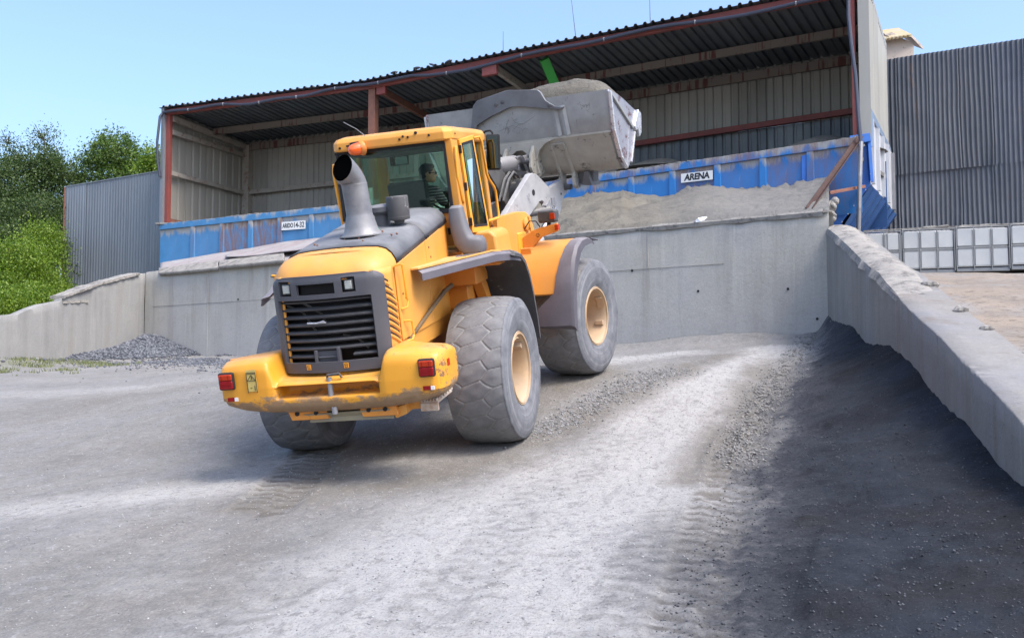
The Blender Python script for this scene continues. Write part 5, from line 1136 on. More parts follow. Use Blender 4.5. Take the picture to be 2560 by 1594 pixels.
# --- counterweight
ST = [(-1.185, -1.88, 1.06, 1.29), (-1.175, -1.99, 1.01, 1.335), (-1.155, -2.08, .97, 1.36), (-1.11, -2.145, .93, 1.385), (-.9, -2.19, .88, 1.41), (-.66, -2.20, .855, 1.42), (-.60, -2.20, .85, 1.405), (-.53, -2.18, .845, 1.20), (-.5, -2.17, .84, 1.185), (-.25, -2.17, .832, 1.18), (0, -2.17, .83, 1.18)]
ST = ST+[(-a_, b_, c_, d__) for a_, b_, c_, d__ in ST[:-1][::-1]]
FY = lambda x: -1.42 if abs(x) < .7 else -1.66
rr = []
for x, yr, zb, zt in ST:
    mid = abs(x) < .515; e = .0 if not mid else 1
    z1, z2 = 1.02, 1.128
    zz = zt-.02
    dn = .24 if mid else 0.; z2_ = z2 if mid else 1.125
    rr.append([(x, FY(x), zt-.0), (x, yr+.16, zt), (x, yr+.12, zt-.012), (x, yr+.05, zt-.04 if not mid else zt-.012), (x, yr+.012, zt-.10 if not mid else zt-.03), (x, yr, z2_+.006), (x, yr+dn, z2_), (x, yr+dn, z1), (x, yr, z1-.006), (x, yr+.015, zb+.09), (x, yr+.06, zb+.03), (x, yr+.16, zb), (x, FY(x), zb)])
mb = MB(); mb.rings(rr)
cw = lp('counterweight', mb, m_bumper, smooth=True); cr_ = cw.data.attributes.new('crease_edge', 'FLOAT', 'EDGE'); cr_.data.foreach_set('value', [.42]*len(cw.data.edges)); q_ = cw.modifiers.new('s', 'SUBSURF'); q_.levels = 2; q_.render_levels = 2; cw.data.polygons.foreach_set('use_smooth', [True]*len(cw.data.polygons)); cw.data.attributes.remove(cw.data.attributes['sharp_edge']) if 'sharp_edge' in cw.data.attributes else None
# lamp recesses: scooped ledges below the tail lamps
for s in (1, -1):
    mb = MB(); mb.box((s*1.035, -2.17, 1.225), (.20, .04, .20)); 
    x = s*1.03; lamp_z = 1.235 if s > 0 else 1.225
    mb = MB(); mb.box((x, -2.185, lamp_z), (.165, .05, .175)); h = lp('tail_lamp', mb, m_dark, bev=.02)
    mb = MB(); mb.box((x, -2.208, lamp_z-.035), (.142, .025, .085)); lp('red_lens', mb, m_red, h, bev=.014)
    mb = MB(); mb.box((x, -2.208, lamp_z+.04), (.142, .025, .062)); lp('orange_lens', mb, m_orl, h, bev=.014)
    mb = MB(); mb.box((x, -2.2215, lamp_z-.035), (.11, .004, .004)); mb.box((x-.035, -2.2215, lamp_z), (.004, .004, .13)); mb.box((x+.035, -2.2215, lamp_z), (.004, .004, .13)); lp('lens_ridge', mb, m_red, h)
    mb = MB(); mb.box((s*1.01, -2.185, 1.04), (.075, .012, .04)); h = lp('reflector', mb, m_red, bev=.004)
    mb = MB(); mb.box((s*1.01+.058, -2.187, 1.04), (.035, .010, .036)); lp('white_part', mb, m_white, h)
    mb = MB(); mb.box((s*1.172, -1.95, 1.235), (.02, .06, .07), Euler((0, 0, -s*.12)).to_matrix()); lp('side_marker', mb, m_orl, bev=.004)
    for x_ in (.78, 1.07):
        mb = MB(); mb.box((s*x_, -1.86, 1.40 if x_ < 1 else 1.382), (.11, .05, .022)); lp('lifting_lug', mb, m_orange, bev=.006)
# warning label left
mb = MB(); mb.box((-.755, -2.205, 1.22), (.105, .004, .215)); h = lp('warning_label', mb, m_stick_y)
mb = MB()
for a_, b_ in (((-.045, .02), (.045, .02)), ((.045, .02), (0, .075)), ((0, .075), (-.045, .02)), ((-.05, .1), (.05, .1)), ((-.05, .1), (-.05, -.1)), ((.05, .1), (.05, -.1)), ((0, .06), (.008, .04)), ((.008, .04), (-.006, .03)), ((-.02, -.05), (.0, -.05)), ((.03, -.03), (.03, -.08)), ((-.04, .088), (.04, .088))): mb.beam((-.755+a_[0]*.95, -2.209, 1.20+a_[1]), (-.755+b_[0]*.95, -2.209, 1.20+b_[1]), .004, .006, up=(0, 1, 0))
lp('print', mb, m_ink, h)
# handle loop, tow pin, hitch and belly plates, step
mb = MB(); mb.tube([(.0, -2.13, 1.18), (.01, -2.14, 1.215), (.13, -2.14, 1.225), (.15, -2.13, 1.18)], .012, 8); lp('pin_handle', mb, m_black, smooth=True)
mb = MB(); mb.tube([(.02, -2.13, 1.19), (.02, -2.13, 1.0)], .026, 12); mb.tube([(.035, -2.13, .90), (.035, -2.13, .83)], .03, 10); lp('tow_pin', mb, m_steel, smooth=True)
mb = MB(); mb.span((-.30, -2.0, .72), (.58, -1.3, .82)); mb.prism([(-.34, -2.06, .82), (.56, -2.06, .83), (.66, -1.95, .74), (-.12, -1.95, .72)], (0, .5, 0)); lp('belly_plate', mb, weathered('dirty_belly_plate', (.32, .28, .18), (.25, .24, .2), 4, .6), bev=.01)
for x in (-.42, -.22, .33, .50):
    mb = MB(); mb.prism([(x-.09, -2.04, .88), (x+.12, -2.04, .88), (x+.15, -2.04, .76), (x-.05, -2.04, .76)], (0, .3, 0)); lp('hitch_block', mb, m_orange, bev=.01)
    mb = MB(); mb.tube([(x+.02, -2.055, .83), (x+.02, -2.02, .83)], .022, 10); lp('bolt', mb, m_dark)
mb = MB(); mb.span((.60, -1.9, .78), (.86, -1.35, .90)); mb.prism([(.56, -2.0, .82), (.72, -2.0, .86), (.72, -2.0, .76), (.60, -2.0, .72)], (0, .4, 0)); lp('step_bracket', mb, m_yellow, bev=.01)
mb = MB(); mb.span((.84, -1.92, .83), (1.02, -1.40, .86))
for k in range(6):
    mb.box((.86+k*.03, -1.92+.0, .87), (.014, .05, .03)); mb.box((1.02, -1.88+k*.09, .87), (.02, .04, .03))
mb.span((.84, -1.93, .76), (1.02, -1.90, .84)); lp('step', mb, weathered('worn_step', (.55, .53, .48), (.38, .20, .10), 9, .7), bev=.004)
# --- rear frame behind wheel
mb = MB(); mb.prism([(.50, -1.5, 1.44), (.50, .9, 1.5), (.50, 1.6, 1.3), (.50, 1.6, .72), (.50, -.5, .62), (.50, -1.5, .85)], (-1.0, 0, 0)); lp('rear_frame', mb, m_orange, bev=.02)
mb = MB(); mb.prism([(.60, -1.45, 1.43), (.60, .12, 1.43), (.60, .25, 1.6), (.60, .25, 1.3), (.55, -1.3, 1.1)], (-.08, 0, 0)); mb.prism([(.625, -.55, 1.42), (.625, .16, 1.42), (.625, .16, 1.85), (.625, 0, 1.9)], (-.02, 0, 0)); lp('frame_gusset', mb, m_yellow, bev=.008)
mb = MB(); mb.tube([(.62, -1.50, 1.36), (.66, -.80, 1.56), (.72, -.25, 1.74), (.76, -.08, 1.78)], [.02, .022, .026, .028], 10); lp('hydraulic_pipe', mb, weathered('tan_hose', (.15, .10, .05), (.10, .07, .04), 5, .7), smooth=True)  # tube stands in for the thick tan edge of a sloped panel
mb = MB(); mb.span((.60, .12, 1.74), (1.0, .7, 1.95)); mb.span((.58, .3, 1.45), (.84, .75, 1.76)); lp('battery_box', mb, m_orange, bev=.02)
mb = MB(); mb.tube([(-1.0, 0, .83), (1.0, 0, .83)], .16, 16); mb.ball((0, 0, .83), (.3, .28, .3)); lp('rear_axle', mb, m_orange, smooth=True)
mb = MB(); mb.tube([(-.05, 1.775, .75), (-.05, 1.775, 1.5)], .14, 16); mb.span((-.35, 1.3, .75), (.35, 2.0, .9)); mb.span((-.35, 1.3, 1.3), (.35, 2.0, 1.42)); lp('articulation_joint', mb, m_grease, bev=.01)
# --- rear fenders
m_tread = weathered('dimpled_tread_plate', (.80, .40, .09), (.74, .34, .06), 6, .5, dust=(.6, .47, .32), dust_amt=.15, up=.5, bumps=(90, .6, .01))
for s in (1, -1):
    X = lambda x, y, z: (s*x, y, z)
    mb = MB(); mb.prism([X(.60, -1.12, 2.075), X(.72, -1.12, 2.075), X(1.28, -.12, 2.125), X(1.40, .38, 2.075), X(.60, .38, 2.055)], (0, 0, .018)); f = lp('fender', mb, m_tread)
    lip = [(.735, -1.14, 2.062), (1.0, -.66, 2.09), (1.30, -.14, 2.118), (1.43, .10, 2.10), (1.46, .42, 2.055)]
    mb = MB(); mb.rings([[X(x-.04, y+.04, z+.002), X(x, y, z-.005), X(x+.028, y-.012, z-.03), X(x+.03, y-.015, z-.105), X(x+.015, y-.0, z-.105), X(x-.04, y+.05, z-.01)] for x, y, z in lip]); lp('rubber_lip', mb, m_fendlip, f, smooth=True)
    prof = [(.10, 2.10), (.42, 2.055), (.62, 1.96), (.80, 1.78), (.94, 1.52), (1.03, 1.25), (1.07, .98)]
    mb = MB(); mb.rings([[X(.80, y-.04, z-.02), X(.80, y, z), X(1.2, y, z+.012), X(1.44, y, z+.01), X(1.50, y-.01, z-.03), X(1.50, y-.06, z-.06), X(1.42, y-.05, z-.035)] for y, z in prof]); lp('mud_guard', mb, m_black, f, smooth=True)
    mb = MB(); mb.prism([X(.80, .40, 2.03), X(.80, .56, 1.95), X(.86, .72, 1.7), X(.90, .80, 1.35), X(.90, .66, 1.35), X(.84, .55, 1.7)], (s*.12, 0, 0)); mb.span(X(.72, .1, 1.95), X(1.3, .4, 2.03)); lp('fender_bracket', mb, m_orange, f, bev=.008)
mb = MB(); mb.rings([[(-x-.04, y+.04, z-.03), (-x, y, z), (-x-.09, y-.02, z-.02), (-x-.11, y-.02, z-.10), (-x-.09, y-.0, z-.10), (-x-.0, y+.03, z-.03)] for x, y, z in ((1.10, -.86, 1.90), (1.10, -.62, 1.97), (1.16, -.36, 2.03), (1.24, -.1, 2.07))]); lp('rubber_lip', mb, m_fendlip, smooth=True)
# --- cab
CW, CY0, CY1, CZ0, CZ1 = .74, .62, 2.30, 2.02, 3.47
mb = MB()
rp = [(-.64, .50), (.70, .50), (.78, .60), (.78, 2.25), (.70, 2.38), (-.70, 2.38), (-.78, 2.25), (-.78, .60)]
def rofs(i, z): return [(x-math.copysign(i, x), y+(i if y < 1.4 else -i), z) for x, y in rp]
rp = [(max(x, -.72), y) for x, y in rp]; mb.rings([rofs(.02, 3.425), rofs(0, 3.44), rofs(0, 3.53), rofs(.03, 3.575), rofs(.10, 3.60), rofs(.4, 3.62)]); roof = lp('cab_roof', mb, m_yellow, bev=.02, seg=3, ang=20)
mb = MB()
for x, z, r in ((.36, 3.57, .018), (.20, 3.545, .014), (.26, 3.53, .014), (.155, 3.515, .014), (.52, 3.525, .014), (-.60, 3.49, .016)): mb.tube([(x, .49, z-.02), (x, .53, z-.02)], r, 8)
mb.tube([(.79, .7, 3.50), (.775, .7, 3.50)], .01, 6); lp('bolt', mb, m_dark, roof)
def pillar(x0, y0, x1, y1, w_, d__, z0=2.3, z1=3.44, nm='pillar', m=None):
    mb = MB(); mb.prism([(x0-w_/2, y0-d__/2, z0), (x0+w_/2, y0-d__/2, z0), (x0+w_/2, y0+d__/2, z0), (x0-w_/2, y0+d__/2, z0)], (x1-x0, y1-y0, z1-z0)); return lp(nm, mb, m or m_yellow, bev=.02, seg=3)
pillar(.74, .74, .715, .70, .11, .26); pillar(-.62, .70, -.60, .68, .06, .14)
for s in (1, -1):
    pillar(s*.70, 2.20, s*.68, 2.18, .15, .10)
pillar(-.74, 1.45, -.72, 1.42, .06, .09); pillar(.74, 1.52, .72, 1.49, .06, .07)
# inner yellow door post seen through the rear glass, sills and rails
mb = MB(); mb.span((-.72, .58, 2.40), (.72, .66, 2.585)); mb.span((-.76, 2.20, 2.10), (.76, 2.28, 2.55)); mb.span((.68, .66, 2.1), (.75, 2.24, 2.30)); mb.span((-.75, .66, 2.1), (-.68, 2.24, 2.42)); mb.span((-.72, .66, 2.0), (.72, 2.24, 2.10)); lp('cab_base', mb, m_orange, bev=.01)
mb = MB(); mb.span((-.70, .56, 3.39), (.68, .60, 3.425)); mb.span((-.68, .56, 2.585), (.69, .60, 2.63)); mb.prism([(.655, .56, 3.40), (.685, .56, 3.40), (.70, .56, 2.6), (.665, .56, 2.6)], (0, .04, 0)); mb.prism([(-.655, .56, 3.40), (-.685, .56, 3.40), (-.70, .56, 2.6), (-.665, .56, 2.6)], (0, .04, 0)); lp('window_seal', mb, m_dark)
mb = MB(); mb.prism([(-.68, .575, 2.60), (.68, .575, 2.60), (.665, .575, 3.41), (-.665, .575, 3.41)], (0, .006, 0)); lp('rear_window', mb, m_glass)
mb = MB(); mb.prism([(-.70, 2.30, 2.50), (.70, 2.30, 2.50), (.68, 2.28, 3.40), (-.68, 2.28, 3.40)], (0, .006, 0)); lp('windscreen', mb, m_glass)
mb = MB(); mb.prism([(-.745, .84, 2.45), (-.745, 1.42, 2.45), (-.72, 1.40, 3.40), (-.72, .84, 3.40)], (.006, 0, 0)); mb.prism([(-.745, 1.50, 2.45), (-.745, 2.2, 2.45), (-.72, 2.2, 3.40), (-.72, 1.48, 3.40)], (.006, 0, 0)); lp('side_window', mb, m_glass)
mb = MB(); mb.prism([(.745, 1.56, 2.32), (.745, 2.2, 2.32), (.72, 2.2, 3.40), (.72, 1.54, 3.40)], (-.006, 0, 0)); lp('side_window', mb, m_glass_d)
mb = MB(); mb.span((-.66, .66, 3.36), (.66, 2.2, 3.42)); lp('headliner', mb, m_seat)
# opened right side window in its yellow frame
hb, ht = Vector((.815, .93, 2.30)), Vector((.795, .83, 3.43)); fb, ft = Vector((.90, 1.53, 2.28)), Vector((.885, 1.20, 3.49))
fb = Vector((.905, 1.50, 2.275)); ft = Vector((.885, 1.20, 3.485))
nn = (fb-hb).cross(ht-hb).normalized()
def quad(a_, b_, c_, d__, t): m_ = MB(); m_.prism([a_, b_, c_, d__], nn*t); return m_
def bi(u, v): return hb.lerp(fb, u).lerp(ht.lerp(ft, u), v)
fr = MB()
for (u0, v0), (u1, v1) in (((0, 0), (1, .06)), ((0, .955), (1, 1)), ((0, .06), (.12, .955)), ((.86, .06), (1, .955))): fr.prism([bi(u0, v0), bi(u1, v0), bi(u1, v1), bi(u0, v1)], nn*-.035)
ow = lp('opening_window', fr, m_rail, bev=.006)
mb = MB()
for (u0, v0), (u1, v1) in (((.12, .06), (.86, .085)), ((.12, .93), (.86, .955)), ((.12, .06), (.16, .955)), ((.82, .06), (.86, .955))): mb.prism([bi(u0, v0)+nn*.004, bi(u1, v0)+nn*.004, bi(u1, v1)+nn*.004, bi(u0, v1)+nn*.004], nn*-.03)
mb.prism([bi(.955, .02)+nn*.003, bi(.975, .02)+nn*.003, bi(.975, .98)+nn*.003, bi(.955, .98)+nn*.003], nn*-.002); lp('seal', mb, m_dark, ow)
mb = MB(); mb.prism([bi(.12, .06), bi(.86, .06), bi(.86, .955), bi(.12, .955)], nn*-.006); lp('pane', mb, m_glass_d, ow)
for v in (.12, .5, .9): mb = MB(); p_ = bi(-.03, v); mb.beam(p_+Vector((0, 0, -.05)), p_+Vector((0, 0, .05)), .03, .03, up=(1, 0, 0)); lp('hinge', mb, m_dark, ow)
# grab rails
mb = MB(); mb.tube([(.765, .63, 3.32), (.80, .60, 3.34), (.80, .58, 3.28), (.785, .60, 3.0), (.80, .66, 2.72), (.80, .70, 2.68), (.78, .72, 2.68)], .016, 10); lp('grab_rail', mb, m_rail, smooth=True)
mb = MB(); mb.tube([(.84, 1.40, 3.455), (.905, 1.42, 3.46), (.915, 1.46, 3.40), (.90, 1.62, 3.0), (.905, 1.68, 2.93), (.905, 1.93, 2.82), (.905, 1.99, 2.76), (.905, 2.03, 2.45), (.90, 2.0, 2.41), (.86, 1.55, 2.40)], .017, 10); lp('grab_rail', mb, m_rail, smooth=True)
for x0, x1, y in ((-.87, -.83, .9), (-.78, -.74, .95)):
    mb = MB(); mb.tube([(x0+.10, y+.05, 3.30 if y < .92 else 3.1), (x0+.0, y, 3.29 if y < .92 else 3.07), (x0-.005, y, 3.20 if y < .92 else 3.0), (x1, y, 2.45), (x1, y, 2.2)], .021, 8); lp('hand_rail', mb, m_rail, smooth=True)
# yellow body below the cab, right side tank and step cover
mb = MB(); mb.prism([(.70, 1.05, 2.31), (1.00, 1.05, 2.30), (1.06, 1.05, 2.24), (1.08, 1.05, 1.95), (.70, 1.05, 1.95)], (0, .8, 0)); lp('tank_cover', mb, m_yellow, bev=.045, seg=4)
mb = MB(); mb.span((-1.12, 1.0, 1.95), (-.7, 2.0, 2.25)); mb.span((-.70, .5, 1.5), (.70, 2.1, 2.02)); mb.span((.70, 1.15, 1.3), (1.05, 2.0, 1.95)); lp('lower_body', mb, m_orange, bev=.02)
# grey air intake elbow on the right rear corner of the cab
ip = [((.755, .50, 2.66), .05), ((.755, .49, 2.63), .082), ((.76, .48, 2.50), .098), ((.78, .48, 2.36), .105), ((.81, .48, 2.25), .118), ((.865, .49, 2.185), .125), ((.95, .50, 2.17), .122), ((1.02, .51, 2.17), .112), ((1.055, .51, 2.17), .07)]
mb = MB(); rr = []
P = [Vector(a_) for a_, _ in ip]
for i, (p_, r_) in enumerate(ip):
    d3 = (P[min(i+1, len(P)-1)]-P[max(i-1, 0)]).normalized(); yv = Vector((0, 1, 0)); xv = d3.cross(yv).normalized(); row = []
    for k in range(20):
        a_ = k/20*2*math.pi; cx, sy = math.cos(a_), math.sin(a_); cx = math.copysign(abs(cx)**.6, cx); sy = math.copysign(abs(sy)**.6, sy); row.append(P[i]+xv*(r_*cx)+yv*(.11*sy*(r_/.1)))
    rr.append(row)
mb.rings(rr); mb2 = MB()
lp('air_intake', mb, m_grey_pl, smooth=True)
# exhaust stack
base = Vector((.075, -.9, 2.53)); path = [((.068, -.90, 2.56), .235), ((.068, -.90, 2.58), .20), ((.067, -.90, 2.62), .165), ((.066, -.90, 2.68), .14), ((.065, -.90, 2.74), .130), ((.062, -.90, 2.80), .126), ((.058, -.90, 2.95), .125), ((.05, -.905, 3.05), .125)]
mb = MB(); zoff = .0; EZ = .0
path = [((.070, -.90, ztop(-.9)+.008+h_), r_) for h_, r_ in ((0, .235), (.012, .235), (.014, .215), (.05, .185), (.10, .172), (.16, .158), (.22, .142), (.235, .139))]+[((.062, -.90, 2.84), .137), ((.056, -.90, 2.96), .137), ((.052, -.902, 3.02), .137)]
rr = [[Vector(c_)+Vector((math.cos(a_)*r_, math.sin(a_)*r_, 0)) for a_ in [k/28*2*math.pi for k in range(28)]] for c_, r_ in path]
for i in range(1, 6):       # curve towards the rear left, mouth cut upright
    t = i/5; c_ = Vector((.05-.055*t**1.3, -.902-.13*t**1.4, 3.02+.175*t)); tilt = t*.95; dirv = Vector((-.42, -.9, 0)).normalized(); ax = (Vector((0, 0, 1))*math.cos(tilt)+dirv*math.sin(tilt)); side = ax.cross(Vector((0, 0, 1))) if tilt > .01 else Vector((1, 0, 0)); side = dirv.cross(Vector((0, 0, 1))).normalized(); upv = ax.cross(side)*-1 if True else None
    row = []
    for k in range(28):
        a_ = k/28*2*math.pi; row.append(c_+Vector((1, 0, 0))*0+(side*0))
    # keep the ring correspondence by rotating the flat ring about the side axis
    rot = Matrix.Rotation(tilt*1.25, 3, side if (Matrix.Rotation(tilt, 3, side) @ Vector((0, 0, 1))).dot(dirv) > 0 else -side)
    row = [c_+rot @ Vector((math.cos(k/28*2*math.pi)*.137*(1+.05*t*abs(math.cos(k/28*2*math.pi-2.0))), math.sin(k/28*2*math.pi)*.137*(1+.08*t), 0)) for k in range(28)]; rr.append(row)
mb.rings(rr, caps=False); ex = lp('exhaust_stack', mb, m_exh, smooth=True)
q = MB(); q.rings([[Vector(p_) for p_ in rr[-1]], [c_+(Vector(p_)-c_)*.93 for p_ in rr[-1]], [c_+(Vector(p_)-c_)*.9+Vector((.03, .06, -.06)) for p_ in rr[-1]]], caps=False); inner = [c_+(Vector(p_)-c_)*.93+Vector((.008, .016, -.006)) for p_ in rr[-1]]; q.add(inner, [tuple(range(28))]); lp('mouth', q, m_soot, ex)  # black cap close behind the lip paints the unlit, sooty pipe inside
q = MB(); q.lathe([(.139, 0), (.142, .004), (.142, .012), (.139, .016)], (.066, -.9, 2.66), (0, 0, 1), 28, False); q.lathe([(.138, 0), (.140, .003), (.138, .006)], (.053, -.9, 3.01), (0, 0, 1), 28, False); lp('weld_band', q, m_steel, ex, smooth=True)
q = MB()
for k in range(8): a_ = k/8*2*math.pi+.2; q.ball((.07+.222*math.cos(a_), -.9+.222*math.sin(a_), ztop(-.9+.222*math.sin(a_))+.028), .012, 6, 4)
for x_, y_ in ((.45, -1.05), (.5, -1.02), (.2, -1.24), (-.3, -1.25), (-.35, -1.2)): q.ball((x_, y_, ztop(y_)+.02), .013, 6, 4)
lp('bolt', q, m_rustbeam, ex)
# pre-cleaner canister, breather, cap
mb = MB(); mb.lathe([(.05, -.03), (.06, 0), (.118, .012), (.122, .03), (.122, .255), (.118, .265), (.112, .27), (.02, .272)], (.37, -.50, 2.575), (0, 0, 1), 28); mb.lathe([(.124, 0), (.126, .004), (.124, .008)], (.37, -.5, 2.61), (0, 0, 1), 28, False); lp('pre_cleaner', mb, m_black, smooth=True)
mb = MB(); mb.lathe([(.085, 0), (.085, .12), (.12, .14), (.16, .16), (.165, .21), (.13, .235), (.02, .245)], (.15, -.42, 2.53), (0, 0, 1), 24); mb.prism([(.13, -.50, 2.68), (.37, -.54, 2.70), (.37, -.44, 2.70), (.13, -.34, 2.68)], (0, 0, .07)); lp('breather', mb, m_grey_pl, smooth=True)
mb = MB(); mb.lathe([(.04, 0), (.05, .01), (.05, .025), (.03, .035)], (.155, -.72, ztop(-.72)+.012), (0, 0, 1), 14); mb.box((.155, -.72, ztop(-.72)+.05), (.075, .025, .015)); lp('filler_cap', mb, m_teal, smooth=True)
# beacon and aerial
mb = MB(); mb.tube([(-.46, .50, 3.51), (-.32, .42, 3.51), (-.29, .46, 3.51)], .014, 6); mb.box((-.40, .47, 3.485), (.2, .05, .02)); bc = lp('beacon', mb, m_dark)
ax = Vector((-.75, -.62, -.12)).normalized()
mb = MB(); mb.lathe([(.055, -.02), (.088, 0), (.09, .02), (.08, .05)], Vector((-.29, .46, 3.445)), ax, 24); lp('ring', mb, weathered('faded_orange', (.7, .22, .04), (.6, .2, .04), 6, .5), bc, smooth=True)
mb = MB(); mb.lathe([(.076, .03), (.074, .08), (.068, .13), (.055, .165), (.035, .185), (.005, .192)], Vector((-.29, .46, 3.445)), ax, 24); lp('dome', mb, m_amber, bc, smooth=True)
mb = MB(); mb.tube([(-.28, .56, 3.58), (-.40, .6, 3.68), (-.56, .62, 3.78)], .004, 5); lp('aerial', mb, m_steel)
# mirror on the right front corner
mb = MB(); mb.tube([(.75, 2.22, 3.44), (.765, 2.22, 3.53), (.80, 2.22, 3.56), (.87, 2.2, 3.56), (.895, 2.2, 3.53), (.905, 2.2, 3.46)], .014, 8); mr = lp('mirror', mb, m_dark, smooth=True)
ms_ = Matrix.Rotation(R(7), 3, 'Z') @ Matrix.Rotation(R(4), 3, 'Y')
mb = MB(); mb.box((.885, 2.19, 3.275), (.185, .05, .47), ms_); lp('shell', mb, m_dark, mr, bev=.035, seg=4)
mb = MB(); mb.box((.882, 2.163, 3.275), (.15, .006, .425), ms_); gm_ = plain('mirror_glass', (.10, .13, .13), .03, 1.); lp('mirror_glass', mb, gm_, mr, bev=.002)
# seat, steering column and inner mirror
mb = MB(); mb.box((-.0, 1.12, 2.72), (.50, .14, .56), Euler((.12, 0, 0)).to_matrix()); mb.box((0, 1.38, 2.44), (.50, .48, .14)); mb.box((-.30, 1.38, 2.58), (.07, .34, .06)); mb.box((0, 1.38, 2.25), (.3, .3, .3)); lp('seat', mb, m_seat, bev=.05, seg=4)
mb = MB(); wc = Vector((.24, 1.93, 2.70)); tl = Euler((R(-38), 0, 0)).to_matrix(); mb.tube([wc+tl @ Vector((.19*math.cos(a_), .19*math.sin(a_), 0)) for a_ in [k/24*2*math.pi for k in range(25)]], .015, 8)
mb.tube([wc, wc+Vector((-.05, .22, -.5))], .035, 8); mb.beam(wc-Vector((.18, 0, 0)), wc+Vector((.18, 0, 0)), .03, .02); lp('steering_wheel', mb, m_seat, smooth=True)
mb = MB(); mb.box((-.22, 1.55, 3.28), (.25, .02, .12)); mb.tube([(-.2, 1.58, 3.3), (-.2, 1.66, 3.4)], .008, 6); mi = lp('inner_mirror', mb, m_dark, bev=.008); mb = MB(); mb.box((-.22, 1.538, 3.28), (.225, .003, .095)); lp('mirror_glass', mb, gm_, mi)
mb = MB(); mb.span((.48, 1.0, 2.3), (.66, 1.6, 2.52)); mb.tube([(.5, 1.62, 2.5), (.5, 1.64, 2.66)], .018, 8); lp('side_console', mb, m_seat, bev=.02)

# --- wheels
def build_tyre():
    Ro, W_, Ri = .84, .35, .395       # outer radius, half width, bead radius
    nu = 560
    # cross section from outer bead (x=+) over tread to inner bead
    prof = []; tread = []
    side = [(Ri, .285), (.43, .315), (.49, .338), (.56, .352), (.64, .358), (.70, .354), (.75, .344), (.785, .330), (.805, .319)]
    for r_, x_ in side: prof.append((r_, x_)); tread.append(0)
    nt_ = 62
    for i in range(nt_+1):
        t = 1-2*i/nt_; x_ = .312*t; prof.append((Ro-.034*abs(t)**3-.004, x_)); tread.append(1)
    for r_, x_ in side[::-1]: prof.append((r_, -x_)); tread.append(0)
    prof = np.array(prof); tread = np.array(tread, float); th = np.arange(nu)/nu*2*np.pi; C = Ro*2*math.pi
    # irregular chevron blocks: nearest of jittered cells
    rows = 25; cells = []
    for k in range(rows):
        for c_, (x_, ph, wd) in enumerate(((-.25, .0, .85), (-.03, .45, .5), (.225, .1, .85))):
            cells.append(((k+ph)/rows*C+rng.uniform(-.018, .018), x_+rng.uniform(-.018, .018), wd))
    cells = np.array(cells); U, X = np.meshgrid(th*Ro, prof[:, 1]); 
    Us = U+X*.28+np.abs(X)*.0; Us = Us % C; best = np.full(U.shape, 9.); sec = np.full(U.shape, 9.)
    for cu, cx, kx in cells:
        du = np.abs(Us-cu % C); du = np.minimum(du, C-du); d = np.hypot(du*1.0, (X-cx)*kx)
        m_ = d < best; sec = np.where(m_, best, np.minimum(sec, d)); best = np.where(m_, d, best)
    gap = sec-best; gr_ = np.clip(1-gap/.012, 0, 1)*tread[:, None]; gr_ = gr_*np.clip((.325-np.abs(X))/.02, 0, 1)
    # shoulder notches
    sh_ = np.zeros_like(U)
    Rr = prof[:, :1]-.015*np.clip(gr_*1.3, 0, 1)+(.004*(1-np.clip(best/.09, 0, 1))*tread[:, None])
    Rr = Rr+(.0025*np.sin(U*40)*np.sin(U*7+X*20))*tread[:, None]
    # moulded rings on the sidewall
    for r0_ in (.52, .60, .70): Rr = Rr; X = X+np.sign(X)*.006*np.exp(-((prof[:, :1]-r0_)/.008)**2)
    V = np.stack([X, Rr*np.cos(th)[None], Rr*np.sin(th)[None]], -1).reshape(-1, 3)
    return V, grid_faces(len(prof), nu, True)[:, ::-1], np.clip(gr_*1.3, 0, 1).ravel(), np.repeat(tread, nu)
TV, TF, TG, TT = build_tyre(); t0 = np_obj('tyre', TV, TF, m_tyre, attrs={'groove': TG, 'tread': TT})
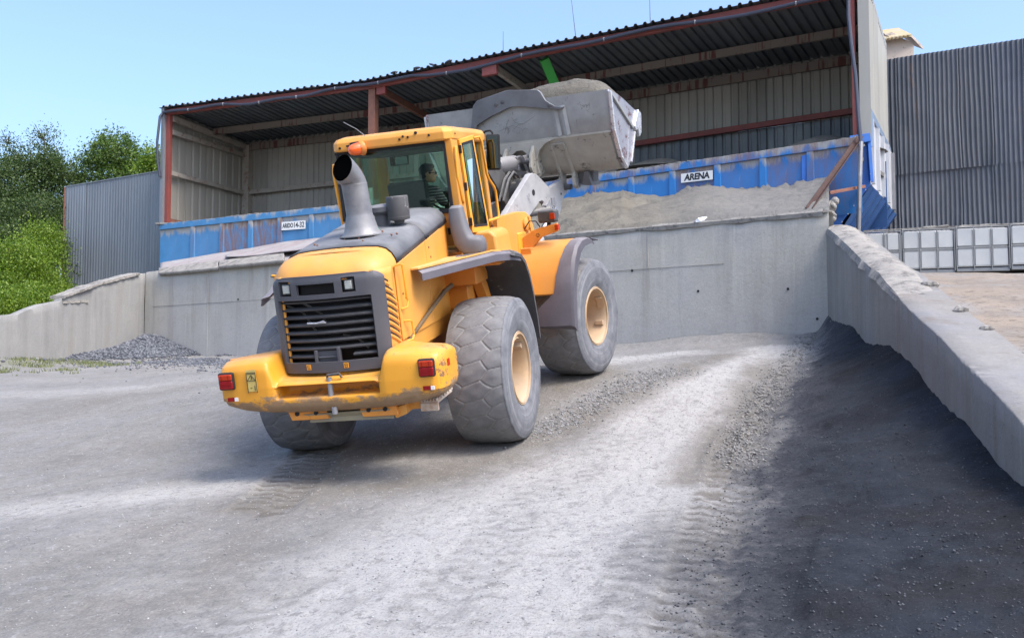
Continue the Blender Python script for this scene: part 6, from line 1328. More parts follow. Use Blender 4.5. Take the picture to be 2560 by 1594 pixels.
def make_wheel():
    wroot = bpy.data.objects.new('wheel', None); COL.objects.link(wroot); wroot.parent = LD; t0.parent = wroot
    mb = MB(); mb.lathe([(.46, .27), (.475, .300), (.492, .312), (.485, .320), (.462, .310), (.445, .285), (.435, .26), (.425, .22), (.418, .05), (.41, -.12), (.37, -.2)], (0, 0, 0), (1, 0, 0), 56, False); 
    mb.lathe([(.472, .314), (.470, .322), (.455, .322), (.452, .30)], (0, 0, 0), (1, 0, 0), 56, False); obj('rim', mb, m_rim, wroot, smooth=True)
    mb = MB(); mb.lathe([(.40, .0), (.37, -.03), (.33, -.02), (.30, .03), (.28, .06), (.20, .08), (.19, .15), (.16, .18), (.02, .185)], (0, 0, 0), (1, 0, 0), 40, False); obj('hub', mb, m_hub, wroot, smooth=True)
    mb = MB()
    for k in range(16): a_ = k/16*2*math.pi; mb.tube([(0.02, .325*math.cos(a_), .325*math.sin(a_)), (.045, .325*math.cos(a_), .325*math.sin(a_))], .018, 6)
    obj('wheel_nut', mb, m_rim, wroot)
    for ch in wroot.children:
        if ch.type == 'MESH' and ch.name[:4] != 'tyre':
            for v_ in ch.data.vertices: v_.co.y *= .86; v_.co.z *= .86; v_.co.x -= .14 if ch.name[:3] != 'rim' else 0
    mb = MB(); mb.beam((.21, .36*.86, .10*.86), (.21, .415*.86, .14*.86), .06, .12, up=(1, 0, 0)); obj('valve_bracket', mb, m_rim, wroot, bev=.004); mb = MB(); mb.rings([[(.28, .43*math.cos(a_), .43*math.sin(a_)), (.30, .40*math.cos(a_), .40*math.sin(a_)), (.20, .395*math.cos(a_), .395*math.sin(a_)), (.18, .42*math.cos(a_), .42*math.sin(a_))] for a_ in [.95+.06*i for i in range(9)]]); mb.v = [(x_, y_*.86, z_*.86) for x_, y_, z_ in mb.v]; obj('lock_ring_plate', mb, m_rim, wroot)
    mb = MB(); mb.lathe([(.385, .26), (.385, -.28)], (0, 0, 0), (1, 0, 0), 40, False); mb.lathe([(.38, -.27), (.33, -.2), (.2, -.18)], (0, 0, 0), (1, 0, 0), 40, False); obj('inner_rim', mb, m_grease, wroot, smooth=True)
    return wroot
w0 = make_wheel()
def wheel_copy():
    r = w0.copy(); COL.objects.link(r)
    for ch in w0.children: c = ch.copy(); COL.objects.link(c); c.parent = r
    return r
wr = w0; wr.location = (1.135, 0, .765); wr.rotation_euler = (Matrix.Rotation(R(-3), 3, 'Z') @ Matrix.Rotation(R(20), 3, 'X')).to_euler()
wl = wheel_copy(); wl.location = (-1.135, 0, .785); wl.rotation_euler = (R(70), R(0), R(180))
pf = FX(Vector((1.135, 3.55, .845))); wf = wheel_copy(); wf.location = pf; wf.rotation_euler = Euler((R(-35), 0, 0)).to_matrix().to_euler(); wf.rotation_euler = (Matrix.Rotation(-PHI, 3, 'Z') @ Matrix.Rotation(R(-42), 3, 'X')).to_euler()
pf = FX(Vector((-1.135, 3.55, .84))); wg = wheel_copy(); wg.location = pf; wg.rotation_euler = (Matrix.Rotation(-PHI+math.pi, 3, 'Z') @ Matrix.Rotation(R(15), 3, 'X')).to_euler()

# --- front frame (turned to the right about the joint)
def fp(name, mb, m, parent=None, **k): return lp(name, mb, m, parent, front=True, **k)
mb = MB()
tower = [(.0, 2.20, 2.42), (.0, 2.80, 2.45), (.0, 3.06, 2.43), (.0, 3.20, 2.36), (.0, 3.28, 2.22), (.0, 3.38, 1.90), (.0, 3.45, 1.2), (.0, 3.3, .8), (.0, 2.0, .8), (.0, 2.15, 1.6)]
for s in (1, -1): 
    mb = MB(); mb.prism([(s*.72, y, z) for _, y, z in tower], (-s*.07, 0, 0)); fp('tower_plate', mb, m_yellow, bev=.012)
mb = MB(); mb.span((-.56, 2.0, .8), (.56, 3.1, 1.35)); mb.span((-.60, 2.05, 1.3), (.60, 2.2, 2.38)); fp('front_frame', mb, m_orange, bev=.015)
mb = MB(); mb.lathe([(.10, 0), (.10, .03), (.06, .045), (.01, .05)], (.72, 3.04, 2.26), (1, 0, 0), 16); mb.box((.76, 3.06, 2.28), (.05, .05, .16)); mb.tube([(.76, 3.08, 2.2), (.77, 3.1, 2.08), (.75, 3.0, 1.9), (.74, 3.0, 1.7)], .012, 6); fp('pivot_cover', mb, m_yellow, bev=.006)
mb = MB(); mb.tube([(-1.0, 3.55, .85), (1.0, 3.55, .85)], .16, 16); mb.ball((0, 3.55, .85), (.3, .28, .3)); fp('front_axle', mb, m_orange, smooth=True)
for s in (1, -1):
    X = lambda x, y, z: (s*x, y, z)
    pr = [(2.46, .88), (2.48, 1.12), (2.51, 1.32), (2.57, 1.55), (2.67, 1.76), (2.80, 1.91), (2.96, 1.985), (3.15, 2.00), (3.30, 1.97)]
    lim = [1.06, 1.06, 1.30, 1.33, 1.37, 1.40, 1.42, 1.42, 1.42]; ox = 1.58
    mb = MB(); mb.rings([[X(.76, y+.03, z-.02), X(.76, y-.004, z), X(l_+.02, y-.004, z+.004), X(l_+.02, y+.03, z-.02)] for (y, z), l_ in zip(pr[2:8], lim[2:8])]); f = fp('fender', mb, m_yellow, smooth=True)
    mb = MB(); mb.rings([[X(x0, y+.03, z-.02), X(x0, y-.014, z+.012), X(ox-.04, y-.014, z+.016), X(ox, y+.01, z-.01), X(ox, y+.10, z-.09), X(ox-.03, y+.06, z-.05)] for (y, z), x0 in zip(pr, lim)]); fl = fp('mud_guard', mb, m_fendlip, f, smooth=True)
    mb = MB(); mb.prism([X(ox-.55, 3.28, 1.975), X(ox, 3.28, 1.975), X(ox+.05, 3.42, 1.93), X(ox-.5, 3.42, 1.93)], (0, 0, .02)); fp('lip', mb, m_fendlip, f, bev=.005)
    mb = MB(); mb.span(X(.6, 2.75, 1.6), X(.9, 3.2, 1.94)); fp('fender_bracket', mb, m_orange, f, bev=.01)
    # lamp bracket
    br = [(.74, 2.84, 1.84), (.74, 2.84, 2.08), (.90, 2.86, 2.17), (1.0, 2.88, 2.20), (1.27, 2.88, 2.245), (1.27, 2.88, 2.135), (1.02, 2.88, 2.07), (.88, 2.86, 1.94)]
    mb = MB(); mb.prism([X(*p_) for p_ in br], (0, .05, 0)); fp('lamp_bracket', mb, m_orange, bev=.008)
    mb = MB(); mb.box(X(.72, 2.86, 1.98), (.04, .26, .36)); fp('bracket_plate', mb, m_rail, bev=.02)
    mb = MB()
    for k in range(6): a_ = k/6*2*math.pi; p_ = Vector(X(.97, 2.865, 2.10))+Vector((.022*math.cos(a_), 0, .022*math.sin(a_))); mb.tube([p_, p_+Vector((0, .02, 0))], .006, 6)
    fp('drain_holes', mb, m_dark)
    mb = MB(); mb.box(X(1.275, 2.87, 2.19), (.05, .075, .075)); fp('side_marker', mb, m_orl, bev=.006)
    mb = MB(); mb.box(X(1.12, 2.95, 2.345), (.27, .16, .175)); hl_ = fp('head_lamp', mb, m_black, bev=.035, seg=3)
    mb = MB(); mb.box(X(1.215, 2.865, 2.345), (.075, .02, .085)); fp('turn_signal', mb, m_orl, hl_, bev=.008)
    mb = MB(); mb.box(X(1.11, 3.035, 2.345), (.22, .02, .13)); fp('lens', mb, m_clearlens, hl_, bev=.008)
    mb = MB(); mb.tube([X(1.12, 2.95, 2.27), X(1.12, 2.93, 2.21)], .03, 8); mb.tube([X(1.0, 2.9, 2.21), X(.94, 2.92, 2.29), X(.84, 2.92, 2.30), X(.76, 2.9, 2.2)], .008, 6); fp('lamp_foot', mb, m_dark, hl_, smooth=True)
# --- lift arm
armp = [(2.30, 2.20), (2.28, 2.32), (2.45, 2.33), (2.60, 2.42), (3.44, 2.90), (3.52, 2.945), (3.62, 2.955), (3.74, 2.93), (3.82, 2.89), (3.98, 2.80), (4.10, 2.735), (4.17, 2.72), (4.30, 2.745), (4.52, 2.79), (4.70, 2.80), (4.78, 2.75), (4.80, 2.67), (4.76, 2.60), (4.66, 2.56), (4.60, 2.52), (4.52, 2.46), (4.50, 2.38), (4.42, 2.30), (4.30, 2.265), (4.20, 2.27), (4.12, 2.34), (4.02, 2.41), (3.93, 2.50), (3.84, 2.545), (3.74, 2.53), (3.62, 2.47), (3.30, 2.32), (3.05, 2.20), (2.7, 2.05), (2.4, 2.08)]
for s in (1, -1):
    mb = MB(); mb.prism([(s*.63, y, z) for y, z in armp], (-s*.085, 0, 0)); am_ = fp('lift_arm', mb, m_boom, bev=.01)
    mb = MB(); mb.lathe([(.045, 0), (.045, .004)], (s*.63, 3.57, 2.675), (s, 0, 0), 20); fp('hole', mb, m_dark, am_)
    mb = MB(); mb.lathe([(.018, 0), (.018, .004)], (s*.63, 4.53, 2.60), (s, 0, 0), 12); fp('hole', mb, m_dark, am_)
    mb = MB(); mb.lathe([(.075, 0), (.075, .06), (.05, .075), (.045, .05), (.01, .05)], (s*.63, 4.02, 2.48), (s, 0, 0), 24); mb.beam((s*.66, 3.84, 2.40), (s*.66, 4.02, 2.50), .08, .15); mb.box((s*.70, 4.06, 2.50), (.03, .12, .14)); fp('cylinder_eye', mb, m_steel, am_, bev=.006)
    # lift cylinder with bright rod
    mb = MB(); mb.tube([(s*.74, 3.98, 2.42), (s*.74, 3.30, 1.98)], .042, 16); fp('cylinder_rod', mb, m_chrome, smooth=True)
    mb = MB(); mb.tube([(s*.74, 3.36, 2.02), (s*.74, 3.30, 1.98), (s*.74, 2.75, 1.55), (s*.74, 2.3, 1.2)], [.09, .10, .10, .10], 18); fp('lift_cylinder', mb, m_boom, smooth=True)
    mb = MB(); mb.tube([(s*.70, 3.9, 2.40), (s*.5, 3.6, 2.38)], .06, 10); fp('cylinder_block', mb, m_grease, smooth=True)
mb = MB(); mb.tube([(-.56, 3.86, 2.70), (.56, 3.86, 2.70)], .15, 20); mb.span((-.3, 3.7, 2.45), (.3, 4.2, 2.68)); fp('cross_tube', mb, m_grease, smooth=True)
mb = MB(); mb.tube([(-.46, 3.86, 2.72), (-.28, 3.86, 2.72)], .20, 20); fp('pivot_collar', mb, m_grease, smooth=True); mb = MB(); mb.tube([(.28, 3.86, 2.72), (.40, 3.86, 2.72)], .175, 20); fp('pivot_collar', mb, m_grease, smooth=True)
for s in (1, -1):
    mb = MB(); mb.prism([(s*.17, 3.10, 3.34), (s*.17, 3.30, 3.36), (s*.17, 3.52, 3.10), (s*.17, 3.66, 2.95), (s*.17, 3.95, 2.82), (s*.17, 4.04, 2.60), (s*.17, 3.95, 2.40), (s*.17, 3.75, 2.35), (s*.17, 3.55, 2.55), (s*.17, 3.30, 2.85), (s*.17, 3.05, 3.10)], (-s*.05, 0, 0)); fp('bell_crank', mb, m_grease, bev=.01)
    mb = MB(); mb.lathe([(.10, 0), (.10, .03), (.06, .05), (.01, .05)], (s*.17, 3.2, 3.24), (s, 0, 0), 20); mb.lathe([(.045, 0), (.045, .05), (.01, .05)], (s*.17, 3.75, 2.95), (s, 0, 0), 12); fp('pivot_pin', mb, m_steel, bev=.004)
mb = MB(); mb.tube([(0, 3.20, 3.24), (0, 2.6, 2.95), (0, 2.2, 2.75)], [.08, .09, .09], 14); mb.prism([(-.12, 2.2, 1.9), (.12, 2.2, 1.9), (.12, 3.4, 2.1), (-.12, 3.4, 2.1)], (0, 0, .5)); fp('tilt_cylinder', mb, m_grease, smooth=True)
# tilt link to the bucket
mb = MB(); mb.tube([(.04, 3.62, 3.12), (.04, 3.75, 3.12), (.04, 4.22, 3.14)], [.10, .115, .115], 16); mb.box((.04, 4.22, 3.12), (.22, .16, .22)); fp('tilt_link', mb, m_steel, bev=.015)
for x in (.10, .22): mb = MB(); mb.prism([(x, 4.10, 3.22), (x, 4.26, 3.24), (x, 4.40, 3.08), (x, 4.60, 2.74), (x, 4.46, 2.70), (x, 4.22, 3.02)], (.05, 0, 0)); fp('link_plate', mb, m_steel, bev=.008)
mb = MB(); mb.tube([(.20, 4.2, 3.14), (.33, 4.2, 3.14)], .05, 12); mb.tube([(-.5, 4.70, 2.69), (.74, 4.70, 2.69)], .045, 12); fp('link_pin', mb, m_grease, smooth=True)
mb = MB()
for x in (.25, .32, -.3): mb.tube([(x, 3.2, 2.6), (x+.02, 3.4, 2.9), (x, 3.62, 3.0), (x, 3.8, 2.9)], .018, 6)
mb.beam((.2, 3.72, 2.97), (.48, 3.74, 2.97), .07, .05); mb.tube([(.48, 3.74, 2.96), (.52, 3.74, 2.86)], .03, 8); fp('hose', mb, m_grease, smooth=True)

def FXB(p): return FX(p+Vector((.075, 0, .04)))
def bp_(name, mb, m, parent=None, **k):
    return obj(name, mb, m, parent or LD, xf=FXB, **k)
# --- bucket
BW = 1.53
bprof = [(4.33, 4.00), (4.335, 3.70), (4.34, 3.40), (4.45, 3.20), (4.55, 3.02), (4.66, 2.90), (4.77, 2.85), (4.88, 2.88), (4.97, 2.98), (5.20, 3.36), (5.42, 3.66)]
mb = MB(); rr = []
inn = [(4.37, 4.0), (4.375, 3.7), (4.38, 3.41), (4.48, 3.22), (4.58, 3.05), (4.68, 2.94), (4.77, 2.895), (4.85, 2.92), (4.93, 3.01), (5.16, 3.38), (5.38, 3.68)]
xs2_ = np.linspace(-BW, BW, 25)
for x in xs2_:
    rr.append([(x, y, z) for y, z in bprof]+[(x, y, z) for y, z in inn[::-1]])
mb.rings(rr); bk = bp_('bucket', mb, m_bucket, smooth=True)
for x in (.66, .80): mb = MB(); mb.prism([(x-.05, 4.325, 3.86), (x, 4.312, 3.84), (x+.05, 4.325, 3.86)], (.05, .0, -.43)); bp_('stiffener', mb, m_bucket, bk)
# lower rounded shell: dusty wrapper band with heel
mb = MB(); lw_ = bprof[2:9]; mb.rings([[(x, y-.012*(1 if i < 4 else -.3), z-.008) for i, (y, z) in enumerate(lw_)] for x in np.linspace(-BW+.02, BW-.02, 13)], close=False, caps=False); bp_('wrapper', mb, m_bucket_low, bk, smooth=True)
mb = MB(); mb.prism([(-BW, 4.325, 3.415), (BW, 4.325, 3.415), (BW, 4.325, 3.385), (-BW, 4.325, 3.385)], (0, .03, 0)); bp_('weld_seam', mb, m_bucket_low, bk)
for s in (1, -1):
    sd = [(4.33, 4.00), (4.30, 3.97), (4.32, 3.40), (4.46, 3.20), (4.55, 3.0), (4.66, 2.89), (4.77, 2.835), (4.90, 2.88), (4.99, 2.97), (5.10, 3.17), (5.215, 3.38), (5.40, 3.68), (5.34, 3.72), (4.8, 3.90)]
    mb = MB(); mb.prism([(s*BW, y, z) for y, z in sd], (s*.03, 0, 0)); sp_ = bp_('side_plate', mb, m_bside, bk, bev=.006)
    mb = MB(); mb.beam((s*(BW+.04), 4.34, 3.95), (s*(BW+.04), 5.15, 3.44), .05, .05, up=(0, .5, .8)); bp_('side_rib', mb, m_bucket, sp_, bev=.01)
    mb = MB(); mb.beam((s*(BW+.035), 4.33, 3.97), (s*(BW+.035), 4.36, 3.42), .06, .05, up=(0, 1, 0)); mb.beam((s*(BW+.035), 4.36, 3.42), (s*(BW+.035), 4.56, 3.02), .06, .05, up=(0, 1, 0)); mb.beam((s*(BW+.035), 4.56, 3.02), (s*(BW+.035), 4.76, 2.85), .06, .03, up=(0, 1, 0)); bp_('edge_rib', mb, m_edge, sp_, bev=.008)
    mb = MB(); mb.beam((s*(BW+.032), 4.80, 2.88), (s*(BW+.032), 5.03, 3.50), .015, .022, up=(0, 1, 0)); bp_('weld_rib', mb, m_edge, sp_)
    mb = MB(); mb.beam((s*(BW+.03), 4.97, 2.93), (s*(BW+.03), 5.23, 3.38), .05, .045, up=(0, 1, 0)); bp_('cutting_edge', mb, m_edge, sp_, bev=.006)
    mb = MB(); mb.prism([(s*(BW+.02), 5.17, 3.46), (s*(BW+.02), 5.40, 3.72), (s*(BW+.02), 5.52, 3.66), (s*(BW+.02), 5.46, 3.36), (s*(BW+.02), 5.36, 3.30), (s*(BW+.02), 5.34, 3.42), (s*(BW+.02), 5.26, 3.40)], (s*.05, 0, 0)); bp_('corner_tooth', mb, m_edge, sp_, bev=.01)
mb = MB(); mb.prism([(-BW, 5.34, 3.72), (-BW, 5.50, 3.72), (-BW, 5.52, 3.67), (-BW, 5.36, 3.64)], (2*BW, 0, 0)); bp_('lip_plate', mb, m_edge, bk, bev=.006)
# spill guard on the back edge
m_guard = weathered('dusty_guard_steel', (.17, .18, .20), (.10, .105, .12), 3, .45, .3, dust=(.4, .4, .4), dust_amt=.15, up=.3, streak=True)
mb = MB(); sg = [(-.76, 3.62), (-.66, 4.03), (-.58, 4.10), (-.05, 4.19), (.45, 4.13), (.50, 4.09), (.56, 3.96), (.70, 3.86), (.84, 3.83), (.80, 3.80), (.55, 3.84), (.10, 3.93), (-.04, 3.935), (-.4, 3.83), (-.62, 3.74)]
mb.prism([(x, 4.27-.02*(z > 4.0), z) for x, z in sg], (0, .05, 0)); gd = bp_('spill_guard', mb, m_guard, bk, bev=.006)
mb = MB()
for x, z in ((-.15, 4.03), (-.66, 3.70), (.62, 3.88), (-.26, 4.0)): mb.lathe([(.03, 0), (.03, .004), (.02, .008), (.01, .008)], (x, 4.255, z), (0, -1, 0), 14)
bp_('bolt', mb, m_grease, gd, bev=.003)
# hinge ears: right, centre and left
for x, big in ((.50, 1), (-.62, 1)):
    mb = MB(); ear = [(4.34, 3.30), (4.62, 2.86), (4.60, 2.74), (4.62, 2.66), (4.69, 2.61), (4.76, 2.63), (4.80, 2.70), (4.80, 2.84), (4.84, 2.92), (4.6, 3.2)]
    for dx in (0, .22): mb.prism([(x+dx, y, z) for y, z in ear], (.055, 0, 0))
    bp_('hinge_ear', mb, m_bucket_low, bk, bev=.012)
    mb = MB(); mb.prism([(x+.02, 4.345, 3.32), (x+.26, 4.345, 3.32), (x+.30, 4.64, 2.90), (x-.02, 4.64, 2.90)], (0, .05, 0)); bp_('ear_web', mb, m_bucket_low, bk, bev=.02)
    mb = MB(); mb.lathe([(.07, 0), (.07, .02), (.045, .025), (.04, .01), (.01, .01)], (x+.275, 4.71, 2.69), (1, 0, 0), 18); bp_('pin_boss', mb, m_steel, bk, bev=.003)
# centre bracket for the tilt link: two side cheeks joined by an arched plate
cb_ = [(.62, 3.385), (.46, 3.33), (.36, 3.24), (.31, 3.12), (.32, 2.98), (.34, 2.90), (.26, 2.88), (.20, 3.0), (.16, 3.12), (.14, 3.22), (.08, 3.27), (-.02, 3.27), (-.10, 3.22), (-.12, 3.1), (-.2, 3.0), (-.26, 3.2), (-.34, 3.32), (-.5, 3.385)]
mb = MB(); mb.prism([(x, 4.31, z) for x, z in cb_], (0, .04, 0)); bp_('link_bracket', mb, m_bucket_low, bk, bev=.006)
for x in (.24, -.22):
    mb = MB(); mb.prism([(x, 4.34, 3.36), (x, 4.20, 3.20), (x, 4.14, 3.0), (x, 4.22, 2.86), (x, 4.40, 2.84), (x, 4.62, 2.92), (x, 4.5, 3.2)], (.05, 0, 0)); bp_('bracket_cheek', mb, m_bucket_low, bk, bev=.01)
mb = MB(); mb.prism([(.92, 4.64, 2.86), (.98, 4.64, 2.86), (1.02, 4.66, 2.64), (.86, 4.66, 2.66)], (0, .35, 0)); mb.prism([(.74, 4.74, 2.68), (1.02, 4.74, 2.70), (1.04, 4.74, 2.86), (.78, 4.74, 2.86)], (0, .2, 0)); bp_('heel_block', mb, m_grease, bk, bev=.006)
# scratched scrawl on the back plate
mb = MB()
for pl_ in ([(-.05, 3.78), (.0, 3.70), (.12, 3.66), (.30, 3.74), (.34, 3.76)], [(-.30, 3.60), (-.05, 3.66), (.10, 3.60), (.04, 3.53), (-.06, 3.58), (.05, 3.66), (.13, 3.67)], [(-.12, 3.74), (-.2, 3.56)], [(.1, 3.56), (.16, 3.60), (.22, 3.57)]):
    pl2 = [(x, 4.324, z) for x, z in pl_]; mb.tube(pl2, .0018, 4)
bp_('scratch', mb, m_grease, bk)

# --- heaped sand in the bucket (separate thing)
nx2, ny2 = 90, 40; uu, vv = np.meshgrid(np.linspace(-1, 1, nx2), np.linspace(0, 1, ny2)); X = uu*(BW-.01)
yb = 4.40+vv*.98; base_z = 3.93+(3.64-3.93)*vv
prof_x = np.interp(uu, [-1, -.75, -.3, 0, .25, .6, .85, 1], [0, .05, .22, .32, .37, .39, .30, .10]); hh = prof_x*np.sin(np.clip(vv, 0, 1)*math.pi)**.55*1.15
Z = base_z+hh+.02*fbm(X*3, yb*3, 5, .6)*np.sin(vv*math.pi)+.008*fbm(X*14, yb*14, 3); Z = Z-.03*(np.abs(uu) > .98)
P_ = np.stack([X, yb, Z], -1).reshape(-1, 3); P_ = np.array([LWd(FXB(Vector(p_))) for p_ in P_]); c0 = P_.mean(0)
so = np_obj('sand_load', P_-c0, grid_faces(ny2, nx2), m_caked); so.location = c0; tag(so, 'rounded heap of pale sand filling the raised bucket', 'sand')

# ---------------------------------------------------------------- driver
DR = thing('person', 'dark haired driver in sunglasses and striped shirt sitting in the cab looking right', 'person')
DR.matrix_world = Matrix.Translation(LWd((0, 0, 0))) @ LW.to_4x4()
def skin(name, verts, edges, m, parent, sub=2):
    me = bpy.data.meshes.new(name); me.from_pydata([v[:3] for v in verts], edges, []); o = bpy.data.objects.new(name, me); COL.objects.link(o)
    md = o.modifiers.new('s', 'SKIN'); lay = me.skin_vertices[0].data if me.skin_vertices else None
    if lay is None: bpy.context.view_layer.objects.active = o; me.attributes; 
    for i, v in enumerate(verts): me.skin_vertices[0].data[i].radius = (v[3], v[4] if len(v) > 4 else v[3])
    me.skin_vertices[0].data[0].use_root = True
    s_ = o.modifiers.new('u', 'SUBSURF'); s_.levels = sub; s_.render_levels = sub
    me.materials.append(m); o.parent = parent; return o
m_skin = weathered('tanned_skin', (.55, .31, .21), (.50, .27, .18), 6, .5, bumps=(80, .05, .002)); m_hair = weathered('dark_hair', (.015, .012, .01), (.025, .02, .016), 60, .6, bumps=(90, .8, .01))
hx, hy = .17, 1.40
def bm_from(o):
    dg = bpy.context.evaluated_depsgraph_get(); ev = o.evaluated_get(dg); return bpy.data.meshes.new_from_object(ev)
bpy.context.view_layer.update()
# joints: pelvis, waist, chest, neck, head / arms / legs. the torso faces forward, the head is turned right
def try_skin():
    vs = [(0.06, 1.36, 2.52, .15, .12), (.07, 1.34, 2.64, .145, .11), (.10, 1.34, 2.76, .16, .11), (.13, 1.36, 2.88, .13, .09), (.155, 1.38, 2.945, .055), (.17, 1.40, 3.0, .05),
          (-.07, 1.36, 2.86, .062), (-.14, 1.42, 2.72, .048), (-.10, 1.62, 2.64, .038), (.02, 1.78, 2.70, .028), (.05, 1.80, 2.71, .024),
          (.27, 1.38, 2.85, .062), (.33, 1.46, 2.68, .048), (.36, 1.66, 2.64, .038), (.40, 1.86, 2.71, .028), (.41, 1.90, 2.72, .024),
          (-.06, 1.58, 2.50, .09), (-.08, 1.80, 2.48, .07), (-.08, 1.92, 2.20, .05), (-.08, 2.0, 2.12, .04),
          (.18, 1.58, 2.50, .09), (.20, 1.80, 2.48, .07), (.20, 1.92, 2.20, .05), (.20, 2.0, 2.12, .04)]
    es = [(0, 1), (1, 2), (2, 3), (3, 4), (4, 5), (3, 6), (6, 7), (7, 8), (8, 9), (9, 10), (3, 11), (11, 12), (12, 13), (13, 14), (14, 15), (0, 16), (16, 17), (17, 18), (18, 19), (0, 20), (20, 21), (21, 22), (22, 23)]
    return vs, es
vs, es = try_skin()
me = bpy.data.meshes.new('armature_mesh'); me.from_pydata([v[:3] for v in vs], es, []); o = bpy.data.objects.new('tmp_body', me); COL.objects.link(o); o.modifiers.new('s', 'SKIN')
bb = bmesh.new(); bb.from_mesh(me); ly = bb.verts.layers.skin.verify()
for i, v in enumerate(bb.verts): v[ly].radius = (vs[i][3], vs[i][4] if len(vs[i]) > 4 else vs[i][3]); v[ly].use_root = (i == 0)
bb.to_mesh(me); bb.free(); q = o.modifiers.new('u', 'SUBSURF'); q.levels = 2; q.render_levels = 2
bpy.context.view_layer.update(); bm_ = bm_from(o); bv = [tuple(v.co) for v in bm_.vertices]; bf = [tuple(p.vertices) for p in bm_.polygons]; bpy.data.objects.remove(o)
HR = Matrix.Rotation(R(-66), 3, 'Z') @ Matrix.Rotation(R(-4), 3, 'X'); HC_ = Vector((.185, 1.41, 3.075))   # face looks along local +Y of HR
hd = lambda p: HC_+HR @ Vector(p)
mb = MB(); mb.add(bv, bf)
def ell(c_, r_): mb.ball(tuple(hd(c_)), r_, 18, 12, HR)
ell((0, -.012, .03), (.077, .095, .088)); ell((0, .022, -.02), (.066, .078, .082)); ell((0, .055, -.075), (.042, .045, .038)); ell((0, .0, -.055), (.056, .06, .055))
ell((0, .096, -.012), (.012, .016, .026)); ell((0, .108, -.028), (.014, .014, .012)); ell((0, .088, -.058), (.024, .012, .008)); ell((0, .087, -.068), (.02, .011, .008)); ell((0, .085, .022), (.05, .012, .012))
for s in (1, -1): ell((s*.077, -.008, -.008), (.010, .02, .032)); ell((s*.034, .080, .003), (.014, .012, .010)); ell((s*.04, .062, -.03), (.022, .02, .018))
# hands closed round the rim, five fingers each
def hand(c_, d__, s):
    c_ = Vector(c_); d__ = Vector(d__).normalized(); up_ = Vector((0, 0, 1)); sd_ = d__.cross(up_).normalized()*s
    mb.ball(tuple(c_+d__*.03), (.042, .045, .02), 10, 8)
    for k in range(4):
        o_ = sd_*((k-1.5)*.021); ln = (.030, .034, .033, .026)[k]; p0 = c_+d__*.06+o_; mb.tube([p0, p0+d__*ln+up_*.006, p0+d__*(ln+.018)-up_*.018, p0+d__*(ln+.004)-up_*.036], [.0105, .010, .009, .007], 7)
    p0 = c_+d__*.01-sd_*.04; mb.tube([p0, p0+d__*.03-sd_*.018, p0+d__*.055-sd_*.004-up_*.01], [.012, .011, .008], 7)
hand((.41, 1.89, 2.72), (-.1, .5, .35), 1); hand((.06, 1.80, 2.71), (.1, .5, .35), -1)
body = obj('body', mb, m_skin, DR, smooth=True); q = body.modifiers.new('r', 'REMESH'); q.mode = 'VOXEL'; q.voxel_size = .0065; q.use_smooth_shade = True; q = body.modifiers.new('s', 'SMOOTH'); q.factor = .5; q.iterations = 3
# hair
mb = MB(); mb.ball(tuple(hd((0, -.022, .045))), (.084, .098, .086), 22, 14, HR); mb.ball(tuple(hd((0, .04, .092))), (.058, .045, .032), 14, 10, HR); mb.ball(tuple(hd((0, -.062, -.01))), (.068, .05, .065), 14, 10, HR)
for s in (1, -1): mb.ball(tuple(hd((s*.072, .008, .02))), (.012, .02, .04), 8, 6, HR)
hq = obj('hair', mb, m_hair, DR, smooth=True); q = hq.modifiers.new('r', 'REMESH'); q.mode = 'VOXEL'; q.voxel_size = .006; q.use_smooth_shade = True
tx_ = bpy.data.textures.new('hair_noise', 'CLOUDS'); tx_.noise_scale = .02; q = hq.modifiers.new('d', 'DISPLACE'); q.texture = tx_; q.strength = .012; q.mid_level = .5
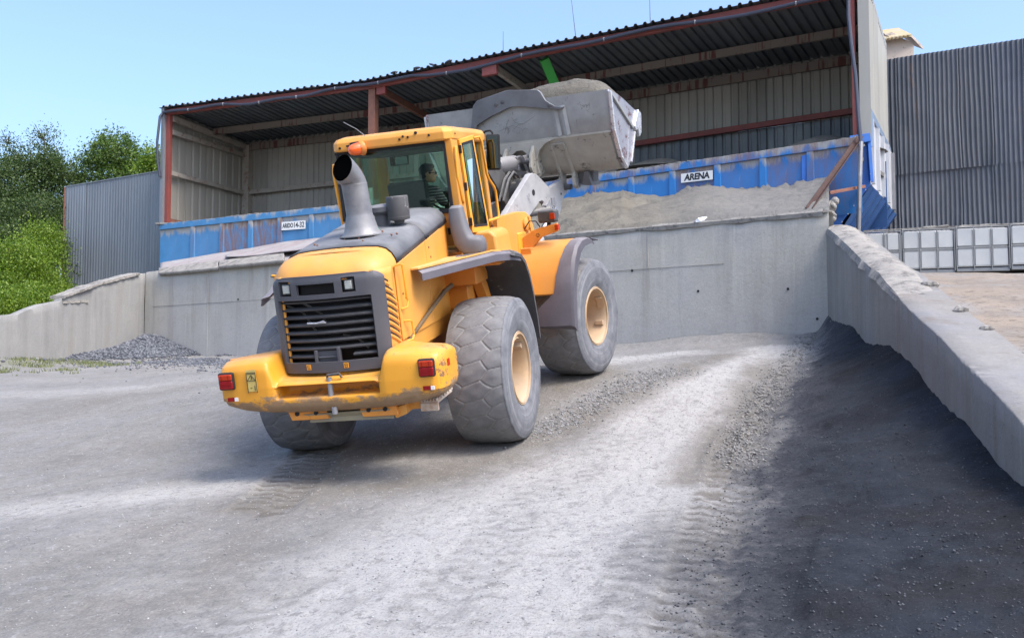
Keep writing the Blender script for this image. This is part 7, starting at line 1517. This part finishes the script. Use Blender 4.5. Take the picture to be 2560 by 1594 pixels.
# sunglasses
mb = MB()
for s in (1, -1): mb.ball(tuple(hd((s*.036, .098, .006))), (.031, .012, .021), 14, 8, HR); mb.tube([hd((s*.066, .085, .010)), hd((s*.080, .05, .012)), hd((s*.084, -.01, .006))], .005, 6)
mb.tube([hd((-.012, .108, .012)), hd((.012, .108, .012))], .005, 6); obj('sunglasses', mb, plain('dark_glasses', (.008, .008, .01), .08), DR, smooth=True)
# shirt with pale stripes
m, n, b, o_ = new_mat('striped_shirt'); v = N(n, 'ShaderNodeTexCoord').outputs['Object']; sx = N(n, 'ShaderNodeSeparateXYZ'); n.links.new(v, sx.inputs[0]); wv_ = math_(n, 'SINE', math_(n, 'MULTIPLY', sx.outputs[2], 2*math.pi/.036)); st_ = ramp(n, wv_, .86, .93); n.links.new(mix(n, st_, (.018, .022, .035), (.30, .34, .35)), b.inputs['Base Color']); b.inputs['Roughness'].default_value = .9; m_shirt = m
vs2 = [(0.06, 1.36, 2.50, .158, .13), (.07, 1.34, 2.64, .155, .12), (.10, 1.34, 2.76, .172, .122), (.13, 1.36, 2.885, .14, .098), (.152, 1.375, 2.94, .068), (-.07, 1.36, 2.865, .074), (-.13, 1.42, 2.72, .066), (-.13, 1.47, 2.70, .064), (.27, 1.38, 2.855, .074), (.33, 1.46, 2.70, .066), (.338, 1.50, 2.685, .064)]
es2 = [(0, 1), (1, 2), (2, 3), (3, 4), (3, 5), (5, 6), (6, 7), (3, 8), (8, 9), (9, 10)]
me = bpy.data.meshes.new('shirt'); me.from_pydata([v_[:3] for v_ in vs2], es2, []); so_ = bpy.data.objects.new('shirt', me); COL.objects.link(so_); so_.modifiers.new('s', 'SKIN')
bb = bmesh.new(); bb.from_mesh(me); ly = bb.verts.layers.skin.verify()
for i, v_ in enumerate(bb.verts): v_[ly].radius = (vs2[i][3], vs2[i][4] if len(vs2[i]) > 4 else vs2[i][3]); v_[ly].use_root = (i == 0)
bb.to_mesh(me); bb.free(); q = so_.modifiers.new('u', 'SUBSURF'); q.levels = 2; q.render_levels = 2; bpy.context.view_layer.update(); m2 = bm_from(so_); bpy.data.objects.remove(so_); m2.materials.clear(); m2.materials.append(m_shirt); m2.polygons.foreach_set('use_smooth', [True]*len(m2.polygons)); so_ = bpy.data.objects.new('shirt', m2); COL.objects.link(so_); so_.parent = DR
